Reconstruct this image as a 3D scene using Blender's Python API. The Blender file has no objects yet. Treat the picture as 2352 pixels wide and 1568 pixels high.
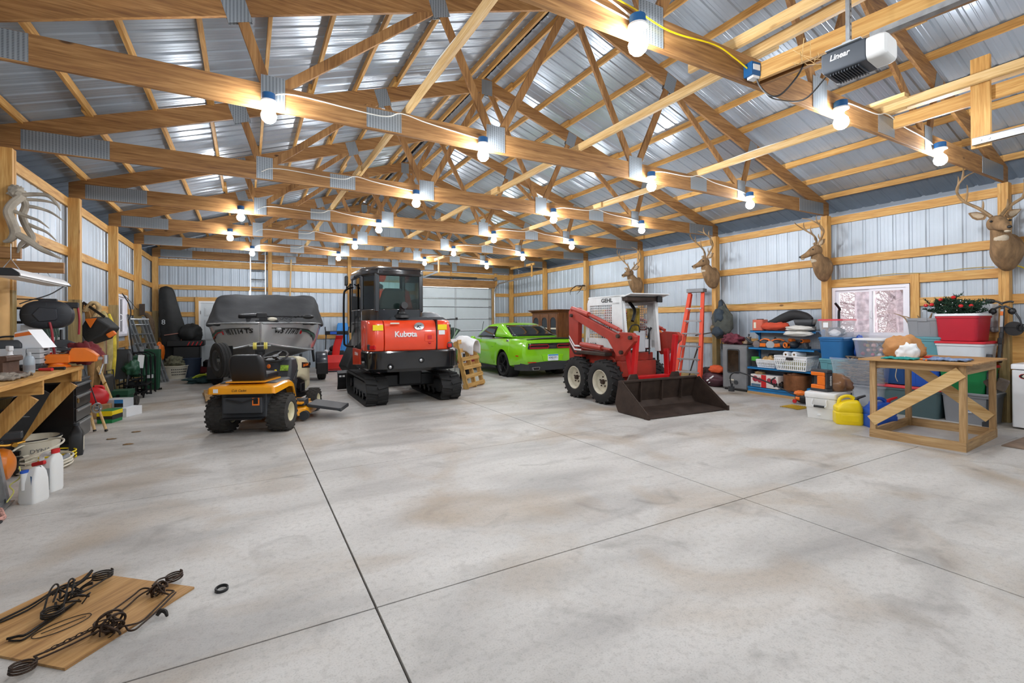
import bpy, bmesh, math, random
from mathutils import Vector, Matrix, Euler
R = math.radians
PI = math.pi
rnd = random.Random(7)
scn = bpy.context.scene
COL = scn.collection
def lin(h):
	if isinstance(h, str):
		h = h.lstrip('#'); c = [int(h[i:i+2], 16)/255 for i in (0, 2, 4)]
	else:
		c = list(h)
	return tuple((x/12.92 if x <= .04045 else ((x+.055)/1.055)**2.4) for x in c)
def new_mat(name):
	m = bpy.data.materials.new(name); m.use_nodes = True
	nt = m.node_tree
	return m, nt, nt.nodes['Principled BSDF']
def N(nt, kind, **kw):
	n = nt.nodes.new(kind)
	for k, v in kw.items():
		if k in n.inputs: n.inputs[k].default_value = v
		else: setattr(n, k, v)
	return n
def coords(nt, scale=(1, 1, 1)):
	tc = N(nt, 'ShaderNodeTexCoord'); mp = N(nt, 'ShaderNodeMapping')
	mp.inputs['Scale'].default_value = scale
	nt.links.new(tc.outputs['Object'], mp.inputs['Vector'])
	return mp.outputs['Vector']
def ramp(nt, src, stops):
	r = N(nt, 'ShaderNodeValToRGB')
	el = r.color_ramp.elements
	while len(el) < len(stops): el.new(.5)
	for e, (p, c) in zip(el, stops):
		e.position = p; e.color = (*c, 1)
	nt.links.new(src, r.inputs['Fac'])
	return r.outputs['Color']
def M(name, col, rough=.5, metal=0., var=.12, scale=6., bump=0., coat=0., alpha=None, trans=0., stretch=(1, 1, 1), spec=.5, sheen=0):
	m, nt, b = new_mat(name)
	c = lin(col)
	v = coords(nt, stretch)
	nz = N(nt, 'ShaderNodeTexNoise', Scale=scale, Detail=4.)
	nt.links.new(v, nz.inputs['Vector'])
	lo = tuple(max(0, x*(1-var)) for x in c); hi = tuple(min(1, x*(1+var)) for x in c)
	nt.links.new(ramp(nt, nz.outputs['Fac'], [(.3, lo), (.7, hi)]), b.inputs['Base Color'])
	b.inputs['Roughness'].default_value = rough
	b.inputs['Metallic'].default_value = metal
	b.inputs['Specular IOR Level'].default_value = spec
	b.inputs['Coat Weight'].default_value = coat
	b.inputs['Coat Roughness'].default_value = .06
	if sheen: b.inputs['Sheen Weight'].default_value = sheen
	if trans:
		b.inputs['Transmission Weight'].default_value = trans
		b.inputs['IOR'].default_value = 1.15
	if alpha is not None: b.inputs['Alpha'].default_value = alpha
	if bump:
		bp = N(nt, 'ShaderNodeBump', Strength=bump, Distance=.01)
		n2 = N(nt, 'ShaderNodeTexNoise', Scale=scale*6, Detail=3.)
		nt.links.new(v, n2.inputs['Vector'])
		nt.links.new(n2.outputs['Fac'], bp.inputs['Height'])
		nt.links.new(bp.outputs['Normal'], b.inputs['Normal'])
	return m
def wood(name, lo, mid, hi, axis, rough=.6, knots=True, s=1.):
	m, nt, b = new_mat(name)
	st = [9*s, 9*s, 9*s]; st['xyz'.index(axis)] = .55*s
	v = coords(nt, st)
	oi = N(nt, 'ShaderNodeObjectInfo')
	mul = N(nt, 'ShaderNodeMath', operation='MULTIPLY'); mul.inputs[1].default_value = 40
	nt.links.new(oi.outputs['Random'], mul.inputs[0])
	n1 = N(nt, 'ShaderNodeTexNoise', noise_dimensions='4D', Scale=2.2, Detail=5., Distortion=1.2)
	nt.links.new(v, n1.inputs['Vector']); nt.links.new(mul.outputs[0], n1.inputs['W'])
	n2 = N(nt, 'ShaderNodeTexNoise', noise_dimensions='4D', Scale=9., Detail=3., Distortion=.4)
	nt.links.new(v, n2.inputs['Vector']); nt.links.new(mul.outputs[0], n2.inputs['W'])
	mx = N(nt, 'ShaderNodeMath', operation='MULTIPLY_ADD'); mx.inputs[1].default_value = .45
	nt.links.new(n2.outputs['Fac'], mx.inputs[0])
	m2 = N(nt, 'ShaderNodeMath', operation='MULTIPLY'); m2.inputs[1].default_value = .6
	nt.links.new(n1.outputs['Fac'], m2.inputs[0]); nt.links.new(m2.outputs[0], mx.inputs[2])
	col = ramp(nt, mx.outputs[0], [(.36, lin(lo)), (.52, lin(mid)), (.68, lin(hi))])
	if knots:
		st2 = [3.2, 3.2, 3.2]; st2['xyz'.index(axis)] = 1.5
		v2 = coords(nt, st2)
		vo = N(nt, 'ShaderNodeTexVoronoi', voronoi_dimensions='4D', Scale=1.5)
		nt.links.new(v2, vo.inputs['Vector']); nt.links.new(mul.outputs[0], vo.inputs['W'])
		kn = ramp(nt, vo.outputs['Distance'], [(.07, (1, 1, 1)), (.13, (0, 0, 0))])
		mixk = N(nt, 'ShaderNodeMix', data_type='RGBA')
		nt.links.new(kn, mixk.inputs['Factor']); nt.links.new(col, mixk.inputs['A'])
		mixk.inputs['B'].default_value = (*[x*.45 for x in lin(lo)], 1)
		col = mixk.outputs['Result']
	nt.links.new(col, b.inputs['Base Color'])
	b.inputs['Roughness'].default_value = rough
	bp = N(nt, 'ShaderNodeBump', Strength=.15, Distance=.004)
	nt.links.new(n2.outputs['Fac'], bp.inputs['Height']); nt.links.new(bp.outputs['Normal'], b.inputs['Normal'])
	return m
def emis(name, col, strength):
	m, nt, b = new_mat(name)
	b.inputs['Base Color'].default_value = (*lin(col), 1)
	b.inputs['Emission Color'].default_value = (*lin(col), 1)
	b.inputs['Emission Strength'].default_value = strength
	return m
def glass(name, tint='#ffffff', refl=.12, dark=0.):
	m = bpy.data.materials.new(name); m.use_nodes = True
	nt = m.node_tree; nt.nodes.clear()
	out = N(nt, 'ShaderNodeOutputMaterial'); t = N(nt, 'ShaderNodeBsdfTransparent'); g = N(nt, 'ShaderNodeBsdfGlossy')
	t.inputs['Color'].default_value = (*[x*(1-dark) for x in lin(tint)], 1)
	g.inputs['Roughness'].default_value = .02
	fr = N(nt, 'ShaderNodeFresnel', IOR=1.45)
	mx = N(nt, 'ShaderNodeMixShader')
	nt.links.new(fr.outputs[0], mx.inputs[0]); nt.links.new(t.outputs[0], mx.inputs[1]); nt.links.new(g.outputs[0], mx.inputs[2])
	nt.links.new(mx.outputs[0], out.inputs['Surface'])
	return m
def clear_plastic(name, tint, op):
	m = bpy.data.materials.new(name); m.use_nodes = True
	nt = m.node_tree; nt.nodes.clear()
	out = N(nt, 'ShaderNodeOutputMaterial'); t = N(nt, 'ShaderNodeBsdfTransparent')
	p = N(nt, 'ShaderNodeBsdfPrincipled'); p.inputs['Base Color'].default_value = (*lin(tint), 1); p.inputs['Roughness'].default_value = .25
	mx = N(nt, 'ShaderNodeMixShader'); mx.inputs[0].default_value = op
	nt.links.new(t.outputs[0], mx.inputs[1]); nt.links.new(p.outputs[0], mx.inputs[2]); nt.links.new(mx.outputs[0], out.inputs['Surface'])
	return m
MT = {}
for ax in 'xyz':
	MT['chord_'+ax] = wood('truss_pine_'+ax, '#744d2a', '#966b3c', '#b18551', ax)
	MT['pine_'+ax] = wood('pine_'+ax, '#a87637', '#c79550', '#dab06c', ax)
	MT['pale_'+ax] = wood('pale_pine_'+ax, '#bb9055', '#d3ae74', '#e2c592', ax)
	MT['dark_'+ax] = wood('aged_wood_'+ax, '#8a6a44', '#ad8a5c', '#c6a678', ax)
	MT['treated_'+ax] = wood('treated_wood_'+ax, '#7d6a42', '#9c8658', '#b39c6a', ax)
	MT['cherry_'+ax] = wood('brown_cabinet_wood_'+ax, '#472811', '#683d1b', '#85542b', ax, rough=.35, knots=False)
MT['ply'] = wood('plywood', '#7f5a33', '#a97f4c', '#c19862', 'y', knots=True, s=.8)
MT['galv'] = M('galvanised_steel', '#a3a6a8', .5, .85, .2, 14)
MT['steel'] = M('bright_steel', '#c4c7ca', .3, .95, .08, 9)
MT['alu'] = M('aluminium', '#c2c6c9', .35, .85, .08, 9)
MT['white'] = M('white_paint', '#e6e8ea', .4, 0, .03)
MT['whitepl'] = M('white_plastic', '#e4e5e3', .4, 0, .03)
MT['offwhite'] = M('off_white_plastic', '#d8d2c0', .5, 0, .05)
MT['black'] = M('black_plastic', '#1b1c1e', .45, 0, .15)
MT['blackm'] = M('black_metal', '#141518', .35, .3, .15)
MT['gloss'] = M('glossy_charcoal_paint', '#14161a', .18, .0, .06, coat=.8)
MT['rubber'] = M('tyre_rubber', '#1e1e1e', .8, 0, .25, 9, .15)
MT['rubberd'] = M('dusty_rubber', '#34322f', .85, 0, .3, 7, .2)
MT['dkgrey'] = M('dark_grey_plastic', '#34373b', .5, 0, .1)
MT['grey'] = M('grey_plastic', '#83868a', .5, 0, .06)
MT['ltgrey'] = M('light_grey_plastic', '#b4b9bd', .5, 0, .05)
MT['kred'] = M('machine_orange_red', '#e8431a', .28, 0, .04, coat=.7)
MT['orange'] = M('orange_plastic', '#e8741c', .4, 0, .06)
MT['blue'] = M('electrical_blue', '#175a92', .5, 0, .06)
MT['red'] = M('red_plastic', '#c21d22', .4, 0, .08)
MT['lens'] = M('red_lens', '#c8161a', .15, 0, .05, coat=.6)
MT['yellow'] = M('yellow_plastic', '#f0d20c', .4, 0, .05)
MT['brass'] = M('brass', '#b88a3a', .3, .9, .1)
MT['wire'] = M('white_cable', '#e4e2da', .5, 0, .03)
MT['bulb'] = emis('lit_bulb', '#f6faff', 260.)
MT['clear'] = glass('clear_glass')
MT['tint'] = glass('green_tinted_glass', '#e2eeea', dark=.02)
class MB:
	def __init__(s): s.v = []; s.f = []
	def add(s, vs, fs, X=None):
		o = len(s.v)
		s.v += [tuple(X @ Vector(p)) if X else tuple(p) for p in vs]
		s.f += [tuple(i+o for i in f) for f in fs]
		return s
	def box(s, x0, x1, y0, y1, z0, z1, X=None):
		vs = [(x, y, z) for z in (z0, z1) for y in (y0, y1) for x in (x0, x1)]
		return s.add(vs, [(0, 2, 3, 1), (4, 5, 7, 6), (0, 1, 5, 4), (2, 6, 7, 3), (0, 4, 6, 2), (1, 3, 7, 5)], X)
	def bx(s, c, d, rot=None):
		X = Matrix.Translation(c) @ (Euler(rot).to_matrix().to_4x4() if rot else Matrix())
		return s.box(-d[0]/2, d[0]/2, -d[1]/2, d[1]/2, -d[2]/2, d[2]/2, X)
	def beam(s, p, q, w, h, up=(0, 0, 1), t2=None):
		p = Vector(p); q = Vector(q); d = (q-p); L = d.length; d.normalize()
		u = Vector(up); side = d.cross(u)
		if side.length < 1e-4: side = d.cross(Vector((1, 0, 0)))
		side.normalize(); u = side.cross(d)
		vs = []
		for e, (ww, hh) in ((p, (w, h)), (q, t2 or (w, h))):
			for a, b in ((-1, -1), (1, -1), (1, 1), (-1, 1)): vs.append(e+side*a*ww/2+u*b*hh/2)
		return s.add(vs, [(3, 2, 1, 0), (4, 5, 6, 7), (0, 1, 5, 4), (1, 2, 6, 5), (2, 3, 7, 6), (3, 0, 4, 7)])
	def cyl(s, p, q, r0, r1=None, n=14, caps=True):
		r1 = r0 if r1 is None else r1
		p = Vector(p); q = Vector(q); d = (q-p).normalized()
		a = d.orthogonal().normalized(); b = d.cross(a)
		vs = []
		for e, r in ((p, r0), (q, r1)):
			for i in range(n):
				t = 2*PI*i/n; vs.append(e+(a*math.cos(t)+b*math.sin(t))*r)
		fs = [(i, (i+1) % n, n+(i+1) % n, n+i) for i in range(n)]
		if caps: fs += [tuple(range(n-1, -1, -1)), tuple(range(n, 2*n))]
		return s.add(vs, fs)
	def tube(s, pts, r, n=8, closed=False):
		pts = [Vector(p) for p in pts]; m = len(pts)
		rr = r if isinstance(r, (list, tuple)) else [r]*m
		vs = []; pa = None
		for i, p in enumerate(pts):
			if closed: d = pts[(i+1) % m]-pts[i-1]
			else: d = pts[min(i+1, m-1)]-pts[max(i-1, 0)]
			if d.length < 1e-9: d = Vector((0, 0, 1))
			d.normalize()
			a = d.orthogonal() if pa is None else pa-d*pa.dot(d)
			if a.length < 1e-6: a = d.orthogonal()
			a.normalize(); pa = a; b = d.cross(a)
			for k in range(n):
				t = 2*PI*k/n; vs.append(p+(a*math.cos(t)+b*math.sin(t))*rr[i])
		fs = []
		for i in range(m if closed else m-1):
			j = (i+1) % m
			for k in range(n): fs.append((i*n+k, i*n+(k+1) % n, j*n+(k+1) % n, j*n+k))
		if not closed: fs += [tuple(range(n-1, -1, -1)), tuple(range((m-1)*n, m*n))]
		return s.add(vs, fs)
	def curve(s, pts, r, n=8, sub=6, closed=False):
		return s.tube(smooth(pts, sub, closed), r if not isinstance(r, (list, tuple)) else [x for x in interp(r, sub, closed)], n, closed)
	def lathe(s, prof, n=20, X=None, ang=2*PI):
		vs = []; m = len(prof); full = abs(ang-2*PI) < 1e-6
		k = n if full else n+1
		for r, z in prof:
			for i in range(k):
				t = ang*i/n; vs.append((r*math.cos(t), r*math.sin(t), z))
		fs = [(j*k+i, j*k+(i+1) % k, (j+1)*k+(i+1) % k, (j+1)*k+i) for j in range(m-1) for i in range(n)]
		return s.add(vs, fs, X)
	def ell(s, c, r, nu=14, nv=9, rot=None):
		X = Matrix.Translation(c) @ (Euler(rot).to_matrix().to_4x4() if rot else Matrix()) @ Matrix.Diagonal((*r, 1))
		return s.lathe([(math.sin(PI*j/nv) if 0 < j < nv else 0.00002, -math.cos(PI*j/nv)) for j in range(nv+1)], nu, X)
	def prism(s, poly, ax, a0, a1, X=None):
		def P(u, v, a): return {'x': (a, u, v), 'y': (u, a, v), 'z': (u, v, a)}[ax]
		n = len(poly)
		vs = [P(u, v, a0) for u, v in poly]+[P(u, v, a1) for u, v in poly]
		return s.add(vs, [tuple(range(n)), tuple(range(2*n-1, n-1, -1))]+[(i, i+n, (i+1) % n+n, (i+1) % n) for i in range(n)], X)
	def loft(s, rings, caps=True, X=None, closed=True):
		n = len(rings[0]); vs = [p for r in rings for p in r]; fs = []
		for j in range(len(rings)-1):
			for i in range(n if closed else n-1):
				k = (i+1) % n
				fs.append((j*n+i, j*n+k, (j+1)*n+k, (j+1)*n+i))
		if caps and closed: fs += [tuple(range(n-1, -1, -1)), tuple(range((len(rings)-1)*n, len(rings)*n))]
		return s.add(vs, fs, X)
	def grid(s, fn, nu, nv, X=None):
		vs = [fn(i/nu, j/nv) for j in range(nv+1) for i in range(nu+1)]
		w = nu+1
		return s.add(vs, [(j*w+i, j*w+i+1, (j+1)*w+i+1, (j+1)*w+i) for j in range(nv) for i in range(nu)], X)
	def torus(s, c, Rr, r, axis=(0, 0, 1), n=24, k=8, sq=1.):
		ax = Vector(axis).normalized(); a = ax.orthogonal().normalized(); b = ax.cross(a); c = Vector(c)
		vs = []
		for i in range(n):
			t = 2*PI*i/n; d = a*math.cos(t)+b*math.sin(t)
			for j in range(k):
				u = 2*PI*j/k; vs.append(c+d*(Rr+r*math.cos(u))+ax*r*sq*math.sin(u))
		return s.add(vs, [(i*k+j, ((i+1) % n)*k+j, ((i+1) % n)*k+(j+1) % k, i*k+(j+1) % k) for i in range(n) for j in range(k)])
	def build(s, name, mat, parent=None, bevel=0, sub=0, solid=0, label=None, seg=2, ang=.6, flat=False):
		me = bpy.data.meshes.new(name)
		me.from_pydata(s.v, [], s.f); me.update()
		bm = bmesh.new(); bm.from_mesh(me)
		bmesh.ops.recalc_face_normals(bm, faces=bm.faces); bm.to_mesh(me); bm.free()
		o = bpy.data.objects.new(name, me); COL.objects.link(o)
		me.materials.append(MT[mat] if isinstance(mat, str) else mat)
		if parent: o.parent = parent
		if not flat:
			me.shade_smooth()
			if not sub and not getattr(s, 'soft', 0): me.set_sharp_from_angle(angle=ang)
		if solid:
			md = o.modifiers.new('thick', 'SOLIDIFY'); md.thickness = solid; md.offset = 0
		if bevel:
			md = o.modifiers.new('edge', 'BEVEL'); md.width = bevel; md.segments = seg; md.limit_method = 'ANGLE'; md.angle_limit = R(40)
			md.harden_normals = True
		if sub:
			md = o.modifiers.new('soft', 'SUBSURF'); md.levels = sub; md.render_levels = sub
		if label: o['label'] = label
		return o
def smooth(pts, sub=6, closed=False):
	P = [Vector(p) for p in pts]; n = len(P); out = []
	rng = range(n if closed else n-1)
	for i in rng:
		if closed: a, b, c, d = P[i-1], P[i], P[(i+1) % n], P[(i+2) % n]
		else: a, b, c, d = P[max(i-1, 0)], P[i], P[i+1], P[min(i+2, n-1)]
		for k in range(sub):
			t = k/sub
			out.append(.5*((2*b)+(c-a)*t+(2*a-5*b+4*c-d)*t*t+(3*b-a-3*c+d)*t**3))
	if not closed: out.append(P[-1])
	return out
def interp(r, sub, closed=False):
	out = []
	n = len(r)
	for i in range(n if closed else n-1):
		for k in range(sub): out.append(r[i]+(r[(i+1) % n]-r[i])*k/sub)
	if not closed: out.append(r[-1])
	return out
def rrect(w, h, r, n=4, cx=0, cy=0):
	out = []
	for sx, sy, a0 in ((1, 1, 0), (-1, 1, 90), (-1, -1, 180), (1, -1, 270)):
		for i in range(n+1):
			t = R(a0+90*i/n); out.append((cx+sx*(w/2-r)+r*math.cos(t), cy+sy*(h/2-r)+r*math.sin(t)))
	return out
def tag(o, label, cat, group=None, kind=None):
	if label: o['label'] = label
	if cat: o['category'] = cat
	if group: o['group'] = group
	if kind: o['kind'] = kind
	return o
def thing(name, label, cat, loc=(0, 0, 0), rz=0., group=None, rot=None):
	o = bpy.data.objects.new(name, None); COL.objects.link(o)
	o.location = loc; o.rotation_euler = rot if rot else (0, 0, rz); o.empty_display_size = .1
	return tag(o, label, cat, group)
def struct(o): o['kind'] = 'structure'; return o
def dup(o, loc=None, rz=None, label=None, parent=None, group=None):
	c = o.copy(); COL.objects.link(c)
	if parent: c.parent = parent
	if loc is not None: c.location = loc
	if rz is not None: c.rotation_euler = (0, 0, rz)
	if label: c['label'] = label
	if group: c['group'] = group
	for ch in list(o.children): dup(ch, parent=c)
	return c
def text(name, body, size, mat, parent, X, depth=.002, shear=0., sx=1., warp=None, bold=0., label=None, sp=1.):
	cu = bpy.data.curves.new(name, 'FONT'); cu.body = body; cu.size = size; cu.align_x = 'CENTER'; cu.align_y = 'CENTER'
	cu.extrude = depth/2; cu.shear = shear; cu.offset = bold; cu.space_character = sp; cu.resolution_u = 3
	t = bpy.data.objects.new(name+'_tmp', cu); COL.objects.link(t)
	bpy.context.view_layer.update()
	me = bpy.data.meshes.new_from_object(t.evaluated_get(bpy.context.evaluated_depsgraph_get()))
	bpy.data.objects.remove(t); bpy.data.curves.remove(cu)
	me.name = name
	for v in me.vertices:
		p = X @ Vector((v.co.x*sx, v.co.y, v.co.z))
		v.co = warp(p) if warp else p
	me.materials.clear(); me.materials.append(MT[mat] if isinstance(mat, str) else mat)
	o = bpy.data.objects.new(name, me); COL.objects.link(o); o.parent = parent
	if label: o['label'] = label
	return o
def FR(origin, right, up):
	"""frame: text lies with x along right, y along up"""
	r = Vector(right).normalized(); u = Vector(up); u = (u-r*u.dot(r)).normalized(); n = r.cross(u)
	X = Matrix((r, u, n)).transposed().to_4x4(); X.translation = Vector(origin)
	return X
def wheel(parent, c, rad, w, rim, rimmat, tread='lug', axis='x', hub='dkgrey', face=1, n=22, dish=.0, tyremat='rubber', spokes=0, name='wheel'):
	"""tyre + rim as a part with sub-parts; axis along local x"""
	cx, cy, cz = c
	X = Matrix.Translation(c) @ Matrix.Rotation(PI/2, 4, 'Y')
	t = MB()
	sh = rad*.93
	t.lathe([(rim, -w*.40), (rim*1.08, -w*.47), ((rim+rad)*.5, -w*.5), (sh, -w*.44), (rad*.975, -w*.3), (rad*.985, 0), (rad*.975, w*.3), (sh, w*.44), ((rim+rad)*.5, w*.5), (rim*1.08, w*.47), (rim, w*.40), (rim*.97, w*.2), (rim*.97, -w*.2)], 40, X)
	if tread == 'lug':
		for i in range(n):
			a = 2*PI*i/n
			for sd in (-1, 1):
				aa = a+(PI/n if sd > 0 else 0)
				p0 = Vector((sd*w*.02, rad*math.cos(aa+.10), rad*math.sin(aa+.10)))
				p1 = Vector((sd*w*.47, rad*.965*math.cos(aa-.06), rad*.965*math.sin(aa-.06)))
				t.beam(p0+Vector(c), p1+Vector(c), rad*.085, rad*.08, up=(0, math.cos(aa), math.sin(aa)))
	elif tread == 'turf':
		for i in range(n):
			a = 2*PI*i/n
			for k in range(4):
				xx = (-.36+.24*k)*w; aa = a+(PI/n if k % 2 else 0)
				t.bx((cx+xx, cy+rad*.985*math.cos(aa), cz+rad*.985*math.sin(aa)), (w*.2, rad*.045, rad*.12), (aa-0, 0, 0))
	elif tread == 'road':
		for k in (-.28, 0, .28):
			t.lathe([(rad*.98, (k-.1)*w), (rad*1.0, (k-.09)*w), (rad*1.0, (k+.09)*w), (rad*.98, (k+.1)*w)], 40, X)
	to = t.build(name, tyremat, parent)
	r = MB(); f = face
	r.lathe([(rim*1.0, f*w*.43), (rim*.95, f*w*.45), (rim*.9, f*w*.40), (rim*.82, f*w*(.12 if dish else .3)), (rim*.5, f*w*(.05 if dish else .26)), (rim*.42, f*w*.12), (.0002, f*w*.12)], 32, X)
	r.lathe([(rim*1.0, -f*w*.43), (rim*.9, -f*w*.38), (rim*.85, -f*w*.1), (.0002, -f*w*.1)], 24, X)
	if spokes:
		for i in range(spokes):
			a = 2*PI*i/spokes
			r.beam((cx+f*w*.40, cy, cz), (cx+f*w*.42, cy+rim*.93*math.cos(a), cz+rim*.93*math.sin(a)), rim*.16, w*.1, up=(1, 0, 0))
	r.build('rim', rimmat, to)
	h = MB(); h.cyl((cx+f*w*.1, cy, cz), (cx+f*w*.3, cy, cz), rim*.22, rim*.18, 14)
	for i in range(5):
		a = 2*PI*i/5+.3
		h.cyl((cx+f*w*.12, cy+rim*.4*math.cos(a), cz+rim*.4*math.sin(a)), (cx+f*w*.2, cy+rim*.4*math.cos(a), cz+rim*.4*math.sin(a)), rim*.06, n=6)
	h.build('hub', hub, to)
	return to
def camera():
	th, pit, rol = .5109, -.0038, -.0063
	c, s = math.cos(th), math.sin(th)
	r = Vector((c, -s, 0)); f = Vector((s, c, 0)); u = Vector((0, 0, 1))
	cp, sp = math.cos(pit), math.sin(pit)
	f2 = cp*f-sp*u; u2 = cp*u+sp*f
	cr, sr = math.cos(rol), math.sin(rol)
	r3 = cr*r+sr*u2; u3 = -sr*r+cr*u2
	X = Matrix((r3, u3, -f2)).transposed().to_4x4(); X.translation = (0, 0, 1.5)
	cd = bpy.data.cameras.new('camera'); co = bpy.data.objects.new('camera', cd); COL.objects.link(co)
	co.matrix_world = X
	cd.sensor_width = 36; cd.sensor_fit = 'HORIZONTAL'; cd.lens = 36*1085.78/2352
	cd.shift_x = 0; cd.shift_y = (734.87-784)/2352
	cd.clip_start = .05; cd.clip_end = 200
	scn.camera = co
camera()
XL, XR = -2.28, 9.58            # inner faces of the wall posts
YF = 17.33                      # inner face of the far girts
YN = -2.35                      # near wall
def TY(k): return 2.49+2.44*k   # truss planes
RX = 3.65                       # ridge
def ztop(x): return 5.74-abs(x-RX)/3.
def concrete():
	m, nt, b = new_mat('concrete')
	v = coords(nt)
	def noise(s, d=5., dist=0.):
		n = N(nt, 'ShaderNodeTexNoise', Scale=s, Detail=d, Distortion=dist); nt.links.new(v, n.inputs['Vector']); return n.outputs['Fac']
	vs = coords(nt, (.5, 1.6, 1))
	n0 = N(nt, 'ShaderNodeTexNoise', Scale=1.3, Detail=6., Distortion=.5); nt.links.new(vs, n0.inputs['Vector'])
	base = ramp(nt, n0.outputs['Fac'], [(.26, lin('#a09d99')), (.5, lin('#c0bdb8')), (.74, lin('#d2cfca'))])
	def over(base, fac, col, lo, hi, amt):
		f = ramp(nt, fac, [(lo, (0, 0, 0)), (hi, (amt, amt, amt))])
		mx = N(nt, 'ShaderNodeMix', data_type='RGBA')
		nt.links.new(f, mx.inputs['Factor']); nt.links.new(base, mx.inputs['A']); mx.inputs['B'].default_value = (*lin(col), 1)
		return mx.outputs['Result']
	c = over(base, noise(.9, 6, .8), '#a08a6c', .50, .70, .6)
	c = over(c, noise(2.3, 8, 1.), '#6f6a63', .58, .8, .6)
	c = over(c, noise(26, 5), '#86827c', .50, .74, .32)
	c = over(c, noise(110, 4), '#706c66', .52, .74, .36)
	nt.links.new(c, b.inputs['Base Color'])
	rr = N(nt, 'ShaderNodeMapRange'); rr.inputs['To Min'].default_value = .38; rr.inputs['To Max'].default_value = .62
	nt.links.new(noise(3., 5), rr.inputs['Value']); nt.links.new(rr.outputs['Result'], b.inputs['Roughness'])
	bp = N(nt, 'ShaderNodeBump', Strength=.12, Distance=.004); nt.links.new(noise(60, 4), bp.inputs['Height']); nt.links.new(bp.outputs['Normal'], b.inputs['Normal'])
	b.inputs['Specular IOR Level'].default_value = .4
	return m
MT['concrete'] = concrete()
MT['joint'] = M('joint_dirt', '#3d3a36', .9)
m = MB()
xs = [-2.6, .588, 3.644, 6.70, 10.1]; ys = [-2.6, -.054, 2.533, 5.12, 7.707, 10.294, 12.881, 15.468, 17.6]
g = .005
for i in range(len(xs)-1):
	for j in range(len(ys)-1):
		m.box(xs[i]+g, xs[i+1]-g, ys[j]+g*.8, ys[j+1]-g*.8, -.1, 0)
struct(m.build('floor', 'concrete', bevel=.003, seg=1, flat=True))
m = MB(); m.box(-2.6, 10.1, -2.6, 17.6, -.12, -.02)
struct(m.build('trim_1', 'joint'))
def steel_sheet(name, col, rough=.38, met=.35):
	m, nt, b = new_mat(name)
	v = coords(nt, (1, 1, 1))
	nz = N(nt, 'ShaderNodeTexNoise', Scale=1.2, Detail=4.); nt.links.new(v, nz.inputs['Vector'])
	c = lin(col)
	nt.links.new(ramp(nt, nz.outputs['Fac'], [(.3, tuple(x*.88 for x in c)), (.7, tuple(min(1, x*1.08) for x in c))]), b.inputs['Base Color'])
	b.inputs['Roughness'].default_value = rough; b.inputs['Metallic'].default_value = met
	return m
MT['wallsteel'] = steel_sheet('wall_steel', '#b0bac4', .42, .2)
MT['roofsteel'] = steel_sheet('roof_steel', '#a3adb8', .27)
def rib_profile(a, b):
	"""points (u, depth outward): 9 inch ribbed panel"""
	P = .2286; out = [(a, 0)]
	k = math.floor(a/P)-1
	while k*P < b+P:
		u = k*P
		for du, d in ((-.030, 0), (-.014, .013), (.014, .013), (.030, 0), (.078, 0), (.084, .0016), (.092, .0016), (.098, 0), (.131, 0), (.137, .0016), (.145, .0016), (.151, 0)):
			if a < u+du < b: out.append((u+du, d))
		k += 1
	out.append((b, 0)); return out
def sheet(fn, a, b, spans):
	"""fn(u, z, d) -> point; spans(u) -> list of (z0, z1) callables"""
	mb = MB(); pr = rib_profile(a, b)
	for (u0, d0), (u1, d1) in zip(pr, pr[1:]):
		for z0, z1 in spans((u0+u1)/2):
			e0 = z0(u0) if callable(z0) else z0; e1 = z0(u1) if callable(z0) else z0
			t0 = z1(u0) if callable(z1) else z1; t1 = z1(u1) if callable(z1) else z1
			mb.add([fn(u0, e0, d0), fn(u1, e1, d1), fn(u1, t1, d1), fn(u0, t0, d0)], [(0, 1, 2, 3)])
	return mb
WIN_R = (3.66, 4.86, 1.18, 2.10); WIN_L = (12.66, 13.86, 1.24, 2.16)
def hole(y, w, top):
	return [(0, w[2]), (w[3], top)] if w[0] < y < w[1] else [(0, top)]
struct(sheet(lambda u, z, d: (XR+.18+d, u, z), YN, YF+.06, lambda y: hole(y, WIN_R, 3.44)).build('wall_right', 'wallsteel', flat=True))
struct(sheet(lambda u, z, d: (XL-.18-d, u, z), YN, YF+.06, lambda y: hole(y, WIN_L, 3.47)).build('wall_left', 'wallsteel', flat=True))
DG = (5.45, 8.72, 2.88); DM = (-1.24, -.30, 2.12)      # garage door, man door on the far wall
gz = lambda x: ztop(x)+.1
def far_span(x):
	if DG[0] < x < DG[1]: return [(DG[2], gz)]
	if DM[0] < x < DM[1]: return [(DM[2], gz)]
	return [(0, gz)]
struct(sheet(lambda u, z, d: (u, YF+.04+d, z), XL-.8, XR+.8, far_span).build('wall_far', 'wallsteel', flat=True))
struct(sheet(lambda u, z, d: (u, YN-d, z), XL-.8, XR+.8, lambda x: [(0, gz)]).build('wall_near', 'wallsteel', flat=True))
sl = math.hypot(1, 1/3.)
mb = MB()
for sgn in (-1, 1):
	pr = rib_profile(YN-.1, YF+.2)
	x0 = RX+sgn*.06; x1 = RX+sgn*6.62
	for (u0, d0), (u1, d1) in zip(pr, pr[1:]):
		mb.add([(x0, u0, ztop(x0)+.1+d0), (x0, u1, ztop(x0)+.1+d1), (x1, u1, ztop(x1)+.1+d1), (x1, u0, ztop(x1)+.1+d0)], [(0, 1, 2, 3)])
struct(mb.build('ceiling', 'roofsteel', flat=True))
mb = MB()
for sgn in (-1, 1):
	xa, xb = RX+sgn*6.08, RX+sgn*6.62
	mb.box(min(xa, xb), max(xa, xb), YN-.1, YF+.2, 3.44, 3.46); mb.box(xb-.01, xb+.01, YN-.1, YF+.2, 3.44, 3.68)
struct(mb.build('trim_4', 'roofsteel'))
mb = MB()
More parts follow.
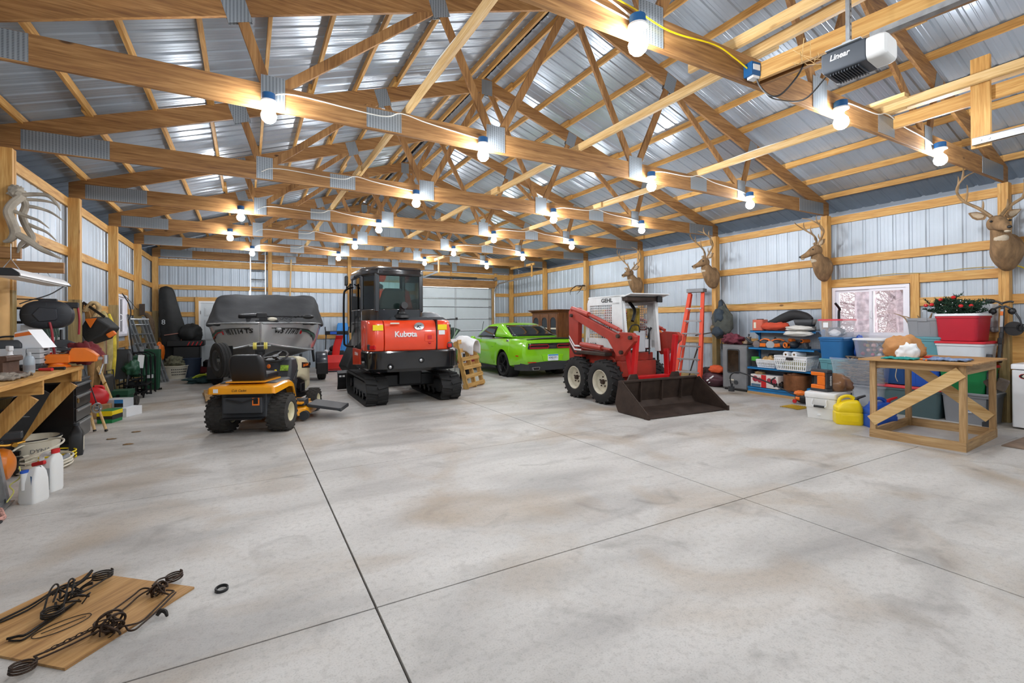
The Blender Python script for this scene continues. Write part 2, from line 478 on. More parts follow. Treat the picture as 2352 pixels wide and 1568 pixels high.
for sgn in (-1, 1): mb.add([(RX, YN-.1, ztop(RX)+.17), (RX, YF+.2, ztop(RX)+.17), (RX+sgn*.3, YF+.2, ztop(RX)+.07), (RX+sgn*.3, YN-.1, ztop(RX)+.07)], [(0, 1, 2, 3)])
struct(mb.build('trim_2', 'blackm'))
ordn = ['first', 'second', 'third', 'fourth', 'fifth', 'sixth', 'seventh', 'eighth', 'ninth', 'tenth', 'eleventh', 'twelfth']
def post(x0, x1, y0, y1, z1, label, grp, seam=.0, plies='y', treated=True, trim=True):
	t = thing('wall_post', label, 'post', ((x0+x1)/2, (y0+y1)/2, 0), group=grp)
	dx, dy = (x1-x0)/2, (y1-y0)/2
	up, lo = MB(), MB()
	for k in range(3):
		if plies == 'y':
			a = -dy+2*dy*k/3; b = -dy+2*dy*(k+1)/3
			e = .0 if k != 1 else .003
			up.box(-dx+e, dx-e, a+.0008, b-.0008, seam, z1); lo.box(-dx+e, dx-e, a+.0008, b-.0008, 0, seam)
		else:
			a = -dx+2*dx*k/3; b = -dx+2*dx*(k+1)/3
			up.box(a+.0008, b-.0008, -dy, dy, seam, z1); lo.box(a+.0008, b-.0008, -dy, dy, 0, seam)
	up.build('upper_post', 'pine_z', t)
	lo.build('treated_base', 'treated_z', t)
	return t
for k in range(0, 6):
	yf = 2.55+2.44*k
	lab = ['right wall timber post carrying the deer head turned to the camera', 'right wall timber post beside the window with a deer head facing left',
           'right wall timber post with the deer head and the backpack hanging on it', 'right wall timber post with the deer head behind the white machine cab',
           'right wall timber post holding the small dark antlers', 'right wall timber post above the brown glass cabinet'][k]
	post(XR, XR+.14, yf-.114, yf, 3.475, lab, None, seam=1.38 if k != 1 else 1.3)
for k in range(2, 6):
	yf = 2.55+2.44*k
	lab = {2: 'left wall timber post at the photo edge with the big antlers above the workbench', 3: 'left wall timber post with the orange and black bag hanging from it',
           4: 'left wall timber post just before the bright left window', 5: 'left wall timber post behind the leaning aluminium ladder'}[k]
	post(XL-.14, XL, yf-.114, yf, 3.475, lab, None, seam=1.89)
post(XL-.14, XL+.0, YF-.14, YF-.026, 3.475, 'left far corner timber post beside the tall black bundle', None, seam=1.89)
post(XR-.02, XR+.14, YF-.14, YF-.026, 3.475, 'right far corner timber post behind the green car', None, seam=1.3)
post(.60, .714, YF-.14, YF, 5.0, 'far wall timber post just right of the extension ladder', None, plies='x', seam=.9)
post(3.08, 3.194, YF-.14, YF, 5.2, 'far wall timber post between the blue sled and the excavator cab', None, plies='x', seam=.9)
def girt(fn, label, grp, mat, y0=None, y1=None, nails=True):
	t = fn.build('wall_girt', mat, bevel=.002, seg=1)
	return tag(t, label, 'board', grp)
rows = [(3.31, 3.45), (2.54, 2.68), (1.72, 1.86), (.96, 1.10)]
nm = ['topmost', 'second from the top', 'third from the top', 'fourth from the top']
for i, (a, b) in enumerate(rows):
	m = MB()
	if i == 2: m.box(XR+.142, XR+.18, YN, 3.56, a, b); m.box(XR+.142, XR+.18, 4.95, YF, a, b)
	elif i == 3: m.box(XR+.142, XR+.18, YN, YF, a, b)
	else: m.box(XR+.142, XR+.18, YN, YF, a, b)
	girt(m, 'horizontal pine board along the right wall, '+nm[i], 'right wall girts', 'pine_y')
	m = MB()
	if i == 2: m.box(XL-.18, XL-.142, YN, 12.56, a, b); m.box(XL-.18, XL-.142, 13.96, YF, a, b)
	else: m.box(XL-.18, XL-.142, YN, YF, a+.03, b+.03)
	girt(m, 'horizontal pine board along the left wall, '+nm[i], 'left wall girts', 'pine_y')
	m = MB()
	x2 = DG[0]-.12
	if i == 2:
		m.box(XL, DM[0]-.1, YF, YF+.04, a, b); m.box(DM[1]+.1, x2, YF, YF+.04, a, b); m.box(DG[1]+.16, XR, YF, YF+.04, a, b)
	elif i == 3: m.box(XL, DM[0]-.1, YF, YF+.04, a, b); m.box(DM[1]+.1, x2, YF, YF+.04, a, b); m.box(DG[1]+.16, XR, YF, YF+.04, a, b)
	elif i == 0: m.box(XL, XR, YF, YF+.04, 3.24, 3.45)
	else: m.box(XL, x2, YF, YF+.04, a, b); m.box(DG[1]+.16, XR, YF, YF+.04, a, b)
	girt(m, 'horizontal pine board across the far wall, '+nm[i], 'far wall girts', 'pine_x')
m = MB(); m.box(XL, DM[0]-.1, YF, YF+.04, 2.18, 2.32); m.box(DM[0]-.1, DM[1]+.1, YF, YF+.04, 2.18, 2.32)
girt(m, 'horizontal pine board above the white entry door on the far wall', None, 'pine_x')
m = MB(); m.box(XR+.142, XR+.18, 3.56, 4.9, 2.11, 2.26); m.box(XR+.142, XR+.18, 2.55, 3.56, 2.11, 2.25)
girt(m, 'pine header board above the right window', None, 'pine_y')
m = MB(); m.box(XR+.13, XR+.18, 3.53, 3.65, .2, 2.26)
tag(m.build('window_jamb', 'pine_z', bevel=.002, seg=1), 'upright pine board at the near side of the right window', 'board')
m = MB(); m.box(XR+.142, XR+.18, 3.65, 4.9, 1.03, 1.17)
girt(m, 'pine sill board under the right window', None, 'pine_y')
m = MB(); m.box(XL-.18, XL-.142, 12.56, 13.96, 2.17, 2.31)
girt(m, 'pine header board above the left window', None, 'pine_y')
m = MB(); m.box(XL-.18, XL-.13, 13.87, 13.98, .3, 2.3)
tag(m.build('window_jamb', 'pine_z', bevel=.002, seg=1), 'upright pine board at the far side of the left window', 'board')
m = MB(); m.box(XR+.142, XR+.18, YN, YF, .0, .24); girt(m, 'greenish treated splash board along the foot of the right wall', None, 'treated_y')
m = MB(); m.box(XL-.18, XL-.142, YN, YF, .0, .24); m.box(XL-.18, XL-.142, 7.3, 12.5, .25, .48)
girt(m, 'greenish treated splash board along the foot of the left wall', None, 'treated_y')
m = MB(); m.box(XR+.11, XR+.141, 2.2, 3.5, .7, 1.32)
tag(m.build('wood_panel', 'pine_y', bevel=.002, seg=1), 'pine board panel low on the right wall behind the totes', 'board')
MT['vinyl'] = M('white_vinyl', '#e9e7ee', .35, 0, .02)
def window(name, X, y0, y1, z0, z1, sx):
	"""two lite slider; sx = +1 right wall, -1 left"""
	f = MB(); w = .05
	xa, xb = X-.045, X+.045
	f.box(xa, xb, y0, y1, z0, z0+w); f.box(xa, xb, y0, y1, z1-w, z1); f.box(xa, xb, y0, y0+w, z0+w, z1-w); f.box(xa, xb, y1-w, y1, z0+w, z1-w)
	o = struct(f.build(name, 'vinyl'))
	ym = (y0+y1)/2-.03
	for nmx, a, b, off in (('window_sash', y0+w, ym+.03, -.012*sx), ('window_sash', ym-.03, y1-w, .014*sx)):
		q = MB(); s = .045; xa2, xb2 = X+off-.014, X+off+.014
		q.box(xa2, xb2, a, b, z0+w, z0+w+s); q.box(xa2, xb2, a, b, z1-w-s, z1-w); q.box(xa2, xb2, a, a+s, z0+w+s, z1-w-s); q.box(xa2, xb2, b-s, b, z0+w+s, z1-w-s)
		so = q.build(nmx, 'vinyl', o)
		g = MB(); g.box(X+off-.004, X+off+.004, a+s, b-s, z0+w+s, z1-w-s); g.build('pane', 'clear', so)
	h = MB(); h.curve([(X-sx*.03, ym-.005, z0+.34), (X-sx*.07, ym-.005, z0+.37), (X-sx*.07, ym-.005, z0+.45), (X-sx*.03, ym-.005, z0+.48)], .008, 6)
	h.build('latch', 'white', o)
	return o
window('window_1', XR+.17, *WIN_R, 1)
window('window_2', XL-.17, *WIN_L, -1)
f = MB()
for x in (DM[0], DM[1]): f.box(x-.05 if x == DM[0] else x, x if x == DM[0] else x+.05, YF-.03, YF+.05, 0, 2.14)
f.box(DM[0]-.05, DM[1]+.05, YF-.03, YF+.05, 2.14, 2.2)
o = struct(f.build('trim_3', 'white'))
m = MB()
for x in (DM[0]-.14, DM[1]+.05): m.box(x, x+.09, YF-.06, YF, 0, 2.32)
tag(m.build('door_jamb', 'pine_z'), 'pine boards framing the white entry door on the far wall', 'door frame')
d = MB(); d.box(DM[0], DM[1], YF+.0, YF+.045, .03, 2.14)
xm = (DM[0]+DM[1])/2
dr = struct(d.build('door_1', M('entry_door_white', '#cfd5d8', .45, 0, .02)))
p = MB()
for za, zb in ((.2, .85), (1.0, 1.62), (1.74, 2.0)):
	for xa in (DM[0]+.1, xm+.05):
		p.box(xa, xa+.28, YF-.012, YF, za, zb); p.box(xa+.03, xa+.25, YF-.02, YF, za+.03, zb-.03)
p.build('raised_panels', M('entry_door_panel', '#cfd5d8', .4, 0, .02), dr, bevel=.006)
h = MB()
for z in (.3, 1.08, 1.85): h.box(DM[0]-.012, DM[0]+.012, YF-.03, YF, z-.05, z+.05)
h.build('hinge', 'galv', dr)
MT['gdoor'] = M('garage_door_white', '#c9d1d6', .45, 0, .02)
gd = thing('door_2', None, None, (DG[0], YF, 0)); gd['kind'] = 'structure'
W = DG[1]-DG[0]
secs = [0, .57, 1.16, 1.62, 2.11, 2.44, 2.86]
secs = [.02, .58, 1.17, 1.64, 2.11, 2.86]
for a, b in zip(secs, secs[1:]):
	q = MB(); q.box(-.02, W+.02, .05, .09, a+.006, b-.006); q.build('door_section', 'gdoor', gd, bevel=.004)
	q = MB(); q.box(0, W, .04, .052, b-.02, b+.004); q.build('section_seal', 'black', gd)
for x in (.04, W*.53, W-.05):
	q = MB()
	for a, b in zip(secs, secs[1:]): q.box(x-.035, x+.035, .03, .05, a+.03, b-.03)
	q.build('door_stile', 'ltgrey', gd, bevel=.003)
q = MB(); q.box(0, W, .0, .04, 2.42, 2.47); q.build('strut', 'galv', gd)
for x in (W-.02,):
	for z in secs[1:]:
		q = MB(); q.box(x-.06, x+.06, .0, .04, z-.04, z+.04); q.cyl((x+.03, .0, z), (x+.09, .0, z), .02); q.build('roller', 'galv', gd)
m = MB(); m.box(DG[0]-.15, DG[1]+.18, YF-.06, YF+.0, 2.88, 3.18)
tag(m.build('door_header', 'chord_x', bevel=.003, seg=1), 'wide brown header beam over the white garage door', 'beam')
m = MB(); m.box(DG[1]+.04, DG[1]+.16, YF-.06, YF+.02, 0, 2.9)
tag(m.build('door_jamb', 'dark_z'), 'brown upright jamb at the right of the garage door', 'board')
t = thing('garage_door_track', 'galvanised track curving back from the right side of the garage door', 'track', (DG[1]+.12, YF, 0))
q = MB(); pts = [(0, -.12, .05), (0, -.12, 1.5), (0, -.12, 2.6), (0, -.2, 2.85), (0, -.42, 3.0), (0, -.8, 3.05), (0, -3.0, 3.12)]
pp = smooth(pts, 5); q.tube(pp, .028, 6); q.build('rail', 'steel', t)
q = MB(); q.box(-.02, .02, -3.05, -3.0, 3.1, 3.55); q.box(-.02, .02, -3.2, -1.5, 3.50, 3.58); q.build('hanger_board', 'pine_z', t)
t = thing('garage_door_track', 'galvanised track sloping above the excavator cab toward the garage door', 'track', (DG[0]-.1, YF, 0))
q = MB(); q.tube(pp, .028, 6); q.build('rail', 'steel', t)
q = MB(); q.box(-.02, .02, -3.05, -3.0, 3.1, 3.55); q.box(-.02, .02, -3.5, -1.5, 3.50, 3.58); q.build('hanger_board', 'pine_z', t)
t = thing('torsion_shaft', 'dark spring shaft above the garage door header', 'shaft', (DG[0], YF-.16, 3.25))
q = MB(); q.cyl((-.1, 0, 0), (W+.2, 0, 0), .015); q.build('shaft', 'galv', t)
q = MB(); q.cyl((.4, 0, 0), (W-.7, 0, 0), .035); q.build('spring', 'dkgrey', t)
for x in (-.06, W+.14):
	q = MB(); q.cyl((x-.03, 0, 0), (x+.03, 0, 0), .08, n=20); q.build('cable_drum', 'galv', t)
m = MB(); m.box(6.95, 7.01, YF-.045, YF, 3.19, 4.6)
tag(m.build('upright_board', 'pine_z'), 'pine upright above the middle of the garage door', 'board')
m = MB(); m.box(8.88, 9.0, YF-.05, YF, 2.9, 4.2)
tag(m.build('upright_board', 'pine_z'), 'pine upright above the right end of the garage door', 'board')
gn = thing('door_3', None, None, (3.0, YN+.01, 0)); gn['kind'] = 'structure'
for a, b in zip(secs, secs[1:]):
	q = MB(); q.box(0, 4.8, 0, .05, a+.006, b-.006); q.build('door_section', 'gdoor', gn, bevel=.004)
MT['gusset'] = M('toothed_steel_plate', '#9ba1a6', .45, .75, .12, 5)
def gusset_mat():
	m, nt, b = new_mat('truss_plate_steel')
	v = coords(nt)
	w = N(nt, 'ShaderNodeTexWave', Scale=11., Distortion=.0); w.bands_direction = 'X'; nt.links.new(v, w.inputs['Vector'])
	w2 = N(nt, 'ShaderNodeTexWave', Scale=26., Distortion=.0); w2.bands_direction = 'Z'; nt.links.new(v, w2.inputs['Vector'])
	mx = N(nt, 'ShaderNodeMath', operation='MULTIPLY'); nt.links.new(w.outputs['Fac'], mx.inputs[0]); nt.links.new(w2.outputs['Fac'], mx.inputs[1])
	nt.links.new(ramp(nt, mx.outputs[0], [(.0, lin('#a4acb2')), (.45, lin('#8d959b')), (.75, lin('#565c61'))]), b.inputs['Base Color'])
	b.inputs['Roughness'].default_value = .45; b.inputs['Metallic'].default_value = .55
	return m
MT['gusset'] = gusset_mat()
bot = [2.5, 4.83, 7.03, 9.36]; topn = [2.2, 4.13, 5.93, 7.73, 9.66]
ZB0, ZB1 = 3.48, 3.715
TL = ['nearest roof truss, crossing the top right of the photo', 'second roof truss from the camera, its lower beam holding four lamps', 'third roof truss from the camera, on the post with big antlers',
      'fourth roof truss from the camera', 'fifth roof truss from the camera', 'sixth roof truss from the camera, last before the far wall', 'gable truss standing against the far wall']
def truss(k, label):
	y = TY(k) if k < 6 else YF-.10
	t = thing('roof_truss', label, 'truss', (XL, y, 0), group='roof trusses')
	def zt(s): return ztop(XL+s)
	h = .019
	q = MB(); q.box(-.14, 12.0, -h, h, ZB0, ZB1); q.build('bottom_chord', 'chord_x', t, bevel=.002, seg=1)
	for a, b in ((-.14, 5.93), (12.0, 5.93)):
		xc = .53 if a < 1 else 11.33
		q = MB(); q.prism([(a, zt(a)+.004), (b, zt(b)), (b, zt(b)-.225), (xc, ZB1+.0005), (a, ZB1+.0005)], 'y', -h, h); q.build('top_chord', 'chord_x', t, bevel=.002, seg=1)
	prs = [(topn[0], bot[0]), (topn[1], bot[0]), (topn[1], bot[1]), (topn[2], bot[1]), (topn[2], bot[2]), (topn[3], bot[2]), (topn[3], bot[3]), (topn[4], bot[3])]
	for i, (a, b) in enumerate(prs):
		q = MB(); sh = .07 if a > b else (-.07 if a < b else 0)
		sb = (.05 if a > b else -.05)
		q.beam((a-sh*.6, 0, zt(a)-.2), (b+sb, 0, ZB1-.03), .036, .09, up=(1, 0, 0)); q.build('web', 'chord_z', t, bevel=.002, seg=1)
	def plate(x, z, w, hh, rot=0):
		q = MB(); q.bx((x, -h-.002, z), (w, .003, hh), (0, rot, 0)); q.bx((x, h+.002, z), (w, .003, hh), (0, rot, 0)); q.build('truss_plate', 'gusset', t)
	for b in bot: plate(b, ZB1-.07, .24 if b in (bot[1], bot[2]) else .2, .3)
	for s in (3.53, 8.33): plate(s, (ZB0+ZB1)/2, .36, .2)
	an = math.atan(1/3.)
	for i, s in enumerate(topn):
		plate(s+(0, 0, 0, 0, 0)[i], zt(s)-(.15 if i != 2 else .17), .2, .26, -an if s < 5.9 else (an if s > 6 else 0))
	for s in (.45, 11.41): plate(s, 3.60, .78, .22)
	return t
for k in range(-1, 7):
	truss(k, TL[k] if k >= 0 else 'roof truss just behind the camera')
offs = [.02+.61*i for i in range(10)]
for sd in (0, 1):
	for i, s in enumerate(offs + [5.80]):
		x = XL+s if sd == 0 else XR-s
		m = MB(); z = ztop(x)
		yy = [YN, TY(-1)+.3, TY(1)-.25, TY(1)+.0, TY(3)+.3, TY(5)-.3, YF]
		y = YN; k = 0; seq = [TY(0)+.25, TY(2)+.28, TY(4)-.2, YF+.03] if i % 2 else [TY(1)+.28, TY(3)+.22, YF+.03]
		for e in seq:
			o = .0 if k % 2 == 0 else .04
			m.bx((x+o, (max(y-.45, YN)+e)/2, z+.048), (.038, e-max(y-.45, YN), .092)); y = e; k += 1
		lab = ('%s roof purlin up from the %s eave' % (ordn[i], ('left', 'right')[sd])) if i < 10 else ('topmost roof purlin on the %s side of the ridge' % ('left', 'right')[sd])
		tag(m.build('roof_purlin', 'pine_y', bevel=.002, seg=1), lab, 'purlin', 'roof purlins')
for x, lab in ((1.455, 'long rough brace board on the truss beams, left of the middle'), (3.74, 'long rough brace board on the truss beams, through the middle'), (6.0, 'long rough brace board on the truss beams, right of the middle')):
	m = MB(); y = YN; k = 0
	for e in (TY(0)+.3, TY(2)+.25, TY(4)+.4, YF-.14):
		m.bx((x+(.045 if k % 2 else 0), (max(YN, y-.5)+e)/2, ZB1+.047), (.04, e-max(YN, y-.5), .09)); y = e; k += 1
	tag(m.build('brace_board', 'pale_y', bevel=.003, seg=1), lab, 'board', 'truss brace boards')
def make_lamp():
	t = thing('ceiling_lamp', '', 'lamp', (0, 0, 0), group='bare bulbs hanging from the trusses')
	q = MB(); q.lathe([(.045, .10), (.055, .095), (.055, .035), (.050, .03)], 16); q.bx((0, .03, .07), (.05, .05, .05)); q.build('junction_box', 'blue', t)
	q = MB(); q.lathe([(.0002, .032), (.066, .032), (.066, .018), (.035, .008), (.024, -.02), (.0002, -.02)], 20); q.build('lamp_holder', 'white', t)
	q = MB(); q.lathe([(.02, -.02), (.026, -.035), (.055, -.07), (.066, -.105), (.058, -.14), (.034, -.165), (.0002, -.172)], 18); q.build('bulb', 'bulb', t, label='glowing white bulb')
	return t
LX = [2.35, 4.98, 7.2]
tn = ['nearest truss', 'second truss', 'third truss', 'fourth truss', 'fifth truss', 'sixth truss']
cn = {0: 'left', 1: 'middle left', 2: 'middle right', 3: 'right'}
lamp0 = None
spots = []
for k in range(6):
	for j, x in enumerate(LX):
		spots.append((x, k, 'lit bare bulb on the %s, %s of its row' % (tn[k], ['left of the three central bulbs', 'middle of the three central bulbs', 'right of the three central bulbs'][j])))
for k, x in ((1, .18), (3, -.09), (4, -.32), (5, .13)):
	spots.append((x, k, 'lit bare bulb far out on the left half of the %s' % tn[k]))
for x in (-.1, 2.35, 4.98, 7.2): spots.append((x, -1, 'lit bare bulb on the truss behind the camera'))
spots.append((.1, 0, 'lit bare bulb on the left of the nearest truss'))
for x, k, lab in spots:
	if 'three' in lab: lab = lab.replace(' of its row', '')
	lab = lab.replace('truss, left of', 'truss, leftmost of').replace('truss, right of', 'truss, rightmost of')
	if lamp0 is None: lamp0 = make_lamp(); o = lamp0
	else: o = dup(lamp0)
	o.location = (x, TY(k)-.09, 3.50); o['label'] = lab
def cable(pts, label, mat='wire', r=.006, cat='cable', name='electric_cable', sub=6):
	q = MB(); q.curve(pts, r, 6, sub)
	return tag(q.build(name, mat), label, cat)
for k in range(0, 6):
	y = TY(k)-.03
	pts = [(.18, y-.02, 3.58), (.4, y, 3.66)]
	for a, b in ((1.2, 3.63), (1.42, 3.70), (1.7, 3.66), (2.1, 3.62), (2.33, y and 3.6)): pts.append((a, y, b))
	cable(pts, 'white cable strung along the left part of the %s' % tn[k])
	pts = [(5.0, y-.02, 3.60), (5.25, y, 3.66), (5.8, y, 3.67), (6.05, y, 3.72), (6.4, y, 3.66), (6.9, y, 3.63), (7.18, y, 3.59)]
	cable(pts, 'white cable strung along the right part of the %s' % tn[k])
for x, lab in ((1.49, 'white cable running along the left brace board from beam to beam'), (6.04, 'white cable running along the right brace board from beam to beam')):
	pts = []
	for j in range(0, 26): pts.append((x+.012*math.sin(j*1.7), TY(0)+j*.48, ZB1+.095+.008*math.sin(j*2.3)))
	cable(pts, lab, sub=3)
MT['snow'] = M('leaf_litter', '#b9a99c', .9, 0, .3, 3)
m = MB(); m.box(-60, -2.7, -60, 80, -.3, -.12); m.box(10.2, 80, -60, 80, -.3, -.12); m.box(-2.7, 10.2, 18, 80, -.3, -.12)
struct(m.build('ground', 'snow'))
MT['bark'] = M('grey_brown_bark', '#b3a3a8', .9, 0, .35, 9, .4)
MT['twig'] = M('twigs', '#a89a9c', .9, 0, .3, 3)
def tree(x, y, r, h, seed, label):
	rr = random.Random(seed)
	t = thing('bare_tree', label, 'tree', (x, y, -.12), group='bare trees outside the right window')
	q = MB(); pts = [(rr.uniform(-.1, .1)*i*.3, rr.uniform(-.1, .1)*i*.3, h*i/6) for i in range(7)]
	q.curve(pts, [r*(1-.09*i) for i in range(7)], 10, 3); q.build('trunk', 'bark', t)
	q = MB()
	for i in range(24):
		z = rr.uniform(.3, h*.8); a = rr.uniform(0, 2*PI); L = rr.uniform(.7, 2.2)
		p = Vector((0, 0, z)); d = Vector((math.cos(a), math.sin(a), rr.uniform(-.1, .7))); pts = [p]
		for s in range(4):
			d = (d+Vector((rr.uniform(-.3, .3), rr.uniform(-.3, .3), rr.uniform(-.2, .3)))).normalized(); pts.append(pts[-1]+d*L/4)
		q.tube(pts, [r*.22, r*.17, r*.12, r*.08, r*.03], 5)
		for s in range(3):
			p2 = pts[rr.randint(1, 4)]; d2 = Vector((rr.uniform(-1, 1), rr.uniform(-1, 1), rr.uniform(-.5, 1))).normalized()
			q.tube([p2, p2+d2*.35, p2+d2*.7+Vector((rr.uniform(-.15, .15), rr.uniform(-.15, .15), .1))], [r*.07, r*.05, r*.02], 4)
	q.build('branches', 'twig', t)
for i, (x, y, r) in enumerate([(12.3, 5.45, .24), (13.6, 5.2, .22), (15.2, 6.9, .15), (17.5, 7.0, .2), (18.5, 8.4, .16), (20., 7.6, .2)]):
	tree(x, y, r, 6., 11+i, 'thick trunk outside behind the left pane' if i == 0 else 'thick trunk outside behind the right pane' if i == 1 else 'bare tree outside the right window, %s nearest to the wall' % ordn[i])
q = MB(); rr = random.Random(5)
for i in range(4200):
	x = rr.uniform(13.5, 24); s = x/10.; y = rr.uniform(3.0*s, 5.6*s); z = rr.uniform(-.1, 4.2)
	d = Vector((rr.uniform(-1, 1), rr.uniform(-1, 1), rr.uniform(-.6, 1))).normalized(); L = rr.uniform(.4, 1.6); p = Vector((x, y, z))
	q.tube([p, p+d*L*.5+Vector((0, 0, rr.uniform(-.1, .1))), p+d*L], [.010, .007, .003], 3)
tag(q.build('brush', 'twig'), 'tangle of bare twigs outside the right window', 'brush', kind='stuff')
w = bpy.data.worlds.new('world'); scn.world = w; w.use_nodes = True
bg = w.node_tree.nodes['Background']
bg.inputs['Color'].default_value = (.93, .96, 1, 1); bg.inputs['Strength'].default_value = 3.2
def stadium(y0, y1, z0, z1, n=10, r0=None, r1=None):
	"""closed loop in (y, z), belt shape"""
	h = (z1-z0)/2; c = (z0+z1)/2; out = []
	for i in range(n+1):
		t = -PI/2-PI*i/n; out.append((y0+h+h*math.cos(t), c+h*math.sin(t)))
	for i in range(n+1):
		t = PI/2-PI*i/n; out.append((y1-h+h*math.cos(t), c+h*math.sin(t)))
	return out
def excavator():
	t = thing('excavator', 'orange compact excavator with black cab on rubber tracks, seen from behind', 'excavator', (2.75, 9.6, 0), R(-1))
	for sx in (-1, 1):
		xc = sx*.685-(.02 if sx < 0 else -.01); w = .39
		q = MB(); o = stadium(-1.10, 1.08, .0, .49); i = stadium(-1.06, 1.04, .04, .45)
		n = len(o); vs = []
		for x in (xc-w/2, xc+w/2): vs += [(x, y, z) for y, z in o]+[(x, y, z) for y, z in i]
		fs = []
		for k in range(n):
			j = (k+1) % n
			fs += [(k, j, 2*n+j, 2*n+k), (n+j, n+k, 3*n+k, 3*n+j), (j, k, n+k, n+j), (2*n+k, 2*n+j, 3*n+j, 3*n+k)]
		q.add(vs, fs)
		P = [Vector((0, y, z)) for y, z in o]; per = []
		for k in range(n):
			a, b = P[k], P[(k+1) % n]; m = max(1, int((b-a).length/.03))
			for s in range(m): per.append((a+(b-a)*s/m, (b-a).normalized()))
		L = len(per); cnt = 42
		for k in range(cnt):
			p, d = per[int(k*L/cnt)]; p2, d2 = per[int((k+.5)*L/cnt) % L]
			nrm = d.cross(Vector((1, 0, 0))); nrm2 = d2.cross(Vector((1, 0, 0)))
			cen = Vector((0, .0, .25))
			if nrm.dot(p-cen) < 0: nrm = -nrm
			if nrm2.dot(p2-cen) < 0: nrm2 = -nrm2
			for s, pp, nn, dd in ((-1, p, nrm, d), (1, p2, nrm2, d2)):
				a = pp+Vector((xc+s*.005, 0, 0)); b = pp+dd*.035+Vector((xc+s*w*.49, 0, 0))
				q.beam(a, b, .045, .05, up=nn)
		tr = q.build('track', 'rubber', t)
		q = MB(); q.prism(stadium(-.80, .80, .11, .37), 'x', xc-.10, xc+.10); q.build('track_frame', 'dkgrey', t, bevel=.01)
		q = MB()
		for y, r in ((-.84, .18), (.82, .18)):
			q.cyl((xc-.08, y, .245), (xc+.08, y, .245), r, n=24); q.cyl((xc-.14, y, .245), (xc+.14, y, .245), .09, n=16)
		q.build('sprocket', 'blackm', t)
		for y in (-.4, -.1, .2, .5):
			q = MB(); q.cyl((xc-.13, y, .11), (xc+.13, y, .11), .06, n=14); q.build('track_roller', 'blackm', t)
	q = MB(); q.box(-.52, .52, -.55, .6, .27, .50); q.cyl((0, 0, .5), (0, 0, .66), .42, n=30); q.box(-.2, .25, -.62, -.5, .3, .6)
	q.build('undercarriage', 'blackm', t, bevel=.02)
	q = MB()
	pr = [(1.46, .02), (1.40, .12), (1.38, .25), (1.42, .38), (1.50, .44), (1.52, .43), (1.45, .37), (1.41, .25), (1.43, .13), (1.50, .03)]
	q.prism(pr, 'x', -1.03, .93); bl = q.build('blade', 'blackm', t, bevel=.004)
	for x in (-.45, .4):
		q = MB(); q.beam((x, .5, .3), (x, 1.42, .22), .1, .14); q.build('blade_arm', 'blackm', t)
	q = MB(); q.box(-1.0, -.95, 1.378, 1.384, .3, .34); q.box(-.93, -.88, 1.378, 1.384, .3, .34); q.build('reflector_decal', 'white', bl)
	H = bpy.data.objects.new('house', None)
	hx = 0.
	def plan(hw, yb, cr, y1, k=7):
		pts = [(hx+hw, y1)]
		for i in range(k+1):
			a = R(90*i/k); pts.append((hx+hw-cr+cr*math.cos(a), yb+cr*1.0-cr*math.sin(a)+.0))
		pts2 = [(2*hx-x, y) for x, y in reversed(pts)]
		mid = [(hx+.3, yb-.035), (hx-.3, yb-.035)]
		return pts+mid+pts2
	def ring(pl, z): return [(x, y, z) for x, y in pl]
	q = MB()
	q.loft([ring(plan(.84, -1.12, .32, .1), .61), ring(plan(.885, -1.19, .34, .1), .67), ring(plan(.89, -1.2, .34, .1), .96), ring(plan(.87, -1.18, .33, .1), .99)])
	cw = q.build('counterweight', 'gloss', t, bevel=.012)
	q = MB()
	for x, z in ((hx-.50, .71), (hx+.06, .81), (hx+.68, .74)):
		q.torus((x, -1.225 if abs(x-hx) < .6 else -1.13, z), .045, .012, (0, 1, 0), 20, 6)
	q.build('port_ring', 'blackm', cw)
	q = MB()
	for x, z in ((hx-.50, .71), (hx+.06, .81)): q.ell((x-.015, -1.24, z), (.028, .012, .028))
	q.build('lifting_bolt', 'steel', cw)
	q = MB(); q.prism([(-.5, .72), (.25, .66), (.25, 1.0), (-.5, 1.0)], 'x', hx-.905, hx-.87); sk = q.build('side_skirt', 'kred', t, bevel=.008)
	text('model_lettering', 'KX040-4', .09, 'white', sk, FR((hx-.907, -.16, .9), (0, -1, 0), (0, 0, 1)), shear=.2)
	def hood(name, xa, xb, ra, rb):
		q = MB(); rings = []
		def pl(e, z, drop=0):
			out = []
			yb = -1.10+e
			x0, x1 = xa, xb
			if ra: out += [(x0+ra*(1-math.cos(R(a))), yb+ra*(1-math.sin(R(a)))) for a in range(0, 91, 15)]
			else: out.append((x0, yb))
			if rb: out += [(x1-rb*(1-math.sin(R(a))), yb+rb*(1-math.cos(R(a)))) for a in range(0, 91, 15)]
			else: out.append((x1, yb))
			out += [(x1, -.42), (x0, -.42)]
			return [(x, y, z) for x, y in out]
		q.loft([pl(0, .99), pl(-.02, 1.12), pl(-.01, 1.38), pl(.03, 1.48), pl(.08, 1.53), pl(.14, 1.545)])
		return q.build(name, 'kred', t, bevel=.012, seg=3)
	door = hood('engine_door', hx-.585, hx+.385, 0, 0)
	lp = hood('left_hood_panel', hx-.865, hx-.595, .16, 0)
	rp = hood('right_hood_panel', hx+.40, hx+.735, 0, .22)
	q = MB(); q.box(hx+.384, hx+.401, -1.125, -.5, .99, 1.56); q.build('door_seam', 'black', t)
	text('maker_lettering', 'Kubota', .14, 'white', door, FR((hx-.20, -1.126, 1.285), (1, 0, 0), (0, 0, 1)), depth=.006, bold=.004, sx=1.0)
	q = MB(); X = Matrix.Translation((hx+.05, -1.118, 1.43)) @ Matrix.Rotation(PI/2, 4, 'X') @ Matrix.Diagonal((1.35, 1, 1, 1))
